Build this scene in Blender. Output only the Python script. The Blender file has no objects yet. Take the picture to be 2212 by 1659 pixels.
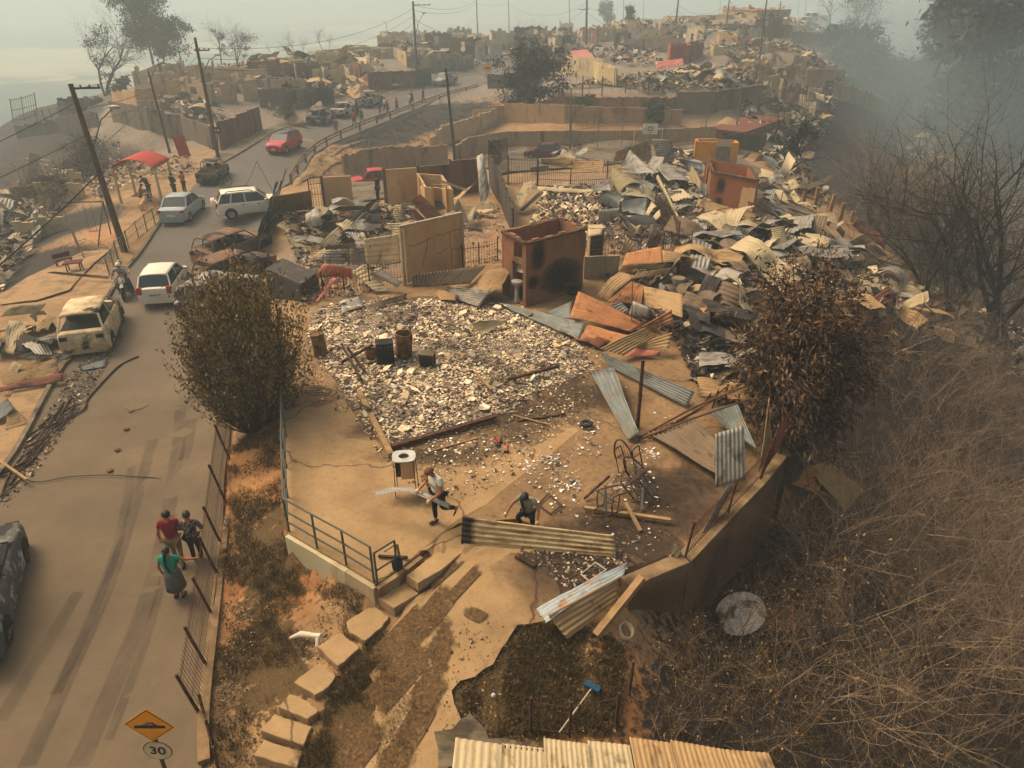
import bpy, bmesh, math, random
import numpy as np
from mathutils import Vector, Matrix, noise as mnoise
R = math.radians
random.seed(7); rng = np.random.default_rng(7)
S = bpy.context.scene
COL = S.collection
# ---------------------------------------------------------------- camera, sky, sun, exposure
H0 = 13.0; PITCH = R(29.0); FV = 1536.0
cam_d = bpy.data.cameras.new('camera'); cam = bpy.data.objects.new('camera', cam_d); COL.objects.link(cam)
cam.location = (0, 0, H0); cam.rotation_euler = (R(90)-PITCH, 0, 0)
cam_d.sensor_width = 36; cam_d.lens = 36*FV/2212.0; cam_d.clip_start = .1; cam_d.clip_end = 60000
S.camera = cam
SUN_EL, SUN_AZ = R(52), R(-62)      # azimuth from +Y, negative = to the left
w = bpy.data.worlds.new('World'); S.world = w; w.use_nodes = True
nt = w.node_tree; bg = nt.nodes['Background']
sky = nt.nodes.new('ShaderNodeTexSky'); sky.sky_type = 'NISHITA'; sky.sun_disc = False
sky.sun_elevation = SUN_EL; sky.sun_rotation = SUN_AZ; sky.dust_density = 8; sky.air_density = 1.0; sky.ozone_density = .6
tint = nt.nodes.new('ShaderNodeMix'); tint.data_type = 'RGBA'; tint.blend_type = 'MULTIPLY'; tint.inputs[0].default_value = 1
tint.inputs[7].default_value = (1.0, .91, .79, 1)
nt.links.new(sky.outputs[0], tint.inputs[6]); nt.links.new(tint.outputs[2], bg.inputs[0]); bg.inputs[1].default_value = .15
sl = bpy.data.lights.new('sun', 'SUN'); sl.energy = 1.5; sl.angle = R(24); sl.color = (1, .87, .70)
so = bpy.data.objects.new('sun', sl); COL.objects.link(so)
sdir = Vector((math.sin(SUN_AZ)*math.cos(SUN_EL), math.cos(SUN_AZ)*math.cos(SUN_EL), math.sin(SUN_EL)))
so.rotation_euler = sdir.to_track_quat('Z', 'Y').to_euler(); so.location = (0, 0, 60)
S.view_settings.view_transform = 'Standard'; S.view_settings.look = 'None'; S.view_settings.exposure = .42; S.view_settings.gamma = 1
S.render.engine = 'CYCLES'; S.cycles.volume_bounces = 2; S.cycles.max_bounces = 6; S.cycles.diffuse_bounces = 2; S.cycles.glossy_bounces = 2
S.cycles.transparent_max_bounces = 8; S.cycles.use_denoising = True
# ---------------------------------------------------------------- pixel <-> world (pixels of the 2212 x 1659 view of the photograph)
FWD = Vector((0, math.cos(PITCH), -math.sin(PITCH))); UPV = Vector((0, math.sin(PITCH), math.cos(PITCH)))
def ray(px, py):
 return FWD + Vector((1, 0, 0))*((px-1106)/FV) - UPV*((py-829.5)/FV)
def P(px, py, z=0.0):                       # where the ray meets the level z
 d = ray(px, py); t = (z-H0)/d.z
 return Vector((0, 0, H0)) + d*t
def W(px, py, Y):                           # where the ray meets the upright plane at distance Y
 d = ray(px, py); return Vector((0, 0, H0)) + d*(Y/d.y)
# control points of the terrain: pixel x, pixel y, height
CP = [ # road and its surroundings
(0,1659,0),(-500,1500,0),(-900,1659,0),(100,1300,0),(350,1659,0),(300,1100,0),(420,900,0),(420,1300,0),(250,820,0),(350,700,0),(470,700,0),(450,560,0),(540,500,0),(500,430,0),(560,360,0),(640,320,0),
(750,270,0),(850,225,0),(950,190,0),(1040,165,0),(1000,185,0),(-200,1100,0),(0,1010,.05),(-300,1000,0),(100,820,.05),(200,650,.05),(-100,800,0),(0,700,0),(150,600,0),(0,640,-.3),
(320,470,0),(400,400,0),(480,340,0),(640,262,0.1),(260,520,0),(160,520,-.3),(260,430,-.2),(350,380,0),
# left bank falling away, gully with ruins, wall and terraces behind
(110,420,-1.5),(60,480,-3.2),(0,540,-3.5),(0,420,-6),(-200,500,-8),(60,380,-6),(190,380,-3),(300,345,-1.5),(400,335,-.5),(130,330,-5),(0,340,-7),(250,310,-1.5),(400,300,-.4),
(-200,340,-12),(0,270,-6),(140,260,-3),(240,260,0),(330,275,.5),(470,272,1.0),
(300,230,1.8),(450,230,1.6),(380,200,2.2),(600,200,1.8),(700,170,1.8),(300,185,2.5),(480,165,2.6),(600,140,3),(750,110,2.6),(850,130,2.4),(150,225,-2),(60,240,-5),
# far village
(900,100,3.5),(950,130,1.5),(1100,150,1.0),(1100,100,3.2),(1240,130,1.6),(1300,102,3.0),(1300,150,2.4),(1300,75,4.5),(1450,110,3.3),(1500,75,4.8),(1700,50,6.5),(1650,36,7.3),(1550,37,7.2),(1750,40,7.0),(1450,42,6.3),(1400,50,5.6),(1750,80,4.5),(1600,130,3.0),(1450,160,2.8),
# stone wall plateau and terraces down to the court
(1220,195,2.6),(1350,200,2.6),(1500,190,2.6),(1630,185,2.6),(1220,215,1.4),(1240,238,1.3),(1400,240,1.3),(1560,240,1.3),(1240,240,1.1),(1240,266,-.2),(1400,262,-.2),(1240,284,-.3),(1470,268,-.3),(1560,268,-.4),
(1240,312,-1.5),(1420,312,-1.5),(1540,300,-1.7),(1100,330,-1.8),(1000,350,-2),(900,375,-2),(800,390,-2),(740,400,-2),(1050,260,-.6),(1000,290,-1.0),(950,300,-1.1),(1030,215,.2),(900,255,-.3),(850,290,-.9),
(760,310,-.5),(720,350,-.5),(690,385,-.5),(660,395,-.2),(960,235,-.2),(1080,225,.6),(1130,210,1.0),(1100,190,1.0),
# lots on the ridge
(600,470,.9),(640,430,1.0),(720,440,1.2),(860,430,1.2),(1000,400,1.2),(620,560,.9),(700,560,1.2),(850,550,1.3),(1060,430,1.2),(1090,360,1.2),(1300,370,1.2),(1450,330,1.2),(1250,450,1.3),(1450,470,1.4),(1550,420,1.4),
(660,640,1.3),(900,650,1.5),(1150,650,1.5),(1400,650,1.5),(700,800,1.5),(900,850,1.5),(1200,900,1.5),(1500,900,1.4),(1530,780,1.5),(640,900,1.5),(640,1140,1.5),(800,1240,1.5),(900,1150,1.5),(1200,1150,1.5),(1500,1080,1.5),
(1350,1180,1.45),(1640,960,1.4),(1600,700,1.4),(1640,560,1.2),(1750,540,.9),(1650,460,1.1),(1600,380,1.0),(1840,560,.3),
# verge between road and lot
(600,900,1.1),(600,1110,.9),(625,1215,.7),(700,1260,.7),(795,1320,.8),(520,950,.3),(500,1150,.2),(470,1350,.12),(440,1550,.1),(560,1300,.5),(560,1500,.35),(700,1380,.75),(620,1600,.45),
(640,1560,.6),(760,1420,.85),(870,1280,1.1),(900,1600,.7),(1000,1400,1.15),(1150,1500,1.0),(1300,1400,1.2),(1300,1600,1.0),(1000,1659,.7),(1100,1250,1.4),(430,1659,.1),
# right gully
(1500,1260,-.9),(1600,1150,-1.4),(1700,1050,-1.6),(1450,1400,.0),(1600,1400,-1.8),(1450,1600,.2),(1700,1600,-1.5),(1900,1400,-3.5),(2212,1500,-5.5),(2212,1200,-8),(1900,1150,-4.5),(1780,980,-2.5),(1730,900,-1.5),(1900,800,-2.2),
(1950,700,-1.0),(1850,650,-.2),(2100,900,-7),(2000,620,-2.0),(2100,620,-5),(2212,700,-10),(1950,540,-2.5),(1860,470,-2),(1800,410,-2.5),(1750,370,-3),
(1690,310,-2.6),(1650,270,-1.0),(1640,215,1.0),(1700,200,.8),(1750,270,-4),(1850,290,-7),(1800,330,-6.5),(1900,400,-11),(2050,400,-14),(2100,500,-14),(2212,500,-16),(1700,150,2.2),(1800,150,0),(1870,200,-5),(1750,120,3.2),(1900,250,-9),
(1960,330,-12),(2000,200,-12),(1900,140,-3),(2100,300,-18),(2212,300,-22),
]
cw = []
for px, py, z in CP:
 q = P(px, py, z); cw.append((q.x, q.y, z))
# points given in metres: the ridge drops to the valley on all far sides
cw += [(-75,150,-14),(-60,175,-12),(-40,190,-12),(-95,120,-22),(-90,90,-20),(-70,60,-14),(-50,35,-8),(-25,215,-10),(0,240,-8),(30,262,-6),(60,280,-4),(110,290,-6),(150,260,-20),
 (-150,150,-36),(-130,60,-40),(-100,0,-25),(-30,0,0),(-60,240,-36),(0,320,-40),(80,350,-35),(160,330,-30),(80,60,-20),(60,30,-13),(40,10,-8),(110,110,-26),(120,60,-26),(140,170,-16),(170,120,-12),(190,220,-8),(220,150,2),
 (260,260,0),(20,5,-4),(0,0,.5),(0,5,.5),(-10,0,0),(300,100,10),(300,400,-30),(-300,300,-45),(-300,0,-45),(0,500,-45),(200,550,-45),(-200,500,-45),(400,300,-10),(450,550,-45),(400,-50,0),(-200,-100,-45),(0,-100,-20),(200,-100,-20)]
cw = np.array(cw, float)
A_ = np.linalg.norm(cw[:, None, :2]-cw[None, :, :2], axis=2)
n_ = len(cw); NC = n_; M_ = np.zeros((n_+3, n_+3)); M_[:n_, :n_] = -A_ + np.eye(n_)*-.0; M_[:n_, n_] = 1; M_[n_, :n_] = 1
M_[:n_, n_+1:] = cw[:, :2]/100; M_[n_+1:, :n_] = cw[:, :2].T/100
M_[:n_, :n_] -= np.eye(n_)*0.0
rhs = np.zeros(n_+3); rhs[:n_] = cw[:, 2]
sol = np.linalg.lstsq(M_, rhs, rcond=None)[0]
LOTON = True
def pin(pts, poly):
 x, y = pts[:, 0], pts[:, 1]; r = np.zeros(len(pts), bool); j = len(poly)-1
 for i in range(len(poly)):
  xi, yi = poly[i]; xj, yj = poly[j]; r ^= ((yi > y) != (yj > y)) & (x < (xj-xi)*(y-yi)/(yj-yi+1e-12)+xi); j = i
 return r
LOT = np.array([[P(x, y, 1.5).x, P(x, y, 1.5).y] for x, y in [(614,884),(616,1010),(622,1152),(745,1222),(812,1262),(905,1196),(1240,1195),(1345,1228),(1475,1206),(1560,1110),(1668,995),(1560,800),(1430,720),(1290,690),(1100,668),(1050,640),(700,640),(650,800)]])
def hts(xy):
 xy = np.asarray(xy, float).reshape(-1, 2); out = np.empty(len(xy))
 for i in range(0, len(xy), 20000):
  c = xy[i:i+20000]; d = np.linalg.norm(c[:, None, :]-cw[None, :, :2], axis=2)
  out[i:i+20000] = -d@sol[:NC] + sol[NC] + c@sol[NC+1:]/100
 if LOTON: out[pin(xy, LOT)] = 1.5
 r = np.hypot(xy[:, 0]*.8, xy[:, 1]-120); k = np.clip((r-330)/250, 0, 1)
 return np.maximum(out*(1-k) + -45*k, -45)
def hz(x, y): return float(hts([(x, y)])[0])
T_ = np.concatenate([np.arange(6, 60, .12), np.arange(60, 200, .4), np.arange(200, 500, 2)])
def G(px, py, dz=0.0):                      # where the ray meets the terrain (raised by dz)
 d = ray(px, py); pts = np.array([0, 0, H0]) + T_[:, None]*np.array(d)[None, :]
 df = pts[:, 2]-hts(pts[:, :2])-dz
 i = np.argmax(df <= 0)
 if df[i] > 0: return P(px, py, 0)
 t = T_[i] if i == 0 else T_[i-1] + (T_[i]-T_[i-1])*df[i-1]/(df[i-1]-df[i])
 q = Vector((0, 0, H0)) + d*float(t); return q
# ---------------------------------------------------------------- materials
def lin(c):
 c = c/255.0; return c/12.92 if c <= .04045 else ((c+.055)/1.055)**2.4
def rgb(c): return (lin(c[0]), lin(c[1]), lin(c[2]), 1)
MATS = {}
class NT:
 def __init__(s, m): s.t = m.node_tree; s.b = s.t.nodes['Principled BSDF']
 def n(s, ty, **kw):
  x = s.t.nodes.new(ty)
  for k, v in kw.items():
   if k.startswith('i_'): x.inputs[k[2:].replace('_', ' ')].default_value = v
   else: setattr(x, k, v)
  return x
 def l(s, a, b): s.t.links.new(a, b)
 def noise(s, scale, vec=None, detail=4, rough=.6, dist=0):
  x = s.n('ShaderNodeTexNoise'); x.inputs['Scale'].default_value = scale; x.inputs['Detail'].default_value = detail; x.inputs['Roughness'].default_value = rough
  x.inputs['Distortion'].default_value = dist
  if vec: s.l(vec, x.inputs['Vector'])
  return x.outputs['Fac']
 def ramp(s, fac, stops, interp='LINEAR'):
  x = s.n('ShaderNodeValToRGB'); cr = x.color_ramp; cr.interpolation = interp
  while len(cr.elements) < len(stops): cr.elements.new(.5)
  for e, (p, c) in zip(cr.elements, stops): e.position = p; e.color = rgb(c) if len(c) == 3 else c
  s.l(fac, x.inputs[0]); return x.outputs[0]
 def mix(s, fac, a, b, mode='MIX'):
  x = s.n('ShaderNodeMix'); x.data_type = 'RGBA'; x.blend_type = mode
  for k, v in ((0, fac), (6, a), (7, b)):
   if isinstance(v, (int, float)): x.inputs[k].default_value = v
   elif isinstance(v, tuple): x.inputs[k].default_value = rgb(v) if len(v) == 3 else v
   else: s.l(v, x.inputs[k])
  return x.outputs[2]
 def mth(s, op, a, b=None, c=None, clamp=False):
  x = s.n('ShaderNodeMath'); x.operation = op; x.use_clamp = clamp
  for k, v in enumerate((a, b, c)):
   if v is None: continue
   if isinstance(v, (int, float)): x.inputs[k].default_value = v
   else: s.l(v, x.inputs[k])
  return x.outputs[0]
 def thr(s, v, lo, hi):
  x = s.n('ShaderNodeMapRange'); x.inputs[1].default_value = lo; x.inputs[2].default_value = hi; s.l(v, x.inputs[0]); return x.outputs[0]
 def bump(s, h, strength, dist=.02):
  x = s.n('ShaderNodeBump'); x.inputs['Strength'].default_value = strength; x.inputs['Distance'].default_value = dist; s.l(h, x.inputs['Height']); s.l(x.outputs[0], s.b.inputs['Normal'])
def newmat(name, rough=.9, metal=0):
 m = bpy.data.materials.new(name); m.use_nodes = True; t = NT(m); t.b.inputs['Roughness'].default_value = rough; t.b.inputs['Metallic'].default_value = metal
 t.b.inputs['Specular IOR Level'].default_value = .25
 MATS[name] = m; return m, t
def objvec(t, rnd=True, sc=(1, 1, 1)):
 tc = t.n('ShaderNodeTexCoord'); mp = t.n('ShaderNodeMapping'); t.l(tc.outputs['Object'], mp.inputs[0]); mp.inputs['Scale'].default_value = sc
 if rnd:
  oi = t.n('ShaderNodeObjectInfo'); cb = t.n('ShaderNodeCombineXYZ'); m1 = t.mth('MULTIPLY', oi.outputs['Random'], 97.0)
  t.l(m1, cb.inputs[0]); t.l(m1, cb.inputs[1]); t.l(cb.outputs[0], mp.inputs['Location'])
 return mp.outputs[0]
def posvec(t, sc=(1, 1, 1)):
 g = t.n('ShaderNodeNewGeometry'); mp = t.n('ShaderNodeMapping'); t.l(g.outputs['Position'], mp.inputs[0]); mp.inputs['Scale'].default_value = sc; return mp.outputs[0]
def mat(name, c1, c2=None, c3=None, scale=3, rough=.9, metal=0, bump=0, bscale=None, pos=.5, sc=(1, 1, 1), stain=None, amt=.5):
 if name in MATS: return MATS[name]
 m, t = newmat(name, rough, metal)
 c2 = c2 or tuple(v*.8 for v in c1); v = objvec(t, True, sc); f = t.noise(scale, v, 6, .65)
 st = [(.3, c1), (.7, c2)] if c3 is None else [(.3, c1), (pos, c2), (.7, c3)]
 o = t.ramp(f, st)
 if stain:
  g = t.noise(scale*.35, v, 5, .7, .6); o = t.mix(t.thr(g, .62-amt*.3, .70-amt*.3), o, stain)
 t.l(o, t.b.inputs['Base Color'])
 if bump: t.bump(t.noise(bscale or scale*8, v, 6, .7), bump)
 return m
# ---------------------------------------------------------------- meshes and scene tree
class MB:
 def __init__(s): s.v = []; s.f = []; s.m = []
 def add(s, vs, fs, mi=0):
  o = len(s.v); s.v += [tuple(v) for v in vs]; s.f += [tuple(i+o for i in f) for f in fs]; s.m += [mi]*len(fs)
 def box(s, c, d, rz=0, mi=0, M=None):
  x, y, z = d[0]/2, d[1]/2, d[2]/2; c = Vector(c)
  m = M or Matrix.Rotation(rz, 3, 'Z')
  vs = [c + m@Vector((sx*x, sy*y, sz*z)) for sz in (-1, 1) for sy in (-1, 1) for sx in (-1, 1)]
  s.add(vs, [(0, 2, 3, 1), (4, 5, 7, 6), (0, 1, 5, 4), (2, 6, 7, 3), (0, 4, 6, 2), (1, 3, 7, 5)], mi)
 def beam(s, a, b, wd, ht=None, mi=0, up=(0, 0, 1)):
  a = Vector(a); b = Vector(b); d = b-a; L = d.length
  if L < 1e-6: return
  d.normalize(); u = Vector(up); sd = d.cross(u)
  if sd.length < 1e-3: sd = d.cross(Vector((1, 0, 0)))
  sd.normalize(); u = sd.cross(d); M = Matrix((d, sd, u)).transposed()
  s.box((a+b)/2, (L, wd, ht or wd), 0, mi, M)
 def prism(s, poly, z0, z1, mi=0):
  n = len(poly); vs = [(p[0], p[1], z0) for p in poly] + [(p[0], p[1], z1) for p in poly]
  ar = sum(poly[i][0]*poly[(i+1) % n][1]-poly[(i+1) % n][0]*poly[i][1] for i in range(n))
  fs = [tuple(range(n-1, -1, -1)), tuple(range(n, 2*n))] + [(i, (i+1) % n, n+(i+1) % n, n+i) for i in range(n)]
  if ar < 0: fs = [f[::-1] for f in fs]
  s.add(vs, fs, mi)
 def tube(s, pts, rad, n=6, mi=0, cap=True):
  pts = [Vector(p) for p in pts]; k = len(pts); rad = [rad]*k if isinstance(rad, (int, float)) else rad
  vs = [];
  ref = Vector((0, 0, 1)) if abs((pts[-1]-pts[0]).normalized().z) < .9 else Vector((1, 0, 0))
  for i in range(k):
   d = (pts[min(i+1, k-1)]-pts[max(i-1, 0)]).normalized(); a = d.cross(ref)
   if a.length < 1e-4: a = d.cross(Vector((0, 1, 0)))
   a.normalize(); b = d.cross(a)
   for j in range(n):
    t = 2*math.pi*j/n; vs.append(pts[i] + (a*math.cos(t)+b*math.sin(t))*rad[i])
  fs = [(i*n+j, i*n+(j+1) % n, (i+1)*n+(j+1) % n, (i+1)*n+j) for i in range(k-1) for j in range(n)]
  if cap: fs += [tuple(range(n-1, -1, -1)), tuple(range((k-1)*n, k*n))]
  s.add(vs, fs, mi)
 def grid(s, fn, nu, nv, mi=0):
  vs = [fn(i/nu, j/nv) for i in range(nu+1) for j in range(nv+1)]
  s.add(vs, [(i*(nv+1)+j, (i+1)*(nv+1)+j, (i+1)*(nv+1)+j+1, i*(nv+1)+j+1) for i in range(nu) for j in range(nv)], mi)
 def lathe(s, c, prof, n=16, mi=0, axis=None):
  c = Vector(c); vs = []; ax = axis or Matrix.Identity(3)
  for r, z in prof:
   for j in range(n): vs.append(c + ax@Vector((r*math.cos(2*math.pi*j/n), r*math.sin(2*math.pi*j/n), z)))
  k = len(prof); fs = [(i*n+j, i*n+(j+1) % n, (i+1)*n+(j+1) % n, (i+1)*n+j) for i in range(k-1) for j in range(n)]
  fs += [tuple(range(n-1, -1, -1)), tuple(range((k-1)*n, k*n))]; s.add(vs, fs, mi)
 def mesh(s, name, mats, smooth=False, off=None):
  me = bpy.data.meshes.new(name)
  v = s.v if off is None else [(a[0]-off[0], a[1]-off[1], a[2]-off[2]) for a in s.v]
  me.from_pydata(v, [], s.f)
  for m in (mats if isinstance(mats, (list, tuple)) else [mats]): me.materials.append(m)
  if len(me.materials) > 1: me.polygons.foreach_set('material_index', s.m)
  if smooth: me.shade_smooth()
  me.update(); return me
 def build(s, name, mats, parent=None, smooth=False, world=False, solid=0):
  """part: coordinates are local to the parent, or world ones with world=True"""
  off = parent.location if (parent is not None and world) else None
  o = bpy.data.objects.new(name, s.mesh(name, mats, smooth, off)); COL.objects.link(o)
  if parent is not None: o.parent = parent
  if solid: md = o.modifiers.new('solid', 'SOLIDIFY'); md.thickness = solid; md.offset = 0
  return o
 def top(s, name, mats, label, cat, group=None, smooth=False, org=None):
  """a thing that is one mesh, given in world coordinates; its origin goes to its base"""
  if org is None:
   a = np.array(s.v); org = ((a[:, 0].min()+a[:, 0].max())/2, (a[:, 1].min()+a[:, 1].max())/2, a[:, 2].min())
  o = bpy.data.objects.new(name, s.mesh(name, mats, smooth, org)); COL.objects.link(o); o.location = org
  tag(o, label, cat, group); return o
def tag(o, label=None, cat=None, group=None, kind=None):
 if label: o['label'] = label
 if cat: o['category'] = cat
 if group: o['group'] = group
 if kind: o['kind'] = kind
 return o
def thing(name, label, cat, loc=(0, 0, 0), rz=0, group=None):
 o = bpy.data.objects.new(name, None); COL.objects.link(o); o.location = loc; o.rotation_euler = (0, 0, rz); o.empty_display_size = .3
 return tag(o, label, cat, group)
def copy_tree(o, parent=None):
 c = o.copy(); COL.objects.link(c)
 if parent is not None: c.parent = parent
 for ch in o.children: copy_tree(ch, c)
 return c
def structure(mb, name, mats, smooth=False):
 o = mb.build(name, mats, None, smooth); o['kind'] = 'structure'; return o
def U(a, b): return random.uniform(a, b)
def n3(x, y, z=0): return mnoise.noise(Vector((x, y, z)))
def text_mesh(body, size, mt, parent, M, name='writing', off=.0):
 cu = bpy.data.curves.new(name, 'FONT'); cu.body = body; cu.size = size; cu.align_x = 'CENTER'; cu.align_y = 'CENTER'; cu.extrude = .0015; cu.offset = off; tmp = bpy.data.objects.new('tmp', cu); me = bpy.data.meshes.new_from_object(tmp); bpy.data.objects.remove(tmp)
 me.materials.clear(); me.materials.append(mt); o = bpy.data.objects.new(name, me); COL.objects.link(o); o.parent = parent; o.matrix_local = M; return o
# ---------------------------------------------------------------- terrain
def lines(spec):
 out = []
 for a, b, st in spec: out += list(np.arange(a, b, st))
 return np.array(out)
gx = lines([(-9000,-1000,800),(-1000,-300,60),(-300,-100,14),(-100,-45,2.5),(-45,-25,1.0),(-25,22,.36),(22,60,.9),(60,130,2.5),(130,400,14),(400,1000,60),(1000,9001,800)])
gy = lines([(-400,-60,60),(-60,0,10),(0,6,2),(6,45,.36),(45,100,.8),(100,230,2.0),(230,420,8),(420,1000,40),(1000,3000,250),(3000,16001,1000)])
XX, YY = np.meshgrid(gx, gy, indexing='ij'); xy = np.stack([XX.ravel(), YY.ravel()], 1); ZZ = hts(xy)
jit = np.array([mnoise.noise(Vector((x*.35, y*.35, 0)))*.12 + mnoise.noise(Vector((x*1.3, y*1.3, 5)))*.04 for x, y in xy])
far = np.clip(np.hypot(xy[:, 0], xy[:, 1])/60, .5, 3)
ZZ = ZZ + jit*far - .03
lot = pin(xy, LOT); ZZ[lot] = np.minimum(ZZ[lot], 1.38)
# soft patches: pixel x, y, radius in metres, channel (0 burnt, 1 grass, 2 orange soil, 3 grey ash), amount
BL = [(450,1250,2,2,.3),(540,1150,3,2,.6),(560,1000,2,2,1),(600,1250,1.2,2,.9),(560,1120,1.6,1,.75),(600,1180,1.4,1,.7),(560,1350,.8,1,.8),(690,1270,1.2,1,.5),(570,1440,1.0,1,1),(620,1480,.7,1,.8),(560,1240,1,1,.5),(500,1560,.5,1,.4),
 (730,1540,.6,1,.5),(840,1430,.7,1,.6),(960,1380,.5,1,.8),(1120,1430,1.5,1,.85),(1080,1520,1.1,1,.8),(1150,1540,1.0,1,.6),(820,1620,.8,1,1),(700,1640,.8,1,.8),(1230,1560,1.6,2,.7),(1300,1460,1.2,2,.7),(1230,1420,1,1,.4),
 (600,1640,.5,1,.7),(770,1500,.5,1,.6),(1300,1560,.8,1,.6),
 (150,560,4,2,.6),(60,580,3,0,.4),(230,510,3,2,.6),(190,560,3,0,.35),(290,440,3,2,.3),(60,520,3,0,.6),(150,480,3,0,.5),(30,470,3,0,.5),(100,560,3,0,.7),(40,600,3,0,.7),(130,500,4,0,.7),(200,470,3,0,.4),(110,760,1.5,0,.4),(60,890,1.6,0,.7),(150,870,1.5,0,.7),(20,1040,1.5,0,.8),(230,700,1.5,0,.6),
 (700,610,2,2,.8),(1080,520,3,2,.8),(1000,470,3,2,.5),(1300,560,2,2,.7),(1450,640,3,0,.6),(1550,650,3,0,.8),(1480,780,2,0,.4),(1600,1000,2,2,.8),(1500,1010,1.5,0,.5),(1540,620,3,0,.7),(1350,1150,1.6,0,.4),
 (1000,220,6,2,.6),(1080,230,6,2,.9),(930,250,5,0,1.4),(870,265,4,0,1.4),(960,240,5,0,1.2),(820,290,4,0,1.3),(760,300,4,0,1.2),(1010,235,4,0,.7),(700,340,2,1,.5),(1150,230,6,2,.7),(1300,250,8,2,.5),(1250,290,6,1,.5),(960,300,4,1,.6),(1000,320,4,1,.4),
 (1300,300,10,2,.3),(1450,300,8,2,.3),(800,360,4,2,.3),(900,355,4,3,.4),
 (1450,160,16,3,.8),(1300,170,10,3,.8),(1200,110,30,3,.6),(1500,90,40,3,.7),(950,100,30,3,.5),(600,180,18,3,.6),(450,220,14,3,.6),(350,240,8,3,.5),(700,220,8,0,.5),
 (1900,310,6,2,1.2),(1870,320,5,2,1.0),(1930,290,4,2,.7),(1800,260,12,0,.5),(1700,260,9,0,.5),(1850,200,14,0,.6),(2000,300,20,1,.9),(2100,450,20,1,.8),(1950,450,10,0,.6),(2150,200,40,1,1.2),(1850,400,5,1,.5),
 (1900,750,5,2,.5),(1950,800,3,0,.6),(2050,1000,6,0,.6),(1800,1300,4,0,.5),(2000,1400,5,1,.6),(1600,1500,3,0,.6),(1500,1450,2,1,.6),(1700,1500,3,2,.7),(1850,1500,3,2,.6),(2100,1550,4,0,.5),(1650,1250,2,2,.6),(1500,1600,1.5,0,.8),(2100,1200,5,1,.7),
 (1700,560,8,3,.5),(1400,420,6,3,.6),(850,500,5,3,.5),(750,550,3,3,.6),(0,350,10,0,.6),(60,300,14,0,.6),(200,300,8,3,.6),(300,310,5,0,.3),(100,400,5,1,.5)]
chan = np.zeros((len(xy), 4))
for px, py, r, c, a in BL:
 q = G(px, py); d2 = (xy[:, 0]-q.x)**2 + (xy[:, 1]-q.y)**2; chan[:, c] += a*np.exp(-d2/(r*r))
court = (xy[:, 0] > -22) & (xy[:, 0] < 26) & (xy[:, 1] > 58) & (xy[:, 1] < 100)
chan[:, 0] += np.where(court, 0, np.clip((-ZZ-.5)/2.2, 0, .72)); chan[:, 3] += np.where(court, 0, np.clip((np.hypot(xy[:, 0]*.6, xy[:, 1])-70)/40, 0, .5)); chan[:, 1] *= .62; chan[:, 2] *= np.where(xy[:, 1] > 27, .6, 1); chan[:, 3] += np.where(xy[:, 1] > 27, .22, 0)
chan = np.clip(chan, 0, 1)
nx_, ny_ = len(gx), len(gy)
fac = [(i*ny_+j, (i+1)*ny_+j, (i+1)*ny_+j+1, i*ny_+j+1) for i in range(nx_-1) for j in range(ny_-1)]
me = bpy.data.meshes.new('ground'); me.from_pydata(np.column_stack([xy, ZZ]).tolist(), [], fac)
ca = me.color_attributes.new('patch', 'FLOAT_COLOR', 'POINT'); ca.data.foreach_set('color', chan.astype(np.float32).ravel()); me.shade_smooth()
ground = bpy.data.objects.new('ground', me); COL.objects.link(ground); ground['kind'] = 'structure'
m, t = newmat('soil', .95); at = t.n('ShaderNodeAttribute'); at.attribute_name = 'patch'
sp = t.n('ShaderNodeSeparateColor'); t.l(at.outputs['Color'], sp.inputs[0]); pv = posvec(t)
n1 = t.noise(.9, pv, 8, .65); n2 = t.noise(5, pv, 8, .7); n4 = t.noise(.22, pv, 6, .6); n5 = t.noise(22, pv, 4, .7)
base = t.ramp(n1, [(.3, (120, 92, 60)), (.55, (148, 118, 80)), (.75, (176, 140, 92))])
base = t.mix(t.thr(n2, .52, .75), base, (112, 86, 56))
org = t.ramp(n1, [(.3, (136, 90, 52)), (.7, (192, 142, 88))])
base = t.mix(t.thr(t.mth('ADD', sp.outputs[2], t.mth('MULTIPLY', t.mth('SUBTRACT', n4, .5), .8)), .2, .7), base, org)
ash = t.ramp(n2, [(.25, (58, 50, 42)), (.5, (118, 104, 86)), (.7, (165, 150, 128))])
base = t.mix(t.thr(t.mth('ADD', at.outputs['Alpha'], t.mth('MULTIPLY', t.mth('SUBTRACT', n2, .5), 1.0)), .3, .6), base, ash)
gn = t.mth('ADD', t.mth('MULTIPLY', t.mth('SUBTRACT', n2, .5), 1.7), t.mth('MULTIPLY', t.mth('SUBTRACT', n1, .5), .9))
grs = t.ramp(n5, [(.3, (54, 42, 24)), (.6, (94, 74, 42)), (.8, (128, 100, 58))])
base = t.mix(t.thr(t.mth('ADD', sp.outputs[1], gn), .38, .55), base, grs)
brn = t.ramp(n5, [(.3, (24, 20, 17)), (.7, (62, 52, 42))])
base = t.mix(t.thr(t.mth('ADD', sp.outputs[0], gn), .4, .7), base, brn)
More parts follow.
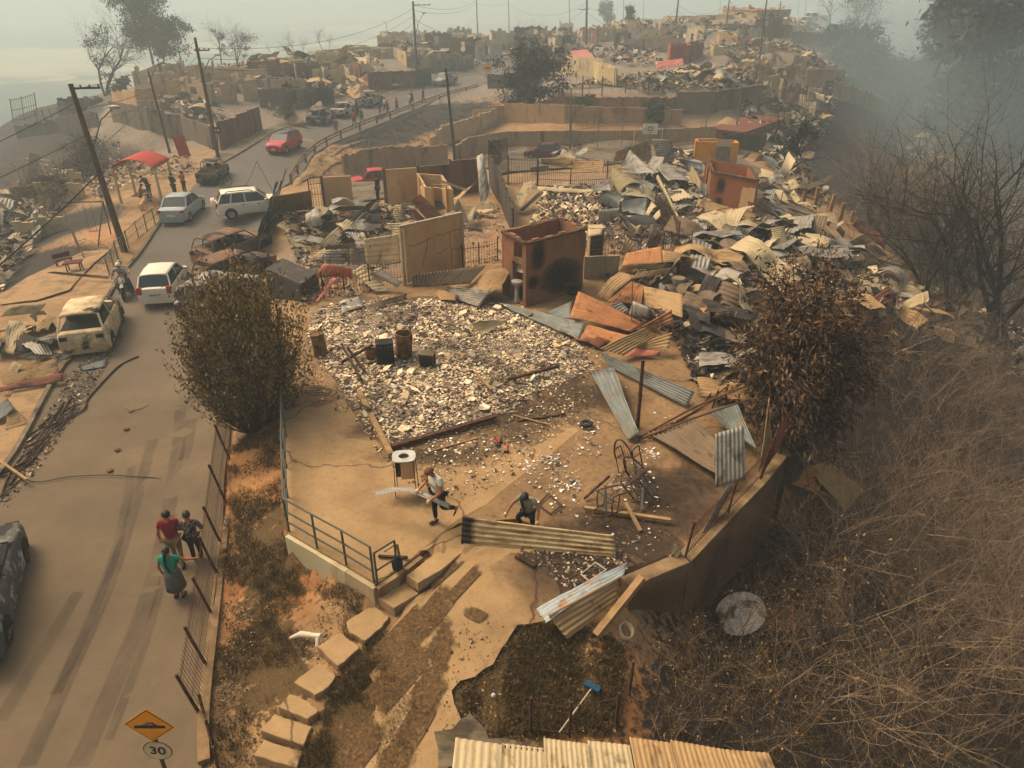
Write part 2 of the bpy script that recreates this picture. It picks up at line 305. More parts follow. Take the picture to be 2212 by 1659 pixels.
# pale fields of the far valley
g_ = t.n('ShaderNodeNewGeometry'); sx = t.n('ShaderNodeSeparateXYZ'); t.l(g_.outputs['Position'], sx.inputs[0])
vo = t.n('ShaderNodeTexVoronoi'); vo.inputs['Scale'].default_value = .005; t.l(t.mix(.12, pv, t.n('ShaderNodeTexNoise').outputs['Color'], 'ADD'), vo.inputs['Vector'])
fld = t.ramp(t.mth('ADD', t.noise(.004, pv, 6, .6), t.mth('MULTIPLY', t.mth('SUBTRACT', vo.outputs['Color'], .5), .18)), [(.38, (30, 48, 30)), (.47, (70, 78, 50)), (.53, (170, 150, 104)), (.62, (186, 172, 130))])
base = t.mix(t.thr(sx.outputs[2], -30.0, -37.0), base, fld)
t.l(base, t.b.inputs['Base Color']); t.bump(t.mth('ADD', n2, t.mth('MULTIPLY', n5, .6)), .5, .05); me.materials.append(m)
# ---------------------------------------------------------------- sheets that follow the terrain
def drape_bm(poly, step=.8, dz=.05, flat=None, thick=0):
 """poly in world xy -> mesh cut by a grid, lifted to the terrain (or to the level flat)"""
 bm = bmesh.new(); vs = [bm.verts.new((p[0], p[1], 0)) for p in poly]; f = bm.faces.new(vs); bmesh.ops.triangulate(bm, faces=[f])
 if flat is None:
  a = np.array([(p[0], p[1]) for p in poly])
  for ax in (0, 1):
   for c in np.arange(a[:, ax].min()+step, a[:, ax].max(), step):
    no = (1, 0, 0) if ax == 0 else (0, 1, 0); co = (c, 0, 0) if ax == 0 else (0, c, 0)
    bmesh.ops.bisect_plane(bm, geom=bm.verts[:]+bm.edges[:]+bm.faces[:], plane_co=co, plane_no=no)
  h = hts([(v.co.x, v.co.y) for v in bm.verts])
  for v, z in zip(bm.verts, h): v.co.z = z+dz
 else:
  for v in bm.verts: v.co.z = flat
 bmesh.ops.recalc_face_normals(bm, faces=bm.faces[:])
 if sum(f.normal.z for f in bm.faces) < 0: bmesh.ops.reverse_faces(bm, faces=bm.faces[:])
 if thick:
  bmesh.ops.dissolve_limit(bm, angle_limit=.01, verts=bm.verts[:], edges=bm.edges[:]) if flat is not None else None
  ex = bmesh.ops.extrude_face_region(bm, geom=bm.faces[:])
  for v in [g for g in ex['geom'] if isinstance(g, bmesh.types.BMVert)]: v.co.z -= thick
  bmesh.ops.recalc_face_normals(bm, faces=bm.faces[:])
 return bm
def sheet_obj(name, poly, material, **kw):
 bm = drape_bm(poly, **kw); me = bpy.data.meshes.new(name); bm.to_mesh(me); bm.free(); me.materials.append(material)
 o = bpy.data.objects.new(name, me); COL.objects.link(o); return o
def rough_edge(q, step=.22, amp=.07):
 out = []
 for i in range(len(q)):
  a = Vector(q[i]); b = Vector(q[(i+1) % len(q)]); n = max(1, int((b-a).length/step))
  for k in range(n): c = a.lerp(b, k/n); out.append((c.x+amp*n3(c.x*3, c.y*3, 1)*2, c.y+amp*n3(c.x*3, c.y*3, 7)*2))
 return out
def gp(pts, z=None): return [(G(*p) if z is None else P(p[0], p[1], z)).xy[:] for p in pts]
def smooth_line(pts, n=6):
 out = []; p = [Vector(q) for q in pts]
 for i in range(len(p)-1):
  a = p[max(i-1, 0)]; b = p[i]; c = p[i+1]; d = p[min(i+2, len(p)-1)]
  for k in range(n):
   s_ = k/n; out.append(.5*((2*b)+(c-a)*s_+(2*a-5*b+4*c-d)*s_*s_+(3*b-a-3*c+d)*s_**3))
 out.append(p[-1]); return [tuple(q) for q in out]
# road
m, t = newmat('asphalt', .9); pv = posvec(t); n1 = t.noise(.35, pv, 6, .6); n2 = t.noise(3, pv, 8, .7); n3_ = t.noise(60, pv, 3, .6)
g_ = t.n('ShaderNodeNewGeometry'); sx = t.n('ShaderNodeSeparateXYZ'); t.l(g_.outputs['Position'], sx.inputs[0])
c = t.ramp(n1, [(.3, (88, 75, 56)), (.55, (104, 88, 65)), (.75, (118, 100, 74))])
c = t.mix(t.mth('MULTIPLY', t.thr(n2, .5, .8), .45), c, (84, 72, 56))
c = t.mix(t.mth('MULTIPLY', t.thr(n3_, .58, .72), .25), c, (150, 132, 104))
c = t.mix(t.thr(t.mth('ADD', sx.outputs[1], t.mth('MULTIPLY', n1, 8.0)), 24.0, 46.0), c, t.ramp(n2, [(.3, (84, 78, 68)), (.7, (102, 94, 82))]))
t.l(c, t.b.inputs['Base Color']); t.bump(n3_, .25, .01); ASPHALT = m
road_l = [(-1100,2000),(-700,1659),(-420,1350),(-180,1130),(0,1033),(117,830),(227,663),(260,603),(300,553),(353,477),(405,420),(433,390),(480,358),(560,315),(640,281),(757,250),(840,209),(927,187),(997,167),(1053,152),(1130,146)]
road_r = [(440,2000),(440,1659),(440,1539),(465,1319),(482,1173),(497,1000),(510,850),(530,700),(550,600),(590,500),(592,432),(625,393),(655,352),(689,320),(737,295),(804,267),(857,249),(950,214),(1030,191),(1060,183),(1130,172)]
rl = [P(*p).xy[:] for p in road_l]; rr = [P(*p).xy[:] for p in road_r]
rl = smooth_line([(a, b) for a, b in rl]); rr = smooth_line([(a, b) for a, b in rr])
road = sheet_obj('road', rl + rr[::-1], ASPHALT, step=1.0, dz=.05); road['kind'] = 'structure'
far_road = sheet_obj('road', gp([(1130,146),(1200,130),(1262,112),(1330,97),(1345,104),(1280,124),(1220,145),(1130,172)]), ASPHALT, step=2, dz=.12); far_road['kind'] = 'structure'
# tyre marks and the worn centre line lie as thin sheets on the road
m, t = newmat('tyre_mark', .9); pv = posvec(t); c = t.noise(1.1, posvec(t, (2.5, .7, 1)), 6, .6); al = t.thr(c, .2, .75)
t.b.inputs['Base Color'].default_value = rgb((58, 50, 44)); t.l(t.mth('MULTIPLY', al, .32), t.b.inputs['Alpha']); TYRE = m
m, t = newmat('worn_line', .9); c = t.noise(4, posvec(t), 8, .7); t.b.inputs['Base Color'].default_value = rgb((176, 152, 112)); t.l(t.mth('MULTIPLY', t.thr(c, .46, .7), .25), t.b.inputs['Alpha']); LINE = m
mk = MB()
def strip(mb, pts, wd, z, mi=0):
 q = [P(*p) for p in pts]; q = [Vector((a, b, 0)) for a, b in smooth_line([(p.x, p.y) for p in q], 5)]
 for i in range(len(q)-1):
  d = (q[i+1]-q[i]).normalized(); s_ = Vector((-d.y, d.x, 0))*wd/2
  e = (q[min(i+2, len(q)-1)]-q[i]).normalized(); s2 = Vector((-e.y, e.x, 0))*wd/2
  zz = [hz(p.x, p.y)+z for p in (q[i]-s_, q[i]+s_, q[i+1]+s2, q[i+1]-s2)]
  mb.add([(q[i]-s_).to_tuple()[:2]+(zz[0],), (q[i]+s_).to_tuple()[:2]+(zz[1],), (q[i+1]+s2).to_tuple()[:2]+(zz[2],), (q[i+1]-s2).to_tuple()[:2]+(zz[3],)], [(0, 3, 2, 1)], mi)
for pts, wd in [([(60,1659),(165,1420),(240,1250),(290,1100),(330,950)],.34), ([(170,1659),(270,1420),(330,1260),(362,1130),(385,980),(392,880)],.42), ([(235,1600),(310,1400),(352,1250),(378,1120)],.2),
    ([(0,1560),(110,1380),(170,1280)],.3), ([(120,1500),(215,1290),(262,1150),(285,1010)],.25), ([(400,1000),(420,880),(415,780)],.35)]:
 strip(mk, pts, wd, .058 + .001*len(mk.f)/50)
structure(mk, 'road_tyre_marks', TYRE)
mk = MB(); strip(mk, [(235,1050),(270,940),(292,860),(318,770),(336,720),(350,690)], .14, .056); structure(mk, 'road_line', LINE)
# reflector studs
STUD = mat('stud_red', (116, 70, 56), (96, 62, 50)); sp_ = None
for i, (x, y) in enumerate([(237,1016),(253,971),(272,926),(284,888)]):
 q = P(x, y, .05); b = MB(); b.lathe((0, 0, 0), [(.10, 0), (.095, .02), (.05, .035), (.001, .036)], 12)
 o = b.build('road_stud', STUD); o.location = q; tag(o, ['dull red road stud nearest the bottom, on the worn centre line', 'second red road stud up the worn centre line', 'third red road stud up the worn centre line', 'fourth red road stud, nearest the round manhole cover'][i], 'road stud', 'red studs on the road centre line')
b = MB(); q = P(297, 873, .05); b.lathe(q, [(.42, 0), (.42, .012), (.36, .013), (.36, .009), (.001, .010)], 28)
b.top('manhole_cover', mat('manhole', (112, 96, 72), (92, 80, 62), scale=8), 'round manhole cover in the road left of the olive bush', 'manhole cover')
# kerbs and sidewalks (left side)
CONC = mat('old_concrete', (150, 124, 86), (122, 98, 66), (168, 140, 98), scale=1.2, bump=.3, stain=(92, 74, 50), amt=.25)
CONCG = mat('grey_concrete', (120, 106, 82), (98, 86, 66), (136, 120, 94), scale=1.5, bump=.3, stain=(66, 56, 42), amt=.4)
def kerb(pts, wd=.16, h=.13, name='kerb', z0=0, material=None):
 b = MB(); q = smooth_line([P(*p).xy[:] for p in pts], 4)
 for i in range(len(q)-1):
  a = Vector((*q[i], 0)); c_ = Vector((*q[i+1], 0)); a.z = hz(a.x, a.y)+h/2; c_.z = hz(c_.x, c_.y)+h/2
  d = (c_-a).normalized()*.005
  b.beam(a, c_+d*0, wd, h+.1)
 structure(b, name, material or CONCG)
kerb([(-180,1130),(0,1033),(117,830),(227,663),(260,603),(300,553),(353,477)]); kerb([(433,388),(480,356),(560,313),(640,279),(757,248)]); kerb([(757,248),(840,207),(927,185),(997,165),(1053,150),(1130,144)])
m, t = newmat('path_soil', .95); pv = posvec(t); a_ = t.noise(1.1, pv, 8, .65); b_ = t.noise(9, pv, 5, .7)
c = t.ramp(a_, [(.3, (112, 88, 58)), (.55, (156, 126, 86)), (.72, (138, 114, 82))]); c = t.mix(t.mth('MULTIPLY', t.thr(b_, .52, .75), .6), c, (80, 64, 46)); t.l(c, t.b.inputs['Base Color']); t.bump(b_, .4, .02); PATHM = m
sheet_obj('sidewalk', gp([(0,1022),(110,826),(220,660),(252,602),(292,552),(262,548),(200,600),(140,665),(60,800),(0,900),(-80,1040)]), PATHM, step=.8, dz=.07)['kind'] = 'structure'
sheet_obj('sidewalk', gp([(150,628),(205,568),(240,540),(180,545),(60,600),(0,640),(0,660),(80,650)]), PATHM, step=1.2, dz=.05)['kind'] = 'structure'
sheet_obj('sidewalk', gp([(440,380),(480,352),(560,309),(640,275),(700,255),(690,250),(625,265),(540,300),(470,335),(425,372)]), CONCG, step=1.2, dz=.1)['kind'] = 'structure'
sheet_obj('sidewalk', gp([(757,246),(840,205),(927,183),(997,163),(1053,148),(1045,140),(985,152),(920,170),(850,190),(790,215),(750,236)]), CONCG, step=1.6, dz=.1)['kind'] = 'structure'
sheet_obj('path', gp([(640,400),(700,372),(745,350),(715,340),(740,322),(800,300),(730,318),(690,350),(668,380)]), PATHM, step=1, dz=.06)['kind'] = 'structure'
sheet_obj('court', gp([(1040,345),(1100,325),(1240,316),(1560,306),(1620,330),(1560,350),(1300,360),(1060,380)]), CONCG, step=2, dz=.12)['kind'] = 'structure'
sheet_obj('lower_street', gp([(700,412),(760,385),(860,372),(980,362),(1040,352),(1045,392),(900,420),(760,440)]), CONCG, step=1.5, dz=.08)['kind'] = 'structure'
sheet_obj('path', gp([(1590,330),(1640,365),(1750,460),(1840,560),(1800,580),(1700,500),(1640,440),(1560,360)]), CONCG, step=1.2, dz=.1)['kind'] = 'structure'
# measuring frames: origin in the photograph's view and units per view pixel
FR = {'C1': (0, 0, 1/3), 'C2': (737.3, 0, 1/3), 'C3': (1474.6, 0, 1/3), 'C4': (0, 553, 1/3), 'C5': (737.3, 553, 1/3), 'C6': (1474.6, 553, 1/3), 'C7': (0, 1106, 1/3), 'C8': (737.3, 1106, 1/3), 'C9': (1474.6, 1106, 1/3),
  'F1': (658.3, 384, .17361), 'F2': (1042.3, 301.7, .22321), 'F3': (1426.4, 219.4, .22321), 'F4': (1261.8, 822.9, .22321), 'V': (0, 0, 1)}
def fv(fr, x, y): o = FR[fr]; return o[0]+x*o[2], o[1]+y*o[2]
# ---------------------------------------------------------------- concrete slabs of the burnt plot
def slabmat(name, a, b, c, dark, amt=.4):
 m, t = newmat(name, .9); pv = posvec(t); n1 = t.noise(.7, pv, 8, .65); n2 = t.noise(6, pv, 8, .7); n4 = t.noise(40, pv, 3, .6)
 o = t.ramp(n1, [(.3, a), (.55, b), (.75, c)]); o = t.mix(t.mth('MULTIPLY', t.thr(n2, .5, .72), amt), o, dark)
 vo = t.n('ShaderNodeTexVoronoi'); vo.feature = 'DISTANCE_TO_EDGE'; vo.inputs['Scale'].default_value = .22
 ds = t.n('ShaderNodeTexNoise'); ds.inputs['Scale'].default_value = 1.3; ds.inputs['Detail'].default_value = 6; t.l(pv, ds.inputs['Vector'])
 t.l(t.mix(.8, pv, ds.outputs['Color'], 'ADD'), vo.inputs['Vector'])
 ck = t.thr(vo.outputs[0], .010, .001); o = t.mix(t.mth('MULTIPLY', ck, .75), o, (60, 44, 28))
 o = t.mix(t.mth('MULTIPLY', t.thr(n4, .55, .75), .3), o, (70, 58, 42))
 t.l(o, t.b.inputs['Base Color']); t.bump(t.mth('SUBTRACT', n4, ck), .3, .01); return m
SLAB = slabmat('slab_concrete', (134, 108, 72), (158, 128, 86), (172, 142, 100), (96, 76, 50))
SLABD = slabmat('sooty_slab', (112, 88, 58), (134, 106, 70), (150, 120, 82), (58, 46, 34), .8)
STEPM = slabmat('step_concrete', (140, 114, 78), (162, 132, 90), (176, 146, 104), (100, 80, 54), .35)
o = sheet_obj('lot_slab', gp([(614,884),(616,1010),(622,1152),(680,1186),(745,1222),(812,1262),(858,1232),(905,1196),(990,1130),(1120,1120),(1240,1170),(1345,1228),(1440,1200),(1475,1206),(1560,1110),(1668,995),(1668,930),(1560,800),(1430,720),(1290,690),(1100,668),(1050,640),(700,640),(660,700),(640,800)], 1.52), SLABD, flat=1.52, thick=1.0); o['kind'] = 'structure'
o = sheet_obj('yard_slab', gp([(616,884),(618,1010),(624,1150),(680,1183),(745,1219),(812,1258),(858,1228),(905,1192),(990,1122),(1050,1090),(1110,1040),(1180,990),(1250,930),(1180,880),(1060,930),(930,985),(845,985),(790,930),(740,860),(690,880),(650,878)], 1.528), SLAB, flat=1.528); o['kind'] = 'structure'
sheet_obj('apron_slab', rough_edge(gp([(905,1198),(1010,1128),(1160,1196),(1216,1285),(1175,1345),(1112,1362),(1080,1410),(1066,1440),(1000,1478),(968,1500),(1004,1560),(962,1659),(960,1760),(720,1760),(745,1659),(800,1585),(815,1520),(800,1460),(830,1430),(815,1405),(850,1350),(880,1310),(935,1270),(985,1215)])), SLAB, step=.5, dz=.07)['kind'] = 'structure'
sheet_obj('apron_slab', rough_edge(gp([(945,1590),(1020,1548),(1060,1600),(1150,1610),(1140,1659),(940,1659)])), CONCG, step=.5, dz=.085)['kind'] = 'structure'
m, t = newmat('soil_patch', .95); pv = posvec(t); tc = t.n('ShaderNodeTexCoord'); mp = t.n('ShaderNodeMapping'); t.l(tc.outputs['Generated'], mp.inputs[0]); mp.inputs['Location'].default_value = (-1, -1, 0); mp.inputs['Scale'].default_value = (2, 2, 0)
vm = t.n('ShaderNodeVectorMath'); vm.operation = 'LENGTH'; t.l(mp.outputs[0], vm.inputs[0]); t.l(t.ramp(t.noise(14, pv, 6, .75), [(.35, (52, 40, 24)), (.55, (96, 72, 42)), (.7, (134, 102, 62))]), t.b.inputs['Base Color'])
t.l(t.thr(t.mth('ADD', vm.outputs['Value'], t.mth('MULTIPLY', t.mth('SUBTRACT', t.noise(2.6, pv, 8, .75), .5), 1.5)), .78, .5), t.b.inputs['Alpha']); SOILP = m
for i, (x, y, rx, ry, rz) in enumerate([(872,1385,1.3,.4,.9),(935,1330,.9,.3,1.0),(955,1400,.35,.8,0),(850,1480,.9,.35,.9),(880,1440,.6,.4,.5),(780,1620,.8,.3,1.0),(905,1560,.9,.25,1.1),(1030,1335,.35,.15,-.6),(850,1650,.5,.5,0),(1000,1270,1.0,.14,.9),(960,1245,.9,.12,.8),(925,1500,.5,.3,1)]):
 q = G(x, y); b = MB(); ca, sa = math.cos(rz), math.sin(rz)
 def pf(u, v): a, c = (u*2-1)*rx, (v*2-1)*ry; X, Y = q.x+a*ca-c*sa, q.y+a*sa+c*ca; return Vector((X, Y, hz(X, Y)+.082+.0015*i))
 b.grid(pf, 6, 6); structure(b, 'soil_patch', SOILP, True)
# free-lying steps down to the road
steps = [([(880,1268),(940,1203),(1004,1170),(1016,1182),(952,1248),(905,1287)], 'long concrete step at the top of the path, beside the railing corner'), ([(815,1303),(879,1262),(905,1288),(853,1333)], 'second concrete block down the path, under the railing corner'),
 ([(751,1357),(805,1316),(841,1336),(826,1362),(790,1394),(758,1380)], 'third concrete block down the path, squarish with a chipped near edge'), ([(689,1414),(738,1378),(778,1407),(733,1452)], 'fourth concrete block, just below the white pipe'),
 ([(638,1494),(664,1468),(693,1440),(726,1466),(713,1492),(684,1515)], 'fifth concrete block, broken round the edges'), ([(605,1549),(630,1514),(673,1529),(690,1545),(668,1566)], 'small tan block between the broken block and the square one'),
 ([(567,1599),(597,1557),(675,1574),(657,1620)], 'square thick block near the bottom of the path'), ([(553,1650),(573,1613),(655,1628),(642,1668)], 'lowest concrete block, cut by the bottom of the photo')]
for i, (pts, lab) in enumerate(steps):
 q = gp(pts); cx = sum(p[0] for p in q)/len(q); cy = sum(p[1] for p in q)/len(q); z = hz(cx, cy); b = MB(); qq = []
 for k in range(len(q)):
  a = q[k]; c_ = q[(k+1) % len(q)]
  for s_ in (0, .25, .5, .75): qq.append((a[0]+(c_[0]-a[0])*s_+U(-.015, .015), a[1]+(c_[1]-a[1])*s_+U(-.015, .015)))
 b.prism(qq, z-.1, z+.17); o = b.top('concrete_step', STEPM, lab, 'step', 'concrete steps down the path'); md = o.modifiers.new('b', 'BEVEL'); md.width = .012; md.segments = 1
# ---------------------------------------------------------------- walls
PL = {}
def plaster(name, c, dark, amt=.5, sc=.8):
 if name in PL: return PL[name]
 m, t = newmat(name, .92); v = objvec(t, True); n1 = t.noise(sc, v, 6, .6); n2 = t.noise(7, v, 6, .7); n3_ = t.noise(sc*.9, objvec(t, True, (1, 1, .35)), 5, .65, .5)
 o = t.ramp(n1, [(.3, tuple(v_*.86 for v_ in c)), (.7, c)]); o = t.mix(t.thr(n3_, .62-amt*.25, .78-amt*.25), o, dark); o = t.mix(t.mth('MULTIPLY', t.thr(n2, .55, .8), .4), o, tuple(v_*.6 for v_ in c))
 t.l(o, t.b.inputs['Base Color']); t.bump(n2, .25, .01); PL[name] = m; return m
P_OR = plaster('orange_plaster', (144, 98, 66), (88, 66, 46), .45); P_BR = plaster('brown_plaster', (142, 86, 52), (92, 58, 38), .3); P_YE = plaster('yellow_plaster', (206, 146, 66), (150, 104, 58), .15)
P_CR = plaster('cream_plaster', (196, 172, 122), (120, 98, 70), .2); P_TAN = plaster('tan_plaster', (196, 158, 108), (134, 102, 66), .2); P_GR = plaster('grey_block', (120, 104, 84), (62, 54, 46), .45)
P_WALL = plaster('wall_concrete', (172, 138, 98), (100, 82, 60), .4); P_DK = plaster('dark_wall', (78, 66, 54), (36, 32, 30), .5); P_RED = plaster('red_plaster', (168, 84, 66), (96, 56, 46), .3); P_BRICK = plaster('brick', (128, 92, 68), (72, 54, 44), .4)
P_WHITE = plaster('white_plaster', (206, 190, 146), (150, 120, 78), .25); P_PALE = plaster('pale_plaster', (190, 166, 126), (108, 90, 68), .3); CHAR = mat('char', (22, 19, 17), (42, 36, 30), scale=6)
DIRTW = plaster('dirty_wall', (112, 84, 56), (70, 52, 38), .5)
def wall(mb, a, b, z0, z1, th=.15, ops=(), mi=0):
 """upright wall from a to b (xy); ops = openings (u0, u1, v0, v1) in metres along and up"""
 a = Vector((a[0], a[1], 0)); b = Vector((b[0], b[1], 0)); L = (b-a).length; d = (b-a)/L; ang = math.atan2(d.y, d.x)
 us = sorted({0, L, *[min(max(o[0], 0), L) for o in ops], *[min(max(o[1], 0), L) for o in ops]}); H = z1-z0
 for i in range(len(us)-1):
  u0, u1 = us[i], us[i+1]
  if u1-u0 < 1e-4: continue
  vs = [(0, H)]
  for o in ops:
   if o[0] < (u0+u1)/2 < o[1]:
    nv = []
    for v0, v1 in vs:
     if o[2] > v0: nv.append((v0, min(v1, o[2])))
     if o[3] < v1: nv.append((max(v0, o[3]), v1))
    vs = [q for q in nv if q[1]-q[0] > .01]
  for v0, v1 in vs:
   c = a + d*((u0+u1)/2); mb.box((c.x, c.y, z0+(v0+v1)/2), (u1-u0, th, v1-v0), ang, mi)
def ragged(mb, a, b, z, th, n=None, mi=0, amp=.12):
 """broken top course"""
 a = Vector((*a[:2], 0)); b = Vector((*b[:2], 0)); L = (b-a).length; n = n or max(3, int(L/.35)); d = (b-a)/L; ang = math.atan2(d.y, d.x)
 for i in range(n):
  h = max(.01, amp*(.5+n3(i*.7+a.x, a.y)*1.2)); c = a + d*(L*(i+.5)/n); mb.box((c.x, c.y, z+h/2-.002), (L/n-.004, th-.01, h), ang, mi)
def boxhouse(name, lab, cat, A, B, C, top, z, mt, th=.16, opsAB=(), opsBC=(), opsCD=(), opsDA=(), group=None, rag=.08, inner=True, frame=None):
 """roofless block box; A, B, C are base corner pixels (B the near corner), top the pixel row of the roof line over B"""
 a, b, c = [P(*q, z) for q in (A, B, C)]; d = a+c-b; ht = W(*top, b.y).z-z
 t_ = thing(name, lab, cat, (b.x, b.y, z), 0, group); loc = [q-b for q in (a, b, c, d)]
 cen = sum(loc, Vector())/4
 for k, (p, q, ops) in enumerate(((0, 1, opsAB), (1, 2, opsBC), (2, 3, opsCD), (3, 0, opsDA))):
  mb = MB(); u, v = loc[p], loc[q]; dd = (v-u).normalized(); nn = Vector((dd.y, -dd.x, 0)); nn = nn if nn.dot(cen-u) > 0 else -nn
  ins = nn*th/2; e = dd*(th if k % 2 == 0 else 0)
  wall(mb, u+ins+e, v+ins-e, 0, ht, th, [(o[0]-e.length, o[1]-e.length, o[2], o[3]) for o in ops])
  ragged(mb, u+ins+e, v+ins-e, ht, th, amp=rag); mb.build('wall', mt, t_)
 fl = MB(); fl.prism([q.lerp(cen, .06)[:2] for q in loc], .01, .05); fl.build('floor', CHAR, t_)
 return t_, loc, ht
def strike(parent, pos, nrm, rad, mt, name='scorch_mark'):
 """soot: a thin irregular patch 3 mm proud of the wall"""
 b = MB(); n = Vector(nrm).normalized(); s_ = n.cross(Vector((0, 0, 1))).normalized(); u = Vector((0, 0, 1)); p = Vector(pos)+n*.006; N = 26
 vs = [p] + [p + (s_*math.cos(2*math.pi*i/N)*rad[0] + u*math.sin(2*math.pi*i/N)*rad[1])*(1+.18*n3(i*.6, p.x)) for i in range(N)]
 b.add(vs, [(0, 1+i, 1+(i+1) % N) for i in range(N)]); return b.build(name, mt, parent)
m, t = newmat('soot', .95); tc = t.n('ShaderNodeTexCoord'); mp = t.n('ShaderNodeMapping'); t.l(tc.outputs['Generated'], mp.inputs[0]); mp.inputs['Location'].default_value = (-1, -1, -1); mp.inputs['Scale'].default_value = (2, 2, 2)
vm = t.n('ShaderNodeVectorMath'); vm.operation = 'LENGTH'; t.l(mp.outputs[0], vm.inputs[0]); t.b.inputs['Base Color'].default_value = (.012, .01, .009, 1)
t.l(t.mth('MULTIPLY', t.thr(t.mth('ADD', vm.outputs['Value'], t.mth('MULTIPLY', t.mth('SUBTRACT', t.noise(5, objvec(t), 6, .7), .5), .8)), 1.35, .35), .9), t.b.inputs['Alpha']); SOOT = m
# main orange-brown box
t_, L_, h_ = boxhouse('burnt_bathroom_block', 'tall open-topped orange-brown block room with a round soot mark, in the middle of the debris', 'ruin', (1085, 634), (1135, 665), (1258, 626), (1137, 527), 1.5, P_OR,
 opsAB=((.0, .0, 0, 0), (.95, 1.55, 1.95, 2.6), (.85, 1.65, .12, 1.75)), rag=.1)
nn = Vector((L_[2].y, -L_[2].x, 0)).normalized()
strike(t_, L_[2]*.2+Vector((0, 0, h_*.78)), nn, (.5, .62), SOOT); strike(t_, L_[2]*.12+Vector((0, 0, h_*.38)), nn, (.4, .3), SOOT); strike(t_, L_[2]*.6+Vector((0, 0, h_*.35)), nn, (1.3, .8), SOOT)
b = MB()
for p, q in ((0, 1), (1, 2), (2, 3), (3, 0)):
 d = (L_[q]-L_[p]); u = d.normalized(); b.beam(L_[p]+u*.03+Vector((0, 0, h_+.02)), L_[q]-u*.03+Vector((0, 0, h_+.02)), .19, .07)
b.build('charred_rim', mat('rim_char', (96, 72, 50), (40, 32, 26), scale=9, bump=.6), t_)
b = MB(); b.lathe((-.35, .55, .05), [(.14, 0), (.1, .2), (.09, .5), (.1, .75), (.22, .8), (.24, .92), (.18, .93)], 14); b.build('wash_basin', mat('ceramic', (170, 166, 156), (120, 112, 100), rough=.4), t_)
# brown cabin and yellow cabin on the right
t_, L_, h_ = boxhouse('burnt_block_cabin', 'reddish brown open-topped block cabin with a soot burst and a tan corner patch', 'ruin', (1520, 405), (1529, 436), (1626, 458), (1529, 371), 1.3, P_BR, opsAB=((.9, 1.9, 0, 1.9),), rag=.06)
nn = Vector((L_[2].y, -L_[2].x, 0)).normalized(); strike(t_, L_[2]*.24+Vector((0, 0, h_*.62)), nn, (.42, .5), SOOT); strike(t_, L_[2]*.25+Vector((0, 0, h_*.12)), nn, (.35, .25), SOOT)
b = MB(); u = L_[2]; dd = u.normalized(); f = [(.68, .0), (.985, .0), (.985, .74), (.9, .76), (.8, .7), (.73, .73), (.7, .6), (.7, .3)]
b.add([u*x + nn*.008 + Vector((0, 0, h_*y)) for x, y in f], [tuple(range(len(f)))]); b.build('bare_render_patch', P_TAN, t_, label=None) if False else b.build('bare_render_patch', P_TAN, t_)
b = MB()
for p, q in ((0, 1), (1, 2), (2, 3), (3, 0)):
 d = (L_[q]-L_[p]); u = d.normalized(); b.beam(L_[p]+u*.03+Vector((0, 0, h_+.02)), L_[q]-u*.03+Vector((0, 0, h_+.02)), .2, .07)
b.build('charred_rim', MATS['rim_char'], t_)
t_, L_, h_ = boxhouse('burnt_block_cabin', 'bright yellow open-topped block cabin with a blocked doorway, behind the brown cabin', 'ruin', (1496, 345), (1501, 352), (1590, 356), (1503, 306), 1.2, P_YE, opsAB=((.5, 1.3, .2, 2.0),), opsBC=((1.35, 1.5, 1.35, 1.75),), rag=.05)
b = MB(); dd = L_[2].normalized(); nn = Vector((dd.y, -dd.x, 0));
for u0, u1, v0, v1, nm, mt in ((1.45, 2.55, 0, 1.3, 'door_panel', mat('galv_panel', (128, 122, 108), (104, 98, 86))), (1.45, 2.55, 1.31, 1.85, 'transom', P_PALE)):
 b = MB(); c = dd*((u0+u1)/2)+nn*.012; b.box((c.x, c.y, (v0+v1)/2), (u1-u0, .03, v1-v0), math.atan2(dd.y, dd.x)); b.build(nm, mt, t_)
# small tan cabin with a doorway, left of centre
t_, L_, h_ = boxhouse('burnt_block_cabin', 'small tan open-topped block cabin with an open doorway, left of the leaning rusty sheet', 'ruin', (904, 432), (921, 466), (980, 471), (917, 405), 1.25, P_TAN, th=.12, opsBC=((.5, 1.35, 0, 1.85),), opsAB=((1.2, 2.2, 1.2, 2.0),), rag=.04)
b = MB(); dd = L_[2].normalized(); nn = Vector((dd.y, -dd.x, 0))
for u0, u1, v0, v1 in ((.44, .52, 0, 1.9), (1.33, 1.41, 0, 1.9), (.52, 1.33, 1.83, 1.9)):
 c = dd*((u0+u1)/2)+nn*.02; b.box((c.x, c.y, (v0+v1)/2), (u1-u0, .05, v1-v0), math.atan2(dd.y, dd.x))
b.build('door_frame', mat('frame_wood', (192, 138, 82), (160, 112, 66)), t_)
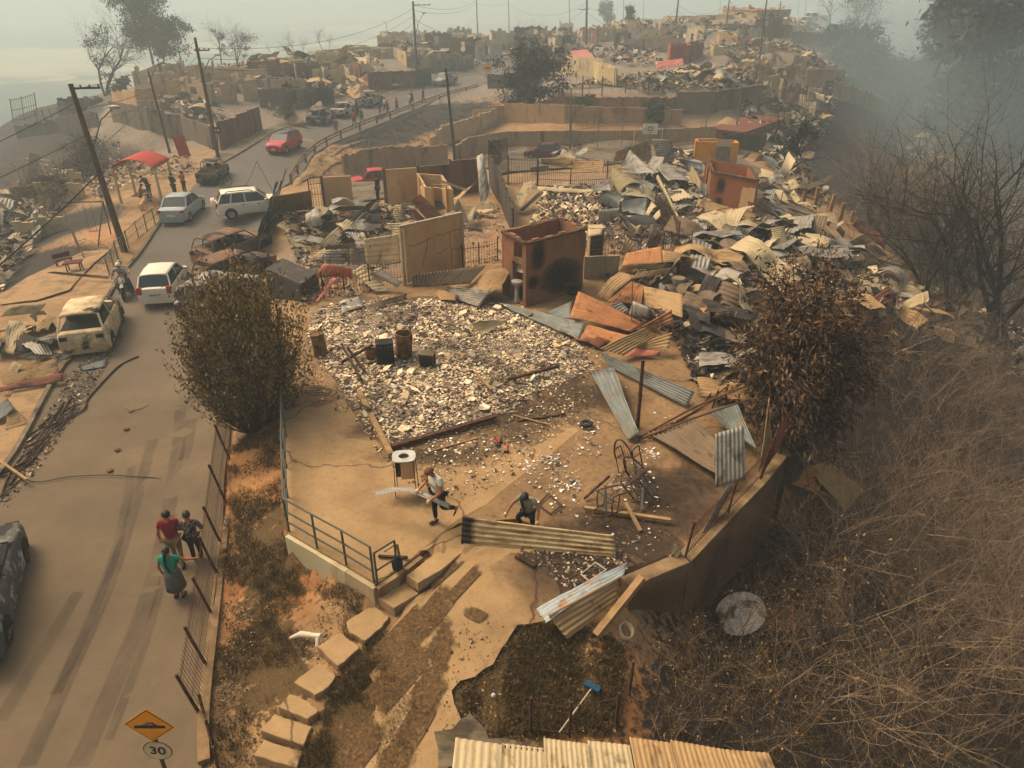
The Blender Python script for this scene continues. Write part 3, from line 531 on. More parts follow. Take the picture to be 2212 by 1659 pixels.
# cream cube house and red block up on the plateau
t_, L_, h_ = boxhouse('burnt_block_cabin', 'cream cube-shaped block room standing alone on the plateau above the stone wall', 'ruin', (1281, 168), (1293, 178), (1329, 186), (1291, 141), 2.7, P_CR, th=.2, opsBC=((.7, 1.0, 1.7, 2.2),), opsCD=((.4, 1.4, 1.1, 2.2),), rag=.03)
b = MB(); b.box((1.35, -.5, .45), (.5, .4, .9)); b.lathe((1.35, -.5, .9), [(.2, 0), (.25, .1), (.2, .3), (.06, .35)], 10); b.build('burnt_stove', CHAR, t_)
t_, L_, h_ = boxhouse('burnt_block_cabin', 'red plastered block room on the upper terrace with a square opening', 'ruin', (1440, 135), (1445, 142), (1488, 139), (1446, 100), 2.9, P_RED, th=.2, opsCD=(), opsBC=((3.0, 3.5, 1.3, 2.0),), rag=.04)
t_, L_, h_ = boxhouse('burnt_block_cabin', 'brown roofless block room right behind the red block', 'ruin', (1478, 130), (1490, 136), (1517, 128), (1490, 97), 3.0, P_BRICK, th=.2, opsBC=((1.5, 2.1, 1.4, 2.0),), rag=.04)
t_, L_, h_ = boxhouse('burnt_block_cabin', 'tan roofless block room on the upper terrace, higher up than the red block', 'ruin', (1545, 98), (1551, 104), (1590, 106), (1551, 75), 3.6, P_TAN, th=.2, opsBC=((.9, 1.2, 1.3, 1.8),), rag=.04)
# tall panelled wall standing alone in the middle
def standing(name, lab, cat, p0, p1, top, z, th, mt, group=None, parts=None):
 a, b_ = P(*p0, z), P(*p1, z); h = W(*top, a.y).z - z; t_ = thing(name, lab, cat, a, 0, group); return t_, b_-a, h
a, b_ = P(872, 616, 1.45), P(1001, 580, 1.45); t_ = thing('standing_wall', 'tall tan board wall of three panels with cracks and a pale trim, left of the orange block room', 'wall', a); v = b_-a; h = W(861, 490, a.y).z-1.45
dd = v.normalized(); ang = math.atan2(dd.y, dd.x); L = v.length
for k, (u0, u1) in enumerate(((.06, .52), (.526, .99))):
 b = MB(); c = dd*(L*(u0+u1)/2); b.box((c.x, c.y, h/2), (L*(u1-u0), .1, h-.1), ang); b.build('wall_panel', P_TAN, t_)
b = MB(); c = dd*L/2; b.box((c.x, c.y, h), (L*1.02, .16, .1), ang); b.box((dd.x*.05, dd.y*.05, h/2-.03), (.12, .15, h-.06), ang); b.box((dd*L).to_tuple()[:2]+(h/2-.03,), (.1, .15, h-.06), ang); b.build('trim', mat('pale_trim', (168, 156, 128), (140, 126, 100)), t_)
b = MB(); nn = Vector((dd.y, -dd.x, 0))
for s_, v0, pts in ((0, 0, [(.1, .66), (.2, .64), (.32, .66), (.42, .70), (.5, .69)]), (0, 0, [(.42, .69), (.38, .5), (.33, .38), (.3, .2)]), (0, 0, [(.55, .72), (.68, .7), (.78, .74), (.97, .72)]), (0, 0, [(.78, .74), (.77, .5), (.8, .35), (.79, .12)]), (0, 0, [(.55, .4), (.66, .43), (.72, .46)]), (0, 0, [(.82, .42), (.9, .4), (.98, .42)])):
 q = [dd*(L*x)+nn*.052+Vector((0, 0, h*y)) for x, y in pts]; q2 = []
 for i in range(len(q)-1):
  for k in range(4): q2.append(q[i].lerp(q[i+1], k/4)+Vector((0, 0, U(-.03, .03))))
 b.tube(q2+[q[-1]], .012, 4)
b.build('crack', CHAR, t_)
def runwall(name, lab, pts, h, th, mt, z=None, post=None, cat='wall', group=None, step=None, rag=.04, ops=None, panel=2.0, bury=.35):
 """wall that follows the ground from pixel to pixel; h metres high (or one h per point)"""
 q = [G(*p) if z is None else P(p[0], p[1], z) for p in pts]; hh = h if isinstance(h, (list, tuple)) else [h]*len(q)
 t_ = thing(name, lab, cat, q[0], 0, group); o = q[0]; body = MB(); pb = MB()
 for i in range(len(q)-1):
  a, b = q[i]-o, q[i+1]-o; L = (b-a).xy.length; n = max(1, round(L/panel)); dd = (b-a).normalized()
  for k in range(n):
   u = a.lerp(b, k/n); v = a.lerp(b, (k+1)/n); zz = min(u.z, v.z)-bury; ha = hh[i]+(hh[i+1]-hh[i])*(k+.5)/n; zt = (u.z+v.z)/2+ha
   g = (v-u).xy.normalized()*(.004); u2 = (u.x+g.x, u.y+g.y); v2 = (v.x-g.x, v.y-g.y)
   wall(body, u2, v2, zz, zt, th, ops[(i+k) % len(ops)] if ops else ())
   if rag > .01: ragged(body, u2, v2, zt, th, amp=rag)
   if post: pb = MB(); pb.box((u.x, u.y, (zz+zt)/2+.06), (post, post, zt-zz+.12), math.atan2(dd.y, dd.x)); pb.build('post', P_GR, t_)
 body.build('wall_body', mt, t_); return t_
RW = runwall
# retaining walls of the burnt plot
def retain(lab, pts, z0, z1, th, mt, name='retaining_wall', cap=None):
 q = [P(x, y, z1) for x, y in pts]; t_ = thing(name, lab, 'wall', (q[0].x, q[0].y, z1)); b = MB(); o = Vector((q[0].x, q[0].y, z1)); z0s = z0 if isinstance(z0, list) else [z0]*len(q)
 for i in range(len(q)-1):
  a, c = q[i]-o, q[i+1]-o; wall(b, a, c, min(z0s[i], z0s[i+1])-z1, -.01*(i % 2), th)
 b.build('wall_body', mt, t_)
 if cap:
  b = MB()
  for i in range(len(q)-1): b.beam(q[i]-o+Vector((0, 0, .03)), q[i+1]-o+Vector((0, 0, .03)), th+.06, .06)
  b.build('coping', cap, t_)
 return t_
retain('low whitewashed retaining wall with peeling paint under the railing', [(621,1155),(690,1194),(750,1230)], .4, 1.5, .16, P_WHITE)
retain('low patchy retaining wall running down to the railing corner', [(751,1231),(812,1268)], .4, 1.49, .16, P_PALE)
retain('short kerb wall from the railing corner up to the yard', [(813,1268),(860,1237),(908,1200)], .7, 1.49, .18, CONC)
retain('tall dirty brown retaining wall holding the yard above the thicket', [(1352,1262),(1420,1232),(1478,1208),(1570,1112),(1640,1040),(1685,985)], -2.6, 1.5, .3, DIRTW, cap=CONC)
retain('dark retaining wall behind the dry brown tree', [(1700,985),(1660,900),(1600,820),(1560,760)], -2.2, 1.45, .25, P_DK)
# kerb wall under the roadside fence
q = smooth_line([P(*p).xy[:] for p in [(446,1659),(446,1539),(470,1319),(486,1173),(500,1000),(512,880)]], 4); b = MB()
for i in range(len(q)-1):
 a = Vector((*q[i], .0)); c = Vector((*q[i+1], .0)); b.beam(a, c+(c-a).normalized()*.01, .22, .5+.002*(i % 2))
structure(b, 'kerb', CONC)
# walls between the lots (ridge middle)
RW('block_wall', 'low brown panel wall next to the bar gate', [(702,452),(765,446)], 1.9, .12, P_TAN, post=.16, rag=.02)
RW('block_wall', 'tan panel wall in front of the red pickup', [(835,443),(903,437)], 2.15, .13, P_TAN, post=.18, rag=.02)
RW('block_wall', 'brown panel wall behind the small tan cabin, left piece', [(906,425),(972,418)], 1.9, .13, P_BRICK, post=.16, rag=.02)
RW('block_wall', 'brown panel wall behind the small tan cabin, right piece', [(974,418),(1034,412)], 2.1, .13, P_BRICK, post=.16, rag=.02)
RW('block_wall', 'leaning sooty wall running back beside the gutted house floor', [(1058,400),(1082,440),(1108,505)], [2.0,1.9,1.3], .1, P_DK, rag=.1)
RW('block_wall', 'short stained board wall right of the orange block room', [(1260,600),(1335,598)], 1.0, .08, P_PALE, rag=.02)
# terraces behind the court
RW('retaining_wall', 'jagged-topped concrete retaining wall along the lower street', [(742,374),(780,366),(860,362),(968,358)], [1.2,1.7,1.9,1.8], .2, P_WALL, rag=.18)
RW('retaining_wall', 'pale concrete wall climbing the bank under the guardrail', [(930,330),(955,314),(1010,296),(1085,262)], [1.2,1.9,1.8,1.6], .2, P_PALE, rag=.12)
RW('retaining_wall', 'upper terrace wall of stained concrete under the stone wall', [(1022,276),(1090,264),(1220,266),(1300,266),(1385,262),(1470,268)], [1.7,2.0,1.9,1.6,1.4,1.5], .2, P_WALL, rag=.05)
RW('retaining_wall', 'lower terrace wall of orange-stained concrete behind the hoop', [(985,352),(1010,335),(1090,316),(1220,314),(1400,309),(1545,300)], [1.6,1.7,1.5,1.5,1.3,1.3], .2, P_WALL, rag=.03)
RW('stone_wall', 'long rough stone wall at the edge of the plateau above the court', [(1222,236),(1300,240),(1400,242),(1455,242)], [1.2,1.4,1.5,1.5], .35, plaster('stone', (132, 104, 74), (84, 66, 48), .5, 2.2), rag=.12)
RW('stone_wall', 'tall grey stone wall closing the right end of the terraces', [(1457,243),(1540,243),(1640,232)], [2.2,2.3,2.6], .35, P_GR, rag=.05)
RW('block_wall', 'pale weathered wall along the edge of the plateau behind the dark bush', [(1196,158),(1250,163),(1302,166)], [2.6,2.5,2.3], .2, P_PALE, rag=.05)
RW('block_wall', 'dark boundary wall at the bend of the road left of the dark bush', [(1054,192),(1090,190),(1120,184)], 1.8, .15, P_DK, rag=.02)
# foreground corrugated roof
roofz = 2.35
# ---------------------------------------------------------------- sheet metal
def metal(name, c1, c2, rust, amt, rough=.55, metallic=.25):
 m, t = newmat(name, rough, metallic); uv = t.n('ShaderNodeUVMap'); oi = t.n('ShaderNodeObjectInfo'); r = t.mth('MULTIPLY', oi.outputs['Random'], 61.0)
 def vec(sx, sy):
  mp = t.n('ShaderNodeMapping'); t.l(uv.outputs[0], mp.inputs[0]); mp.inputs['Scale'].default_value = (sx, sy, 1); cb = t.n('ShaderNodeCombineXYZ'); t.l(r, cb.inputs[0]); t.l(r, cb.inputs[1]); t.l(cb.outputs[0], mp.inputs['Location']); return mp.outputs[0]
 a = t.noise(1.0, vec(1.2, 9), 6, .65); b = t.noise(1.0, vec(1.5, 2.2), 6, .7, .4); c = t.noise(1, vec(14, 22), 4, .7)
 o = t.ramp(a, [(.3, c1), (.7, c2)]); o = t.mix(t.thr(b, .64-amt*.3, .74-amt*.3), o, rust); o = t.mix(t.mth('MULTIPLY', t.thr(c, .55, .75), .45), o, tuple(v*.45 for v in c1))
 d = t.noise(1.0, vec(.7, .9), 5, .7, .8); o = t.mix(t.mth('MULTIPLY', t.thr(d, .56, .68), .7), o, (46, 40, 34))
 t.l(o, t.b.inputs['Base Color']); t.bump(c, .15, .004); return m
MT = {'zinc': metal('zinc_sheet', (158, 152, 136), (124, 118, 106), (100, 86, 68), .4), 'blue': metal('blue_grey_sheet', (128, 134, 124), (92, 98, 94), (118, 106, 88), .45), 'tan': metal('tan_sheet', (176, 146, 100), (150, 118, 76), (112, 78, 48), .3, .75, .05),
  'orange': metal('orange_sheet', (186, 128, 78), (158, 106, 64), (110, 66, 38), .25, .8, 0), 'rust': metal('rusty_sheet', (122, 72, 44), (92, 54, 36), (56, 38, 30), .4, .85, 0), 'cream': metal('cream_sheet', (190, 172, 132), (166, 146, 106), (120, 96, 62), .25, .7, .05),
  'dark': metal('sooty_sheet', (70, 64, 56), (48, 44, 40), (92, 74, 54), .3, .8, .1), 'red': metal('red_sheet', (186, 112, 92), (160, 88, 70), (120, 66, 50), .2, .7, 0), 'white': metal('white_blue_sheet', (176, 178, 170), (120, 138, 142), (150, 104, 62), .35, .6, .1),
  'brown': metal('brown_grey_sheet', (128, 108, 82), (102, 86, 66), (76, 58, 42), .3, .75, .1)}
def sheet_mesh(c, pitch=.125, amp=.026, crump=.055, bend=0, seed=0, flat=False, tear=0.0, name='sheet'):
 """c = four corners (0-1 and 3-2 are the long, ridged edges)"""
 c = [Vector(p) for p in c]; L = ((c[1]-c[0]).length+(c[2]-c[3]).length)/2; Wd = ((c[3]-c[0]).length+(c[2]-c[1]).length)/2
 nw = max(2, round(Wd/pitch)); nv = nw*4 if not flat else max(3, round(Wd/.15)); nu = max(4, min(40, round(L/.14)))
 nrm = ((c[1]-c[0])+(c[2]-c[3])).cross((c[3]-c[0])+(c[2]-c[1]))
 if nrm.length < 1e-6: nrm = Vector((0, 0, 1))
 nrm.normalize()
 if nrm.z < 0: nrm = -nrm
 vs = []; uvs = []
 for i in range(nu+1):
  u = i/nu
  for j in range(nv+1):
   v = j/nv; e0 = tear*n3(v*6, seed*3.1)*.8 if i == nu else 0
   uu = u+e0/ max(L, .1); p = c[0].lerp(c[1], uu).lerp(c[3].lerp(c[2], uu), v)
   w_ = 0 if flat else amp*math.sin(2*math.pi*nw*v)
   cr = crump*(n3(u*L*.9+seed*7.3, v*Wd*.9, seed)*1.6 + n3(u*L*2.6+seed*3.3, v*Wd*2.2, seed+9)*.6) + crump*1.1*abs(n3(u*L*.7+seed, seed*2.0))*2
   cr *= min(1, .35+4*min(u, 1-u)) if crump < .06 else 1
   p = p + nrm*(w_+cr+bend*math.sin(math.pi*u)); vs.append(p); uvs.append((u*L, v*Wd))
 fs = [(i*(nv+1)+j, (i+1)*(nv+1)+j, (i+1)*(nv+1)+j+1, i*(nv+1)+j+1) for i in range(nu) for j in range(nv)]
 me = bpy.data.meshes.new(name); cen = sum(c, Vector())/4; cen.z = min(p.z for p in c)
 me.from_pydata([tuple(p-cen) for p in vs], [], fs); ul = me.uv_layers.new(name='uv'); lv = np.empty(len(me.loops), np.int32); me.loops.foreach_get('vertex_index', lv)
 ul.data.foreach_set('uv', np.array(uvs, np.float32)[lv].ravel()); me.shade_smooth(); return me, cen
def csheet(corners, mt, lab, group='loose metal sheets in the debris', name='metal_sheet', cat='metal sheet', thick=.004, **kw):
 me, cen = sheet_mesh(corners, name=name, **kw); me.materials.append(MT[mt] if isinstance(mt, str) else mt); o = bpy.data.objects.new(name, me); COL.objects.link(o); o.location = cen
 md = o.modifiers.new('t', 'SOLIDIFY'); md.thickness = thick; tag(o, lab, cat, group); return o
def px4(fr, a, z=None):
 out = []
 for k in range(4):
  x, y, h = a[3*k:3*k+3]; X, Y = fv(fr, x, y); out.append(G(X, Y, h+.05))
 return out
_sd = 0
def S_(fr, a, mt, lab, **kw):
 global _sd; _sd += 1
 return csheet(px4(fr, a), mt, lab, seed=_sd, **kw)
# ---- around the main plot
S_('C5', [1535,230,.9, 1960,440,.25, 1880,490,.2, 1480,395,.55], 'orange', 'large orange ribbed sheet slanting right of the orange block room')
S_('C5', [1005,300,.15, 1585,440,.35, 1540,545,.15, 1120,360,.1], 'blue', 'long grey-blue corrugated sheet pointing from the block room to the orange pile')
S_('C5', [1600,445,.3, 1930,540,.2, 1850,590,.12, 1535,545,.15], 'orange', 'narrow orange sheet under the large orange ribbed sheet')
S_('C5', [1550,500,.15, 1745,555,.15, 1680,600,.1, 1505,545,.1], 'rust', 'dark rusty sheet half buried under the orange pile')
S_('C5', [1330,370,.2, 1500,290,.6, 1490,400,.4, 1390,420,.1], 'blue', 'grey-blue sheet tucked behind the large orange ribbed sheet', crump=.03)
S_('C5', [1675,600,.45, 1970,465,.8, 2045,520,.5, 1830,645,.25], 'tan', 'tan corrugated sheet with a sooty edge, lowest of the tan pile')
S_('C5', [1900,590,.25, 2145,495,.7, 2120,600,.35, 1950,610,.15], 'tan', 'pale tan corrugated sheet at the right end of the tan pile')
S_('C5', [1830,650,.12, 1900,598,.2, 2070,620,.25, 2060,645,.12], 'red', 'thin reddish sheet lying under the tan pile', flat=True)
S_('C5', [1950,455,.6, 2140,345,1.0, 2150,430,.75, 1980,490,.35], 'orange', 'orange corrugated sheet lifted at its right end above the tan pile')
S_('C5', [1655,270,.6, 1800,100,1.5, 1905,130,1.5, 1720,300,.5], 'tan', 'yellow-tan corrugated sheet leaning steeply over the pile', bend=.1)
S_('C5', [1720,300,.4, 1880,165,.9, 1960,190,.9, 1945,310,.5], 'orange', 'orange-tan ribbed sheet beneath the steep yellow-tan one', crump=.02)
S_('C5', [1960,195,.9, 2212,250,1.0, 2212,400,.5, 1945,315,.35], 'tan', 'wide pale stained panel with seams at the right of the pile', pitch=.3, amp=.008, crump=.02)
S_('F2', [1350,1225,1.0, 1390,1100,1.3, 1735,1035,1.5, 1750,1190,1.2], 'orange', 'broad flat orange sheet topping the pile beside the burnt bars', flat=True, crump=.03)
S_('F2', [1370,1240,.8, 1560,1205,1.1, 1760,1210,1.1, 1740,1265,.8], 'cream', 'thin cream curled sheet just under the broad flat orange one', flat=True)
S_('F2', [1450,1350,.6, 1500,1280,.8, 1830,1240,1.0, 1800,1300,.7], 'tan', 'tan corrugated strip under the curled cream sheet', crump=.02)
S_('F2', [1740,1065,1.1, 2090,1160,.9, 2060,1180,.8, 1750,1190,.9], 'tan', 'tan ribbed strip running right from the broad orange sheet')
S_('F2', [1830,1280,.4, 1900,1120,1.2, 1925,1150,1.2, 1650,1440,.1], 'brown', 'greenish bent strip hanging by the rusty drum', flat=True)
S_('F2', [700,1659,.1, 890,1570,.6, 900,1640,.3, 860,1659,.05], 'blue', 'grey corrugated corner sticking out left of the large orange sheet')
S_('C5', [1745,315,.5, 1810,292,.55, 1865,350,.4, 1810,395,.25], 'zinc', 'small dark grey corrugated piece with a bent end', crump=.03)
S_('C5', [1858,392,.3, 1890,290,.7, 2010,340,.6, 1990,405,.25], 'zinc', 'smooth grey piece beside the thin upright rod', flat=True, crump=.03)
S_('C5', [1655,612,.35, 2290,880,.5, 2240,975,.1, 1740,715,.1], 'blue', 'very long grey-blue corrugated sheet sloping down to the right')
S_('C5', [1610,745,.12, 1855,1195,.06, 1930,1150,.3, 1765,720,.45], 'blue', 'long grey corrugated sheet lying on the bare yard, left of the rusty post', bend=.05)
S_('F4', [600,500,.1, 1300,920,.2, 1290,590,.5, 1020,350,.45], 'brown', 'wide grey-brown sheet lying under the dry sticks')
S_('F4', [1270,1035,.15, 1270,510,1.3, 1550,430,1.5, 1560,960,.35], 'zinc', 'bright grey corrugated sheet standing upright by the yard fence', crump=.015, pitch=.11, amp=.024)
S_('F4', [1190,290,.4, 1390,470,.3, 1670,660,.5, 1480,210,.8], 'blue', 'blue-grey corrugated sheet behind the upright one')
S_('F4', [1280,310,.25, 1450,440,.2, 1480,400,.2, 1370,290,.3], 'tan', 'narrow tan strip between the sticks and the blue-grey sheet', flat=True)
S_('F4', [1685,880,.4, 1790,160,2.0, 1800,560,1.2, 1810,690,.8], 'tan', 'tall narrow twisted sheet standing at the yard fence', crump=.02)
S_('F4', [1045,1650,.2, 1390,1000,.7, 1420,1060,.5, 1110,1650,.1], 'zinc', 'narrow pale strip lying along the inside of the bar fence', flat=True, crump=.015)
S_('F4', [820,1659,.1, 890,1575,.4, 940,1659,.1, 880,1700,.05], 'cream', 'small striped corner of sheet at the edge of the sooty yard')
S_('C8', [2080,385,.05, 2165,208,.3, 2208,262,.3, 2200,345,.08], 'cream', 'small striped cream sheet propped on the bar fence')
S_('C8', [1262,632,.35, 1855,325,.75, 1830,400,.95, 1330,720,.55], 'white', 'blue and white streaked sheet on top of the one by the leaning timber')
S_('C8', [1335,665,.6, 1800,415,.85, 1775,590,.5, 1465,825,.2], 'tan', 'rust-orange streaked corrugated sheet at the edge of the path by the leaning timber', pitch=.12, amp=.02)
S_('C6', [700,1480,1.0, 940,1560,1.1, 1000,1400,1.5, 800,1370,1.6], 'orange', 'orange corrugated sheet tipped into the gully, left one')
S_('C6', [800,1370,1.4, 1060,1659,1.0, 1180,1520,1.4, 940,1330,1.8], 'tan', 'tan torn corrugated sheet tipped into the gully, right one')
S_('C9', [500,760,.2, 580,650,.3, 720,600,.3, 740,760,.2], 'rust', 'rusty corrugated sheet lying in the thicket beside the white dish')
S_('C5', [460,205,.3, 455,120,.9, 940,60,1.1, 830,180,.6], 'brown', 'long weathered sheet leaning on the foot of the tan panel wall')
S_('C5', [640,160,.2, 1035,25,1.2, 1110,95,1.1, 920,300,.3], 'tan', 'broad crumpled tan sheet sweeping up to the block room', crump=.09)
S_('C5', [655,200,.25, 975,225,.7, 890,330,.15, 745,280,.1], 'zinc', 'triangular grey corrugated sheet in front of the block room')
S_('C5', [590,215,.2, 750,250,.3, 745,290,.15, 640,285,.1], 'tan', 'small tan sheet lying on the pale rubble')
S_('C5', [150,325,.1, 425,242,.4, 420,285,.2, 165,350,.08], 'brown', 'grey-brown corrugated sheet at the top left of the rubble floor')
S_('C5', [0,290,.1, 130,270,.2, 150,330,.15, 0,370,.08], 'zinc', 'dull grey sheet corner beside the water drum')
S_('C5', [1070,20,1.4, 1190,25,1.6, 1205,120,1.3, 1085,85,1.0], 'cream', 'cream sheet curled over the top of the doorway of the block room', crump=.08)
S_('C5', [820,450,.2, 900,425,.45, 1090,420,.3, 905,520,.05], 'cream', 'yellowed sheet folded on the middle of the rubble floor', flat=True, crump=.12)
# held sheet and its bearer stay together in the picture; the sheet is a thing
pts = [P(*fv('C8', 785, 30), 1.53+.62), P(*fv('C8', 1765, 150), 1.53+.42), P(*fv('C8', 1785, 292), 1.56), P(*fv('C8', 775, 205), 1.56)]
m, t = newmat('held_sheet', .65, .1); uv = t.n('ShaderNodeUVMap'); sx = t.n('ShaderNodeSeparateXYZ'); t.l(uv.outputs[0], sx.inputs[0]); mp = t.n('ShaderNodeMapping'); t.l(uv.outputs[0], mp.inputs[0]); mp.inputs['Scale'].default_value = (.8, 8, 1)
o_ = t.ramp(t.noise(1, mp.outputs[0], 6, .7), [(.35, (112, 78, 48)), (.5, (186, 160, 112)), (.7, (206, 184, 136))]); mp2 = t.n('ShaderNodeMapping'); t.l(uv.outputs[0], mp2.inputs[0]); mp2.inputs['Scale'].default_value = (1, 4, 1); n_0 = t.noise(1.2, mp2.outputs[0], 5, .7)
o_ = t.mix(t.thr(t.mth('ADD', sx.outputs[0], t.mth('MULTIPLY', n_0, .5)), .62, .46), o_, (40, 30, 24)); o_ = t.mix(t.thr(t.mth('SUBTRACT', t.mth('ADD', sx.outputs[0], n_0), 4.55), 0, .25), o_, (112, 118, 106)); o_ = t.mix(t.mth('MULTIPLY', t.thr(t.noise(2.2, uv.outputs[0], 5, .7), .5, .66), .6), o_, (84, 58, 38)); t.l(o_, t.b.inputs['Base Color'])
csheet(pts, m, 'long ribbed cream sheet with sooty ends held up by the crouching woman', pitch=.115, amp=.026, crump=.008, seed=77, group=None)
# ---- left of the lots (frame F1)
S_('F1', [1325,280,1.5, 1440,200,1.9, 1750,510,1.0, 1530,540,.6], 'rust', 'rusty brown corrugated sheet leaning on the small tan cabin')
S_('F1', [1300,370,.9, 1370,400,.9, 1530,540,.3, 1400,555,.2], 'rust', 'dark rusty corrugated piece under the leaning rusty sheet')
S_('F1', [1130,345,.9, 1220,350,.9, 1230,520,.2, 1070,520,.1], 'cream', 'cream ribbed sheet standing on end left of the rusty one')
S_('F1', [1190,320,.8, 1330,315,.9, 1330,345,.7, 1200,350,.6], 'cream', 'narrow cream strip above the cream ribbed sheet')
S_('F1', [330,410,.8, 450,355,1.0, 800,350,.8, 740,390,.5], 'brown', 'long grey ribbed sheet along the foot of the brown panel wall', pitch=.15)
S_('F1', [400,560,.7, 660,405,1.0, 720,410,.9, 470,640,.2], 'zinc', 'grey ribbed sheet fanning out to the left in the first debris heap', crump=.05)
S_('F1', [560,600,.6, 740,430,1.1, 790,420,1.1, 640,690,.2], 'zinc', 'grey pleated sheet in the middle of the first debris heap', crump=.08)
S_('F1', [720,560,.8, 800,430,1.1, 830,560,.6, 790,650,.2], 'brown', 'short grey sheet hanging at the heap beside the burnt bed frame')
S_('F1', [780,440,1.1, 920,460,1.0, 990,600,.3, 850,620,.3], 'zinc', 'grey sheet folded over the burnt bed frame', crump=.05)
S_('F1', [800,410,1.0, 880,310,1.2, 955,320,1.1, 870,400,.9], 'cream', 'small cream curl of sheet in front of the red pickup')
S_('F1', [260,450,.5, 290,385,.9, 360,450,.6, 330,510,.2], 'cream', 'small pale curl of sheet right of the bar gate')
S_('F1', [40,470,.5, 80,400,.9, 200,460,.5, 130,510,.2], 'cream', 'pale striped curl of sheet below the bar gate')
S_('F1', [170,510,.4, 250,460,.7, 430,460,.6, 300,530,.2], 'dark', 'dark bent sheet between the two pale curls')
S_('F1', [170,650,.3, 260,520,1.0, 420,570,.7, 330,740,.1], 'dark', 'sooty crumpled sheet heaped at the left of the first lot', crump=.12)
S_('F1', [730,760,1.5, 1150,700,1.7, 1200,1060,.4, 770,1080,.3], 'cream', 'big upright stained cream sheet left of the tan panel wall', pitch=.25, amp=.012, crump=.05)
S_('F1', [1040,570,1.6, 1210,560,1.7, 1200,760,1.0, 1110,740,.9], 'cream', 'pale scorched sheet behind the top left corner of the panel wall', crump=.06)
S_('F1', [250,910,.9, 560,900,1.1, 570,1080,.3, 245,1060,.3], 'zinc', 'pale grey upright sheet, left half of the pair over the pink roof', pitch=.2, crump=.03)
S_('F1', [570,910,1.1, 740,860,1.2, 770,1080,.4, 580,1090,.3], 'zinc', 'pale grey upright sheet, right half of the pair over the pink roof', pitch=.2, crump=.05)
S_('F1', [70,860,.9, 240,830,1.0, 110,1030,.3, 90,990,.3], 'tan', 'curled tan ribbed sheet left of the pale grey pair', crump=.06)
S_('F1', [250,860,.7, 620,800,.8, 640,880,.5, 260,900,.5], 'brown', 'brown bent sheet lying over the pale grey pair')
S_('F1', [470,820,.7, 580,730,1.0, 640,800,.7, 520,850,.5], 'rust', 'rust-brown bent scrap on top of the brown bent sheet', flat=True, crump=.08)
S_('F1', [130,1230,.9, 240,1065,1.4, 580,1130,1.3, 590,1240,.7], 'red', 'salmon pink collapsed roof sheet behind the bar fence', pitch=.3, amp=.01, crump=.04)
S_('F1', [130,1550,.1, 350,1240,.9, 410,1250,.9, 165,1555,.1], 'red', 'salmon pink torn strip leaning down to the bar fence', flat=True)
S_('F1', [590,1180,.6, 720,1090,.9, 1050,1390,.1, 870,1410,.1], 'cream', 'long pale sheet sliding down behind the bar fence', pitch=.25)
S_('F1', [800,1160,.7, 950,1150,.8, 1230,1300,.4, 1160,1370,.1], 'zinc', 'curved grey sheet under the foot of the panel wall', bend=.25, crump=.03)
S_('F1', [1860,370,.9, 1900,250,1.6, 2050,560,.3, 1950,570,.2], 'zinc', 'pointed grey corrugated sheet standing right of the small tan cabin')
S_('F1', [2010,350,.8, 2150,345,.9, 2080,600,.1, 2000,540,.2], 'cream', 'pale green-cream ribbed sheet beside the pointed grey one', pitch=.2)
S_('F1', [1850,260,1.2, 2110,70,2.0, 2170,10,2.2, 1860,350,1.0], 'tan', 'long tan sheet slanting up to the right of the small tan cabin', flat=True)
S_('F1', [1520,0,2.4, 1840,70,2.3, 2030,140,2.0, 2010,170,1.9], 'cream', 'thin pale strip lying across the top of the small tan cabin', flat=True)
S_('F1', [1960,610,.3, 2212,640,.35, 2212,680,.1, 2000,670,.1], 'brown', 'narrow ribbed strip on the red soil behind the panel wall', bend=.1)
S_('C2', [875,1015,2.4, 905,1010,2.4, 950,1200,.9, 905,1340,.3], 'zinc', 'tall curved grey sheet standing at the corner of the bar fence', bend=.3)
# ---- gutted house behind the block room (frame F2)
S_('F2', [300,620,.5, 400,420,1.3, 520,400,1.4, 370,660,.4], 'cream', 'pale sheet leaning against the sooty wall on the left of the gutted floor')
S_('F2', [350,690,.2, 565,490,.8, 590,520,.7, 400,690,.1], 'brown', 'narrow folded sheet in front of the pale leaning one', flat=True)
S_('F2', [525,455,.4, 1080,490,.5, 1080,525,.3, 540,500,.2], 'cream', 'long wavy pale sheet along the back of the gutted floor', flat=True, crump=.07)
S_('F2', [560,185,1.7, 1185,200,1.8, 1170,320,1.2, 570,240,1.3], 'tan', 'long tan corrugated sheet hanging over the bar gates')
S_('F2', [680,185,1.7, 860,105,2.1, 900,190,1.8, 800,185,1.7], 'cream', 'tent-shaped pale sheet on top of the bar gates')
S_('F2', [880,130,1.9, 1000,180,1.9, 1100,190,1.8, 920,195,1.7], 'zinc', 'flattened grey sheet right of the tent-shaped one')
S_('F2', [1270,200,.6, 1290,120,1.5, 1620,0,2.4, 1640,210,.9], 'zinc', 'tall pale grey sheet wall behind the curls, left part', pitch=.16)
S_('F2', [1645,0,2.4, 1830,0,2.5, 1860,210,1.0, 1700,240,.8], 'zinc', 'tall pale grey sheet wall behind the curls, right part', pitch=.16)
S_('F2', [1345,230,1.4, 1430,110,2.0, 1680,330,1.2, 1350,320,1.0], 'zinc', 'fan-shaped curled grey corrugated sheet', crump=.1)
S_('F2', [1680,260,.9, 1790,225,1.1, 2010,400,.6, 1790,400,.5], 'zinc', 'light grey corrugated sheet lying right of the fan-shaped curl')
S_('F2', [1230,350,1.4, 1330,310,1.6, 1550,430,1.2, 1320,530,.6], 'cream', 'barrel-curved pale corrugated sheet over a dark hollow', bend=.45, crump=.03)
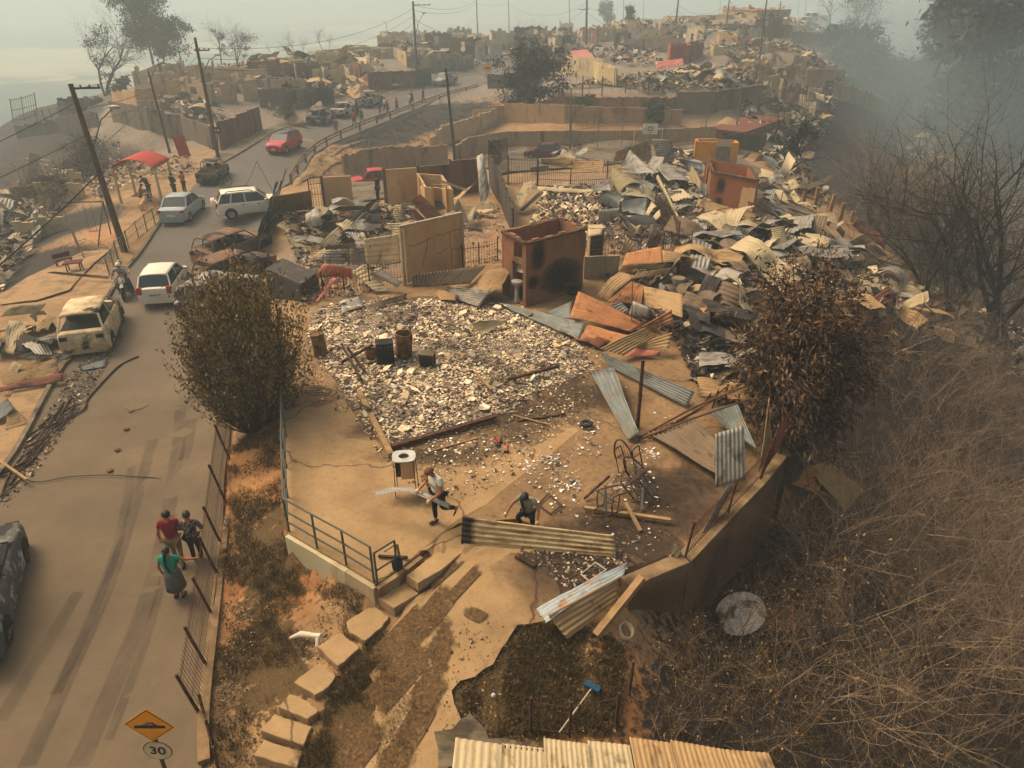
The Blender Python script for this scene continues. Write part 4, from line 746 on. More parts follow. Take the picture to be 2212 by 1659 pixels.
S_('F2', [1330,540,.6, 1350,330,1.4, 1540,420,1.2, 1560,570,.5], 'zinc', 'pale ribbed side of the barrel-curved heap', bend=.2)
S_('F2', [1460,345,1.2, 1680,440,1.0, 1620,520,.6, 1540,420,.8], 'blue', 'blue-grey corrugated flap behind the barrel-curved sheet')
S_('F2', [1045,470,.5, 1230,370,1.0, 1250,480,.6, 1080,510,.3], 'zinc', 'grey striped sheet tucked left of the barrel-curved one')
S_('F2', [1130,600,.5, 1260,515,1.1, 1380,560,.9, 1340,710,.2], 'blue', 'crinkled blue-grey sheet curling over the edge of the gutted floor', bend=.3, crump=.08)
S_('F2', [1340,600,.8, 1600,560,.9, 1580,740,.3, 1350,700,.3], 'blue', 'crinkled pale grey sheet joined to the blue-grey curl', crump=.08)
S_('F2', [1110,860,.3, 1125,680,1.3, 1330,660,1.4, 1310,740,1.0], 'zinc', 'bent grey sheet folded over like a table at the gutted floor', crump=.05)
S_('F2', [1300,720,1.2, 1420,740,1.1, 1560,1040,.2, 1480,950,.2], 'dark', 'dark twisted ribbon of sheet falling from the bent grey one', flat=True, crump=.12)
S_('F2', [1370,760,.9, 1650,740,1.0, 1700,830,.7, 1480,840,.5], 'blue', 'long grey curled sheet right of the dark ribbon', bend=.15)
S_('F2', [1680,380,2.0, 1720,370,2.0, 1950,850,.3, 1900,820,.3], 'cream', 'long pale strip drooping down over the bar fence', flat=True, bend=.3)
S_('F2', [1580,740,.4, 1640,600,.9, 1700,670,.8, 1600,760,.3], 'cream', 'bright white curl of sheet at the bar fence, left', flat=True, crump=.12)
S_('F2', [1640,760,.4, 1720,680,.8, 1730,740,.6, 1690,790,.3], 'cream', 'bright white curl of sheet at the bar fence, right', flat=True, crump=.12)
S_('F2', [1020,870,1.4, 1160,860,1.5, 1160,920,1.3, 1025,940,1.2], 'cream', 'pale box lid on top of the burnt refrigerator', flat=True, crump=.01)
S_('F2', [1330,1110,.2, 1390,920,1.1, 1480,1030,.7, 1370,1120,.1], 'cream', 'pale crumpled sheet standing in front of the bar fence', crump=.08)
S_('F2', [1570,1050,.3, 1650,850,1.2, 1760,890,1.1, 1690,1040,.3], 'brown', 'grey-green folded sheet at the end of the bar fence', crump=.08)
S_('F2', [1700,980,.3, 1790,900,.8, 1850,1000,.4, 1750,1010,.2], 'zinc', 'light grey scrap right of the grey-green folded sheet', crump=.08)
S_('F2', [1900,180,1.2, 2130,230,1.0, 2120,290,.7, 1910,230,.8], 'blue', 'blue-grey corrugated sheet behind the yellow cabin')
S_('F2', [2000,350,.9, 2030,240,1.4, 2110,400,.8, 2110,500,.3], 'cream', 'pale curled sheet at the left wall of the brown cabin', crump=.08)
S_('F2', [1800,240,.7, 1990,310,.5, 1940,330,.4, 1830,290,.5], 'zinc', 'smooth light grey sheet behind the striped one')
# ---- field right of the cabins (frame F3)
S_('F3', [370,940,.7, 1000,1110,.25, 900,1150,.1, 330,1070,.15], 'tan', 'long tan corrugated sheet in front of the brown cabin')
S_('F3', [680,1170,.4, 1200,1120,.5, 1310,1170,.3, 800,1210,.1], 'brown', 'long flat brown-grey sheet right of the long tan one')
S_('F3', [440,1065,.5, 540,1060,.6, 620,1165,.2, 520,1200,.1], 'zinc', 'small grey corrugated piece lying across the long tan sheet')
S_('F3', [260,1150,.3, 390,1150,.5, 380,1210,.3, 280,1210,.2], 'cream', 'torn yellow-cream scrap left of the railing pipe', crump=.06)
S_('F3', [240,1290,.4, 400,1250,.7, 530,1390,.3, 470,1420,.1], 'zinc', 'striped grey sheet with a curled back, under the railing pipe', crump=.08)
S_('F3', [515,1370,.5, 600,1200,1.0, 720,1290,.8, 640,1420,.3], 'tan', 'yellow-tan corrugated sheet in the middle of the right field')
S_('F3', [690,1290,.7, 740,1200,1.0, 860,1260,.7, 720,1370,.3], 'zinc', 'grey-pink corrugated sheet joined to the yellow-tan one')
S_('F3', [640,1430,.3, 860,1330,.7, 920,1350,.6, 680,1450,.2], 'tan', 'bright yellow twisted strip of sheet', flat=True, crump=.06)
S_('F3', [1070,1230,.9, 1200,1215,1.0, 1250,1440,.2, 1110,1420,.2], 'cream', 'pale yellow corrugated sheet standing on the ash floor', bend=.1)
S_('F3', [1180,1390,.4, 1240,1400,.4, 1260,1470,.1, 1190,1450,.1], 'cream', 'small pale yellow tail below the standing sheet')
S_('F3', [350,1460,.5, 480,1430,.6, 610,1430,.6, 600,1490,.3], 'cream', 'pale striped sheet lying above the rusty drum')
S_('F3', [480,1520,.5, 780,1490,.6, 820,1590,.3, 500,1620,.2], 'zinc', 'grey ribbed sheet right of the rusty drum', crump=.06)
S_('F3', [760,1420,.5, 920,1430,.6, 940,1500,.3, 800,1480,.3], 'cream', 'cream corrugated sheet with a rolled edge above the dry brown tree')
S_('F3', [930,1470,.7, 980,1420,.9, 1090,1590,.2, 1010,1600,.2], 'cream', 'cream corrugated strip running down to the dry brown tree')
S_('F3', [1070,1510,.4, 1450,1465,.6, 1470,1490,.5, 1120,1540,.2], 'tan', 'long thin tan sheet above the dry brown tree')
S_('F3', [1210,1520,.5, 1300,1510,.6, 1360,1620,.2, 1230,1620,.2], 'tan', 'pink-tan corrugated piece at the top of the dry brown tree')
S_('F3', [1490,1510,.6, 1660,1530,.6, 1700,1650,.2, 1560,1650,.2], 'cream', 'pale corrugated sheet right of the tree top')
S_('F3', [1570,1400,.6, 1620,1350,.8, 1990,1490,.5, 1680,1530,.3], 'zinc', 'big smooth grey sheet arched over the ground', flat=True, bend=.4, crump=.03)
S_('F3', [1700,1600,.4, 1790,1540,.8, 2030,1540,.7, 2050,1620,.3], 'zinc', 'second smooth arched grey sheet, below the big one', flat=True, bend=.35, crump=.03)
S_('F3', [1800,1370,.5, 1980,1270,.9, 2060,1350,.7, 1880,1440,.2], 'brown', 'brown roofing panel with dark seams near the hill edge', pitch=.35, amp=.01)
S_('F3', [1850,1200,.8, 1910,1120,1.1, 2180,1340,.7, 2170,1430,.3], 'rust', 'long rusty red corrugated sheet at the very edge of the hill')
S_('F3', [1700,1240,.5, 1740,1200,.8, 1790,1260,.6, 1770,1320,.2], 'blue', 'pale blue-grey scrap left of the roofing panel')
S_('F3', [1920,1420,.4, 2090,1390,.6, 2200,1490,.4, 1990,1530,.2], 'brown', 'grey corrugated sheet right of the big arched one')
S_('F3', [1350,1290,.3, 1360,1265,.5, 1480,1340,.5, 1440,1350,.2], 'cream', 'small pale orange sheet by the stub posts', flat=True)
S_('F3', [1150,690,1.1, 1240,480,2.4, 1310,570,2.1, 1220,740,.8], 'cream', 'tall grey board sheet standing upright beyond the cabins', pitch=.3, amp=.008, crump=.01)
S_('F3', [1240,480,2.2, 1260,480,2.2, 1390,590,1.8, 1370,600,1.7], 'dark', 'dark charred beam of sheet slanting from the tall board', flat=True, crump=.02)
S_('F3', [1360,600,1.6, 1390,600,1.6, 1380,760,.3, 1365,740,.3], 'cream', 'thin twisted strip hanging from the charred slant', flat=True)
S_('F3', [1320,830,.9, 1640,720,1.5, 1680,740,1.5, 1440,850,.8], 'cream', 'long pale sheet lying over the row of tan posts', bend=-.15)
S_('F3', [960,990,.5, 980,930,.8, 1200,1050,.2, 1150,1080,.1], 'brown', 'grey ribbed sheet lying right of the brown cabin')
S_('F3', [950,750,.5, 1030,740,.7, 1080,840,.3, 960,830,.2], 'brown', 'brown flat panel behind the brown cabin')
S_('F3', [970,650,.6, 1110,700,.6, 1100,760,.3, 990,720,.3], 'cream', 'pale striped sheet between the brown cabin and the tall board', crump=.06)
S_('F3', [1250,900,.5, 1290,850,.9, 1350,950,.5, 1310,1000,.1], 'cream', 'white twisted sheet with dark holes right of the ribbed one', flat=True, crump=.12)
S_('F3', [1520,1000,.5, 1610,900,1.0, 1620,950,.9, 1540,1030,.3], 'cream', 'light grey folded scrap among the tan posts', crump=.05)
# ---- heap beside the road on the left (frame C4)
S_('C4', [0,620,.15, 60,420,.9, 180,425,.9, 85,640,.15], 'cream', 'tall cream sheet at the far left roadside heap')
S_('C4', [85,620,.2, 110,490,.6, 245,530,.6, 200,635,.2], 'dark', 'dark corrugated sheet in the roadside heap')
S_('C4', [240,535,.3, 450,497,.35, 455,540,.15, 250,575,.2], 'zinc', 'thin grey sheet pointing at the pale burnt car')
S_('C4', [105,655,.3, 240,610,.5, 470,640,.2, 380,695,.1], 'zinc', 'pale grey sheet under the thin one in the roadside heap', crump=.05)
S_('C4', [230,575,.3, 310,560,.4, 310,615,.3, 235,625,.2], 'blue', 'small blue-grey square of sheet in the roadside heap')
S_('C4', [0,770,.3, 370,665,.55, 385,750,.3, 20,840,.15], 'tan', 'long tan corrugated sheet along the front of the roadside heap')
S_('C4', [0,850,.2, 405,760,.3, 415,815,.15, 0,885,.1], 'rust', 'rust-brown sheet at the foot of the roadside heap', flat=True)
S_('C4', [-60,1000,.2, 50,925,.5, 95,985,.4, -40,1090,.1], 'blue', 'blue-grey corrugated sheet cut by the left edge of the photo')
S_('C4', [50,1000,.3, 95,985,.3, 192,1070,.1, 30,1120,.08], 'tan', 'fan-shaped tan sheet lying on the sidewalk')
S_('C4', [0,395,1.2, 60,325,1.5, 300,308,1.3, 250,370,1.0], 'cream', 'flat tan roof sheet propped up on the left bank', flat=True, crump=.03)
S_('C4', [250,490,.3, 300,465,.4, 305,490,.3, 220,485,.2], 'brown', 'brown scrap at the edge of the left sidewalk', flat=True)
S_('C4', [530,722,.06, 690,668,.08, 685,715,.05, 540,742,.05], 'blue', 'thin grey sheet lying flat on the road behind the pale burnt car', crump=.015)
S_('C4', [300,110,.4, 340,100,.5, 710,130,.3, 700,150,.2], 'brown', 'long bent ribbed sheet lying below the picnic table')
# fence sheet at the roadside
S_('V', [588,462,.2, 588,425,1.7, 672,411,1.9, 676,452,.2], 'tan', 'tan corrugated fence sheet standing right of the white off-roader', crump=.01)
# ---- foreground roof, sheets over a small shed
t_ = thing('shed_roof', 'ribbed tin roof of a shed at the bottom edge, cream sheets of uneven length', 'roof', P(1300, 1630, 2.3))
rs = [(984,1593,1085,1608,'cream',1),(1083,1605,1176,1616,'cream',0),(1174,1594,1271,1607,'cream',1),(1269,1599,1360,1609,'cream',0),(1359,1592,1449,1604,'tan',1),(1447,1598,1562,1618,'tan',0),(1558,1618,1660,1626,'tan',1)]
for i, (x0, y0, x1, y1, mt, up) in enumerate(rs):
 z = 2.3+.02*up; a = P(x0, y0, z); b_ = P(x1, y1, z); c = P(x1+(x1-1106)*.16-3, y1+200, z-.25); d = P(x0+(x0-1106)*.16-3, y0+200, z-.25)
 me, cen = sheet_mesh([a, d, c, b_], pitch=.085 if i > 0 else .14, amp=.013, crump=.006, seed=i+200, name='roof_sheet'); me.materials.append(MT[mt]); o = bpy.data.objects.new('roof_sheet', me); COL.objects.link(o); o.parent = t_; o.location = cen-t_.location
 md = o.modifiers.new('t', 'SOLIDIFY'); md.thickness = .004
b = MB()
for x0, y0, x1, y1 in ((1000,1610,1180,1622),(1180,1622,1400,1615),(1400,1615,1650,1636)):
 a = P(x0, y0, 2.2)-t_.location; c = P(x1, y1, 2.2)-t_.location; wall(b, a, c, -2.6, -.06, .08)
b.build('shed_wall', P_DK, t_)
b = MB(); a = P(1002, 1606, 2.24)-t_.location; c = P(1180, 1625, 2.24)-t_.location; b.tube([a, a.lerp(c, .5), c], .05, 8); b.build('gutter', CHAR, t_)
# ---------------------------------------------------------------- rubble that nobody could count
def inpoly(pts, poly):
 x, y = pts[:, 0], pts[:, 1]; ins = np.zeros(len(pts), bool); j = len(poly)-1
 for i in range(len(poly)):
  xi, yi = poly[i]; xj, yj = poly[j]; c = ((yi > y) != (yj > y)) & (x < (xj-xi)*(y-yi)/(yj-yi+1e-12)+xi); ins ^= c; j = i
 return ins
def chipmat(name, stops, dk=.72):
 m, t = newmat(name, .9); g = t.n('ShaderNodeNewGeometry'); o = t.ramp(g.outputs['Random Per Island'], stops, 'CONSTANT')
 n = t.noise(14, posvec(t), 4, .7); o = t.mix(t.mth('MULTIPLY', t.thr(n, .55, .75), .35), o, (92, 74, 56)); n2 = t.noise(.55, posvec(t), 7, .75); o = t.mix(t.mth('MULTIPLY', t.thr(n2, .5, .58), dk), o, (66, 52, 43)); t.l(o, t.b.inputs['Base Color']); return m
CHIP = chipmat('chips_pale', [(0, (230, 206, 162)), (.28, (206, 178, 132)), (.46, (238, 220, 186)), (.62, (150, 124, 98)), (.76, (64, 52, 46)), (.92, (104, 90, 84))])
CHIPB = chipmat('chips_dark', [(0, (40, 35, 31)), (.4, (66, 56, 46)), (.6, (146, 124, 96)), (.75, (200, 182, 150)), (.85, (88, 76, 62))])
CHIPG = chipmat('chips_mixed', [(0, (170, 152, 122)), (.22, (126, 116, 100)), (.42, (196, 176, 140)), (.56, (96, 84, 68)), (.72, (46, 41, 37)), (.88, (150, 110, 74))])
CHIPL = chipmat('litter', [(0, (54, 42, 28)), (.4, (82, 64, 40)), (.7, (112, 88, 56)), (.93, (160, 132, 92))], 0)
CHIPW = chipmat('chips_white', [(0, (232, 226, 210)), (.7, (190, 180, 160)), (.9, (60, 54, 48))])
def flat_arrays(V3, F, name, mats, kind='stuff', mi=None, label=None, cat=None, smooth=False):
 """V3 (n, k, 3): n polygons of k corners"""
 n, k, _ = V3.shape; me = bpy.data.meshes.new(name); me.vertices.add(n*k); me.vertices.foreach_set('co', V3.astype(np.float32).ravel())
 me.loops.add(n*k); me.loops.foreach_set('vertex_index', np.arange(n*k, dtype=np.int32)); me.polygons.add(n); me.polygons.foreach_set('loop_start', np.arange(0, n*k, k, dtype=np.int32))
 for m in (mats if isinstance(mats, list) else [mats]): me.materials.append(m)
 if mi is not None: me.polygons.foreach_set('material_index', mi.astype(np.int32))
 me.update(calc_edges=True); me.validate(); return me
def scatter_pts(poly, n, heat=None):
 a = np.array(poly); lo, hi = a.min(0), a.max(0); out = []
 tot = 0
 while tot < n:
  p = rng.uniform(lo, hi, (n*3, 2)); p = p[inpoly(p, poly)]
  if heat is not None: p = p[rng.random(len(p)) < heat(p)]
  out.append(p); tot += len(p)
 return np.concatenate(out)[:n]
def chips(name, lab, pts, smin, smax, mt, base=None, tilt=.5, lift=.1, k=5, power=2.0, kind='stuff'):
 n = len(pts); z = base(pts) if base else hts(pts); s = smin+(smax-smin)*rng.random(n)**power
 th = rng.uniform(0, 2*math.pi, (n, 1)) + np.arange(k)[None, :]*2*math.pi/k + rng.uniform(-.35, .35, (n, k)); r = s[:, None]*rng.uniform(.5, 1, (n, k))
 x = np.cos(th)*r*rng.uniform(.6, 1.2, (n, 1)); y = np.sin(th)*r; ta = rng.normal(0, tilt, n)[:, None]; tb = rng.normal(0, tilt, n)[:, None]
 zz = x*np.sin(ta)+y*np.sin(tb); zz -= zz.min(1, keepdims=True); ph = rng.uniform(0, 6.28, (n, 1)); X = x*np.cos(ph)-y*np.sin(ph); Y = x*np.sin(ph)+y*np.cos(ph)
 V3 = np.stack([pts[:, :1]+X, pts[:, 1:]+Y, (z+rng.uniform(0, lift, n))[:, None]+zz], 2)
 me = flat_arrays(V3, None, name, mt); o = bpy.data.objects.new(name, me); COL.objects.link(o); tag(o, lab, 'rubble' if lab else None, None, kind); return o
def mound(name, poly, hfun, mt, step=.3, kind='stuff', base=None):
 bm = drape_bm(poly, step=step, dz=.02);
 for v in bm.verts: v.co.z = (base if base is not None else v.co.z) + hfun(v.co.x, v.co.y)
 me = bpy.data.meshes.new(name); bm.to_mesh(me); bm.free(); me.materials.append(mt); me.shade_smooth(); o = bpy.data.objects.new(name, me); COL.objects.link(o); o['kind'] = kind; return o
m, t = newmat('ash_bed', .95); pv = posvec(t); a_ = t.noise(2.2, pv, 6, .7); b_ = t.noise(16, pv, 6, .75)
o_ = t.ramp(b_, [(.35, (44, 38, 34)), (.5, (120, 102, 82)), (.62, (206, 184, 146))]); o_ = t.mix(t.thr(a_, .5, .62), o_, (44, 39, 37)); t.l(o_, t.b.inputs['Base Color']); t.bump(b_, .8, .04); ASHM = m
m, t = newmat('soot_stain', .95); pv = posvec(t); tc = t.n('ShaderNodeTexCoord'); mp = t.n('ShaderNodeMapping'); t.l(tc.outputs['Generated'], mp.inputs[0]); mp.inputs['Location'].default_value = (-1, -1, 0); mp.inputs['Scale'].default_value = (2, 2, 0)
vm = t.n('ShaderNodeVectorMath'); vm.operation = 'LENGTH'; t.l(mp.outputs[0], vm.inputs[0]); t.l(t.ramp(t.noise(9, pv, 5, .7), [(.35, (30, 26, 24)), (.65, (84, 66, 48))]), t.b.inputs['Base Color'])
t.l(t.mth('MULTIPLY', t.thr(t.mth('ADD', vm.outputs['Value'], t.mth('MULTIPLY', t.mth('SUBTRACT', t.noise(1.6, pv, 7, .75), .5), 1.4)), .85, .2), .62), t.b.inputs['Alpha']); STAIN = m
plot = [P(x, y, 1.55).xy[:] for x, y in [(690,668),(740,655),(860,642),(960,650),(1060,655),(1110,668),(1200,700),(1255,745),(1275,790),(1240,820),(1150,850),(1080,900),(960,935),(850,975),(790,920),(745,850),(700,790),(660,720)]]
pc = np.array(plot).mean(0)
def mh(x, y):
 v = Vector((x, y)); d = 9
 for i in range(len(plot)): a = Vector(plot[i]); b = Vector(plot[(i+1) % len(plot)]); e = b-a; d = min(d, (v-(a+e*min(1, max(0, (v-a).dot(e)/e.dot(e))))).length)
 d = min(1, d/1.6); return d*(.07+.12*max(0, n3(x*.55, y*.55))+.05*n3(x*2, y*2, 3))
mound('ash', rough_edge(plot, .3, .3), mh, ASHM, .25, base=1.536)
def pbase(p): return np.array([1.54+mh(a, b) for a, b in p])
def heat1(p): return np.array([.35+.9*(.5+n3(a*.45, b*.45, 11)*1.4) for a, b in p])
chips('rubble', 'pale broken plaster and ash covering the burnt house floor', scatter_pts(plot, 30000, heat1), .01, .085, CHIP, pbase, power=2.0, lift=.035, tilt=.28)
chips('rubble', 'bigger pale shards on the burnt house floor', scatter_pts(plot, 380, heat1), .08, .26, CHIP, pbase, tilt=.35, lift=.16)
halo = [P(x, y, 1.55).xy[:] for x, y in [(680,690),(760,640),(1080,640),(1290,740),(1320,830),(1250,900),(1180,960),(1120,1020),(1000,1080),(880,1040),(830,1000),(760,900),(690,870),(650,760)]]
f_ = lambda p: np.full(len(p), 1.54)
chips('rubble', 'loose pale chips thinning out round the burnt house floor', scatter_pts(halo, 5000, heat1), .01, .06, CHIP, f_, tilt=.3, lift=.015)
chips('rubble', 'black charcoal crumbs and white chips around the burnt house floor', scatter_pts(halo, 5200), .01, .07, CHIPB, f_, tilt=.3, lift=.01)
yard = [P(x, y, 1.55).xy[:] for x, y in [(900,960),(1100,900),(1260,800),(1330,820),(1480,920),(1600,1040),(1470,1190),(1340,1210),(1250,1120),(1100,1080),(980,1110),(880,1040)]]
chips('rubble', 'small white flakes strewn over the yard', scatter_pts(yard, 420, lambda p: np.array([max(0, n3(a*.5, b*.5, 3)*1.6) for a, b in p])), .015, .07, CHIPW, f_, tilt=.2, lift=.01)
for x, y, r in ((1265,960,.55),(1345,1045,.4),(1405,980,.3),(1275,920,.35),(1190,995,.3),(1230,1050,.35)):
 q = P(x, y, 1.55); p = rng.normal(0, r*.5, (45, 2))+[q.x, q.y]; chips('rubble', 'little patch of white flakes on the bare yard', p, .015, .08, CHIPW, f_, tilt=.3, lift=.03)
def stain(x, y, rx, ry, z=1.534, rz=0):
 q = P(x, y, z); b = MB(); b.add([(q.x+a*rx*math.cos(rz)-c*ry*math.sin(rz), q.y+a*rx*math.sin(rz)+c*ry*math.cos(rz), z) for a, c in ((-1, -1), (1, -1), (1, 1), (-1, 1))], [(0, 1, 2, 3)]); structure(b, 'soot_stain', STAIN)
for i, (x, y, a, c) in enumerate([(940,985,2.6,.8),(1110,900,2.2,1.6),(1230,840,1.8,1.2),(1480,1080,1.6,1.5),(1370,1130,1.6,1.2),(1420,1040,1.2,1.0),(1250,1160,1.4,1.0),(1550,1000,1.6,1.3),(1320,860,1.2,.9),(900,1080,.9,.5),(1190,1220,1.4,.9),(800,930,.5,1.2),(1400,1190,1.2,.9)]): stain(x, y, a, c, 1.534+.0012*i, i*.7)
# burnt plot by the path corner (behind the leaning sheets)
p2 = [P(x, y, 1.55).xy[:] for x, y in [(1110,1180),(1330,1165),(1370,1215),(1290,1280),(1225,1270),(1150,1215)]]
chips('rubble', 'brown ash and chips beside the held sheet', scatter_pts(p2, 1800), .01, .06, CHIPB, f_, tilt=.3, lift=.02)
# other rubble floors: pixels, height raise, counts
def zone(name, lab, pts, n, smin, smax, mt, lift=.15, amp=.2, heat=None, power=1.8, tilt=.5):
 poly = [G(*p).xy[:] for p in pts]
 def bf(p): return hts(p)+np.array([.03+amp*max(0, .25+n3(a*.3, b*.3, 7)) for a, b in p])
 chips(name, lab, scatter_pts(poly, n, heat), smin, smax, mt, bf, tilt=tilt, lift=lift, power=power)
zone('rubble', 'pale tiles and ash on the gutted house floor behind the orange block room', [(1130,520),(1180,410),(1290,405),(1310,500),(1290,530),(1180,540)], 5000, .03, .24, CHIP, amp=.3)
zone('rubble', 'ash and plaster chips in the first lot by the roadside fence', [(600,470),(700,455),(900,450),(860,560),(790,640),(660,660),(640,560)], 4200, .03, .22, CHIPG)
zone('rubble', 'ash and chips on the red soil behind the panel wall', [(1000,480),(1080,440),(1100,560),(1060,640),(1000,600)], 900, .02, .12, CHIPG)
zone('rubble', 'ash floor of the field right of the cabins', [(1440,500),(1560,480),(1700,470),(1850,560),(1880,640),(1700,700),(1560,640),(1450,600)], 5000, .02, .16, CHIPG, amp=.3)
zone('rubble', 'sooty rubble between the bar fence and the cabins', [(1290,420),(1500,340),(1530,450),(1500,560),(1300,560)], 3600, .03, .25, CHIPB, amp=.4)
zone('rubble', 'sooty junk under the tan pile', [(1300,600),(1480,560),(1580,680),(1540,760),(1450,740),(1340,680)], 2600, .03, .28, CHIPB, amp=.5)
zone('rubble', 'pale rubble on the plateau around the cream cube room', [(1215,196),(1280,175),(1400,165),(1560,150),(1640,190),(1640,215),(1400,205)], 5000, .05, .4, CHIPG, amp=.5)
zone('rubble', 'grey rubble spilling down the slope behind the cabins', [(1560,130),(1750,110),(1830,160),(1800,260),(1720,330),(1830,520),(1700,450),(1640,330),(1600,240)], 9000, .08, .6, CHIPG, amp=.9, heat=lambda p: np.array([max(0, .3+n3(a*.12, b*.12, 3)*2) for a, b in p]))
zone('rubble', 'rubble of the house plots left of the far road', [(300,230),(330,180),(480,150),(700,120),(830,150),(740,215),(640,235),(520,262),(430,270)], 9000, .06, .5, CHIPG, amp=.7, heat=lambda p: np.array([max(0, .35+n3(a*.12, b*.12, 8)*2) for a, b in p]))
zone('rubble', 'rubble of the far hilltop village', [(760,95),(900,80),(1100,75),(1300,65),(1500,62),(1750,52),(1790,80),(1650,110),(1400,150),(1250,135),(1080,135),(900,150)], 14000, .1, .9, CHIPG, amp=1.0, heat=lambda p: np.array([max(0, .3+n3(a*.06, b*.06, 8)*2) for a, b in p]))
zone('rubble', 'ruined huts in the gully at the left edge', [(-100,600),(0,420),(100,370),(180,360),(130,440),(60,560),(0,640)], 4000, .06, .5, CHIPG, amp=.6)
zone('rubble', 'pale waste along the foot of the left bank', [(180,400),(240,345),(330,340),(420,350),(430,372),(300,400),(210,440)], 1800, .04, .28, CHIPG, amp=.4)
zone('rubble', 'rubble at the hill edge beyond the dry brown tree', [(1830,640),(1900,600),(2030,640),(2212,720),(2212,840),(2050,730),(1900,700)], 3500, .05, .4, CHIPG, amp=.5)
zone('rubble', 'charcoal crumbs along the left kerb', [(0,1090),(60,960),(150,820),(250,690),(270,730),(180,880),(90,1010),(20,1100)], 2600, .01, .08, CHIPB, lift=.02, amp=.03)
zone('rubble', 'black flakes around the parked burnt cars', [(400,560),(470,480),(600,470),(560,640),(430,660)], 700, .01, .07, CHIPB, lift=.02, amp=.02)
zone('leaf_litter', 'dry leaves and clods on the verge between road and yard', [(500,950),(605,900),(618,1180),(800,1300),(760,1400),(640,1560),(560,1659),(450,1659),(470,1350)], 6500, .008, .04, CHIPL, lift=.01, amp=.02, heat=lambda p: np.array([max(0, .1+n3(a*.9, b*.9, 5)*1.8) for a, b in p]))
zone('leaf_litter', 'dry leaves and clods beside the path and the shed', [(1000,1350),(1180,1330),(1350,1400),(1340,1600),(980,1620),(880,1659),(800,1640),(850,1450)], 6500, .008, .04, CHIPL, lift=.01, amp=.02)
# ---------------------------------------------------------------- scrap sheets in the heaps
VAR = {}
def variant(k, mt):
 key = (k, mt)
 if key not in VAR:
  L = [1.9, 2.4, 1.5, 2.9, 1.2, 2.2][k]; Wd = [.85, .8, .9, .8, .9, .7][k]
  c = [(-L/2, -Wd/2, .0), (L/2, -Wd/2+[0, .1, -.1, .15, 0, -.2][k], .1*k*.5), (L/2, Wd/2, .3 if k % 2 else .05), (-L/2, Wd/2-.1, .25)]
  me, cen = sheet_mesh(c, pitch=.14, amp=.022, crump=[.05, .16, .1, .12, .2, .14][k], bend=[.0, .12, .05, -.06, .2, .12][k], seed=k*5+1, flat=k in (2, 4), name='scrap_sheet'); me.materials.append(MT[mt]); VAR[key] = me
 return VAR[key]
def scraps(lab, pts, n, palette, smin=.6, smax=1.2, up=.35, heat=None, hmax=.5):
 poly = [G(*p).xy[:] for p in pts]; pp = scatter_pts(poly, n, heat)
 for i, (x, y) in enumerate(pp):
  mt = random.choice(palette); o = bpy.data.objects.new('scrap_sheet', variant(random.randrange(6), mt)); COL.objects.link(o); s = U(smin, smax)
  o.location = (x, y, hz(x, y)+U(.05, hmax)*s); o.scale = (s, s, s); o.rotation_euler = (random.gauss(0, up), random.gauss(0, up), U(0, 6.28)); word = {'zinc': 'grey', 'cream': 'cream', 'tan': 'tan', 'dark': 'sooty', 'brown': 'brown-grey', 'blue': 'blue-grey', 'rust': 'rusty', 'orange': 'orange'}[mt]
  tag(o, '%s crumpled scrap of sheet %s' % (word, lab), 'scrap sheet', 'crumpled scraps of sheet '+lab)
MIX = ['zinc', 'zinc', 'cream', 'cream', 'zinc', 'brown', 'cream', 'blue']
scraps('in the first lot by the roadside fence', [(600,470),(700,455),(900,450),(870,500),(860,560),(680,560),(640,520)], 34, ['zinc', 'cream', 'cream', 'brown', 'dark', 'zinc', 'tan'], .6, 1.1)
scraps('behind the panel wall', [(880,440),(1000,470),(1060,440),(1050,520),(1000,490)], 6, MIX, .5, .8)
scraps('around the bar gates', [(1110,330),(1330,330),(1500,320),(1500,350),(1320,360),(1120,400)], 14, ['zinc', 'cream', 'zinc', 'dark'], .6, 1.1)
scraps('between the fan-shaped curl and the brown cabin', [(1310,420),(1430,350),(1520,370),(1510,470),(1460,560),(1300,560)], 26, ['zinc', 'blue', 'cream', 'cream', 'brown', 'zinc'], .8, 1.5)
scraps('in the middle of the right field', [(1470,510),(1560,490),(1720,480),(1850,590),(1800,640),(1600,600),(1500,600)], 46, ['zinc', 'cream', 'cream', 'brown', 'brown', 'zinc'], .8, 1.5, .22)
scraps('under the tan and orange pile', [(1300,590),(1470,550),(1560,640),(1530,700),(1400,690),(1320,660)], 18, ['dark', 'brown', 'tan', 'dark', 'orange', 'rust'], .5, .9)
scraps('beside the brown cabin', [(1640,370),(1760,430),(1760,480),(1680,470),(1620,440)], 16, MIX, .5, 1.0)
scraps('on the dark slope left of the dry brown tree', [(1480,570),(1600,560),(1620,640),(1590,740),(1540,720)], 24, ['dark', 'brown', 'brown', 'zinc', 'tan', 'cream'], .7, 1.3)
scraps('on sooty ground right of the tan pile', [(1460,700),(1540,690),(1600,800),(1590,890),(1520,850),(1480,770)], 22, ['dark', 'brown', 'zinc', 'dark', 'tan', 'blue'], .6, 1.1, .3)
zone('rubble', 'sooty rubble left of the dry brown tree', [(1440,700),(1540,680),(1610,800),(1600,900),(1510,860)], 2600, .02, .2, CHIPB, amp=.3)
scraps('at the hill edge beyond the dry brown tree', [(1840,600),(1900,600),(2010,640),(2150,690),(2150,740),(1920,700),(1850,680)], 22, ['zinc', 'zinc', 'cream', 'tan', 'rust'], .8, 1.4)
scraps('on the rubble plateau', [(1380,190),(1560,150),(1640,190),(1650,215),(1400,205)], 22, ['cream', 'zinc', 'cream', 'brown'], 1.0, 1.7)
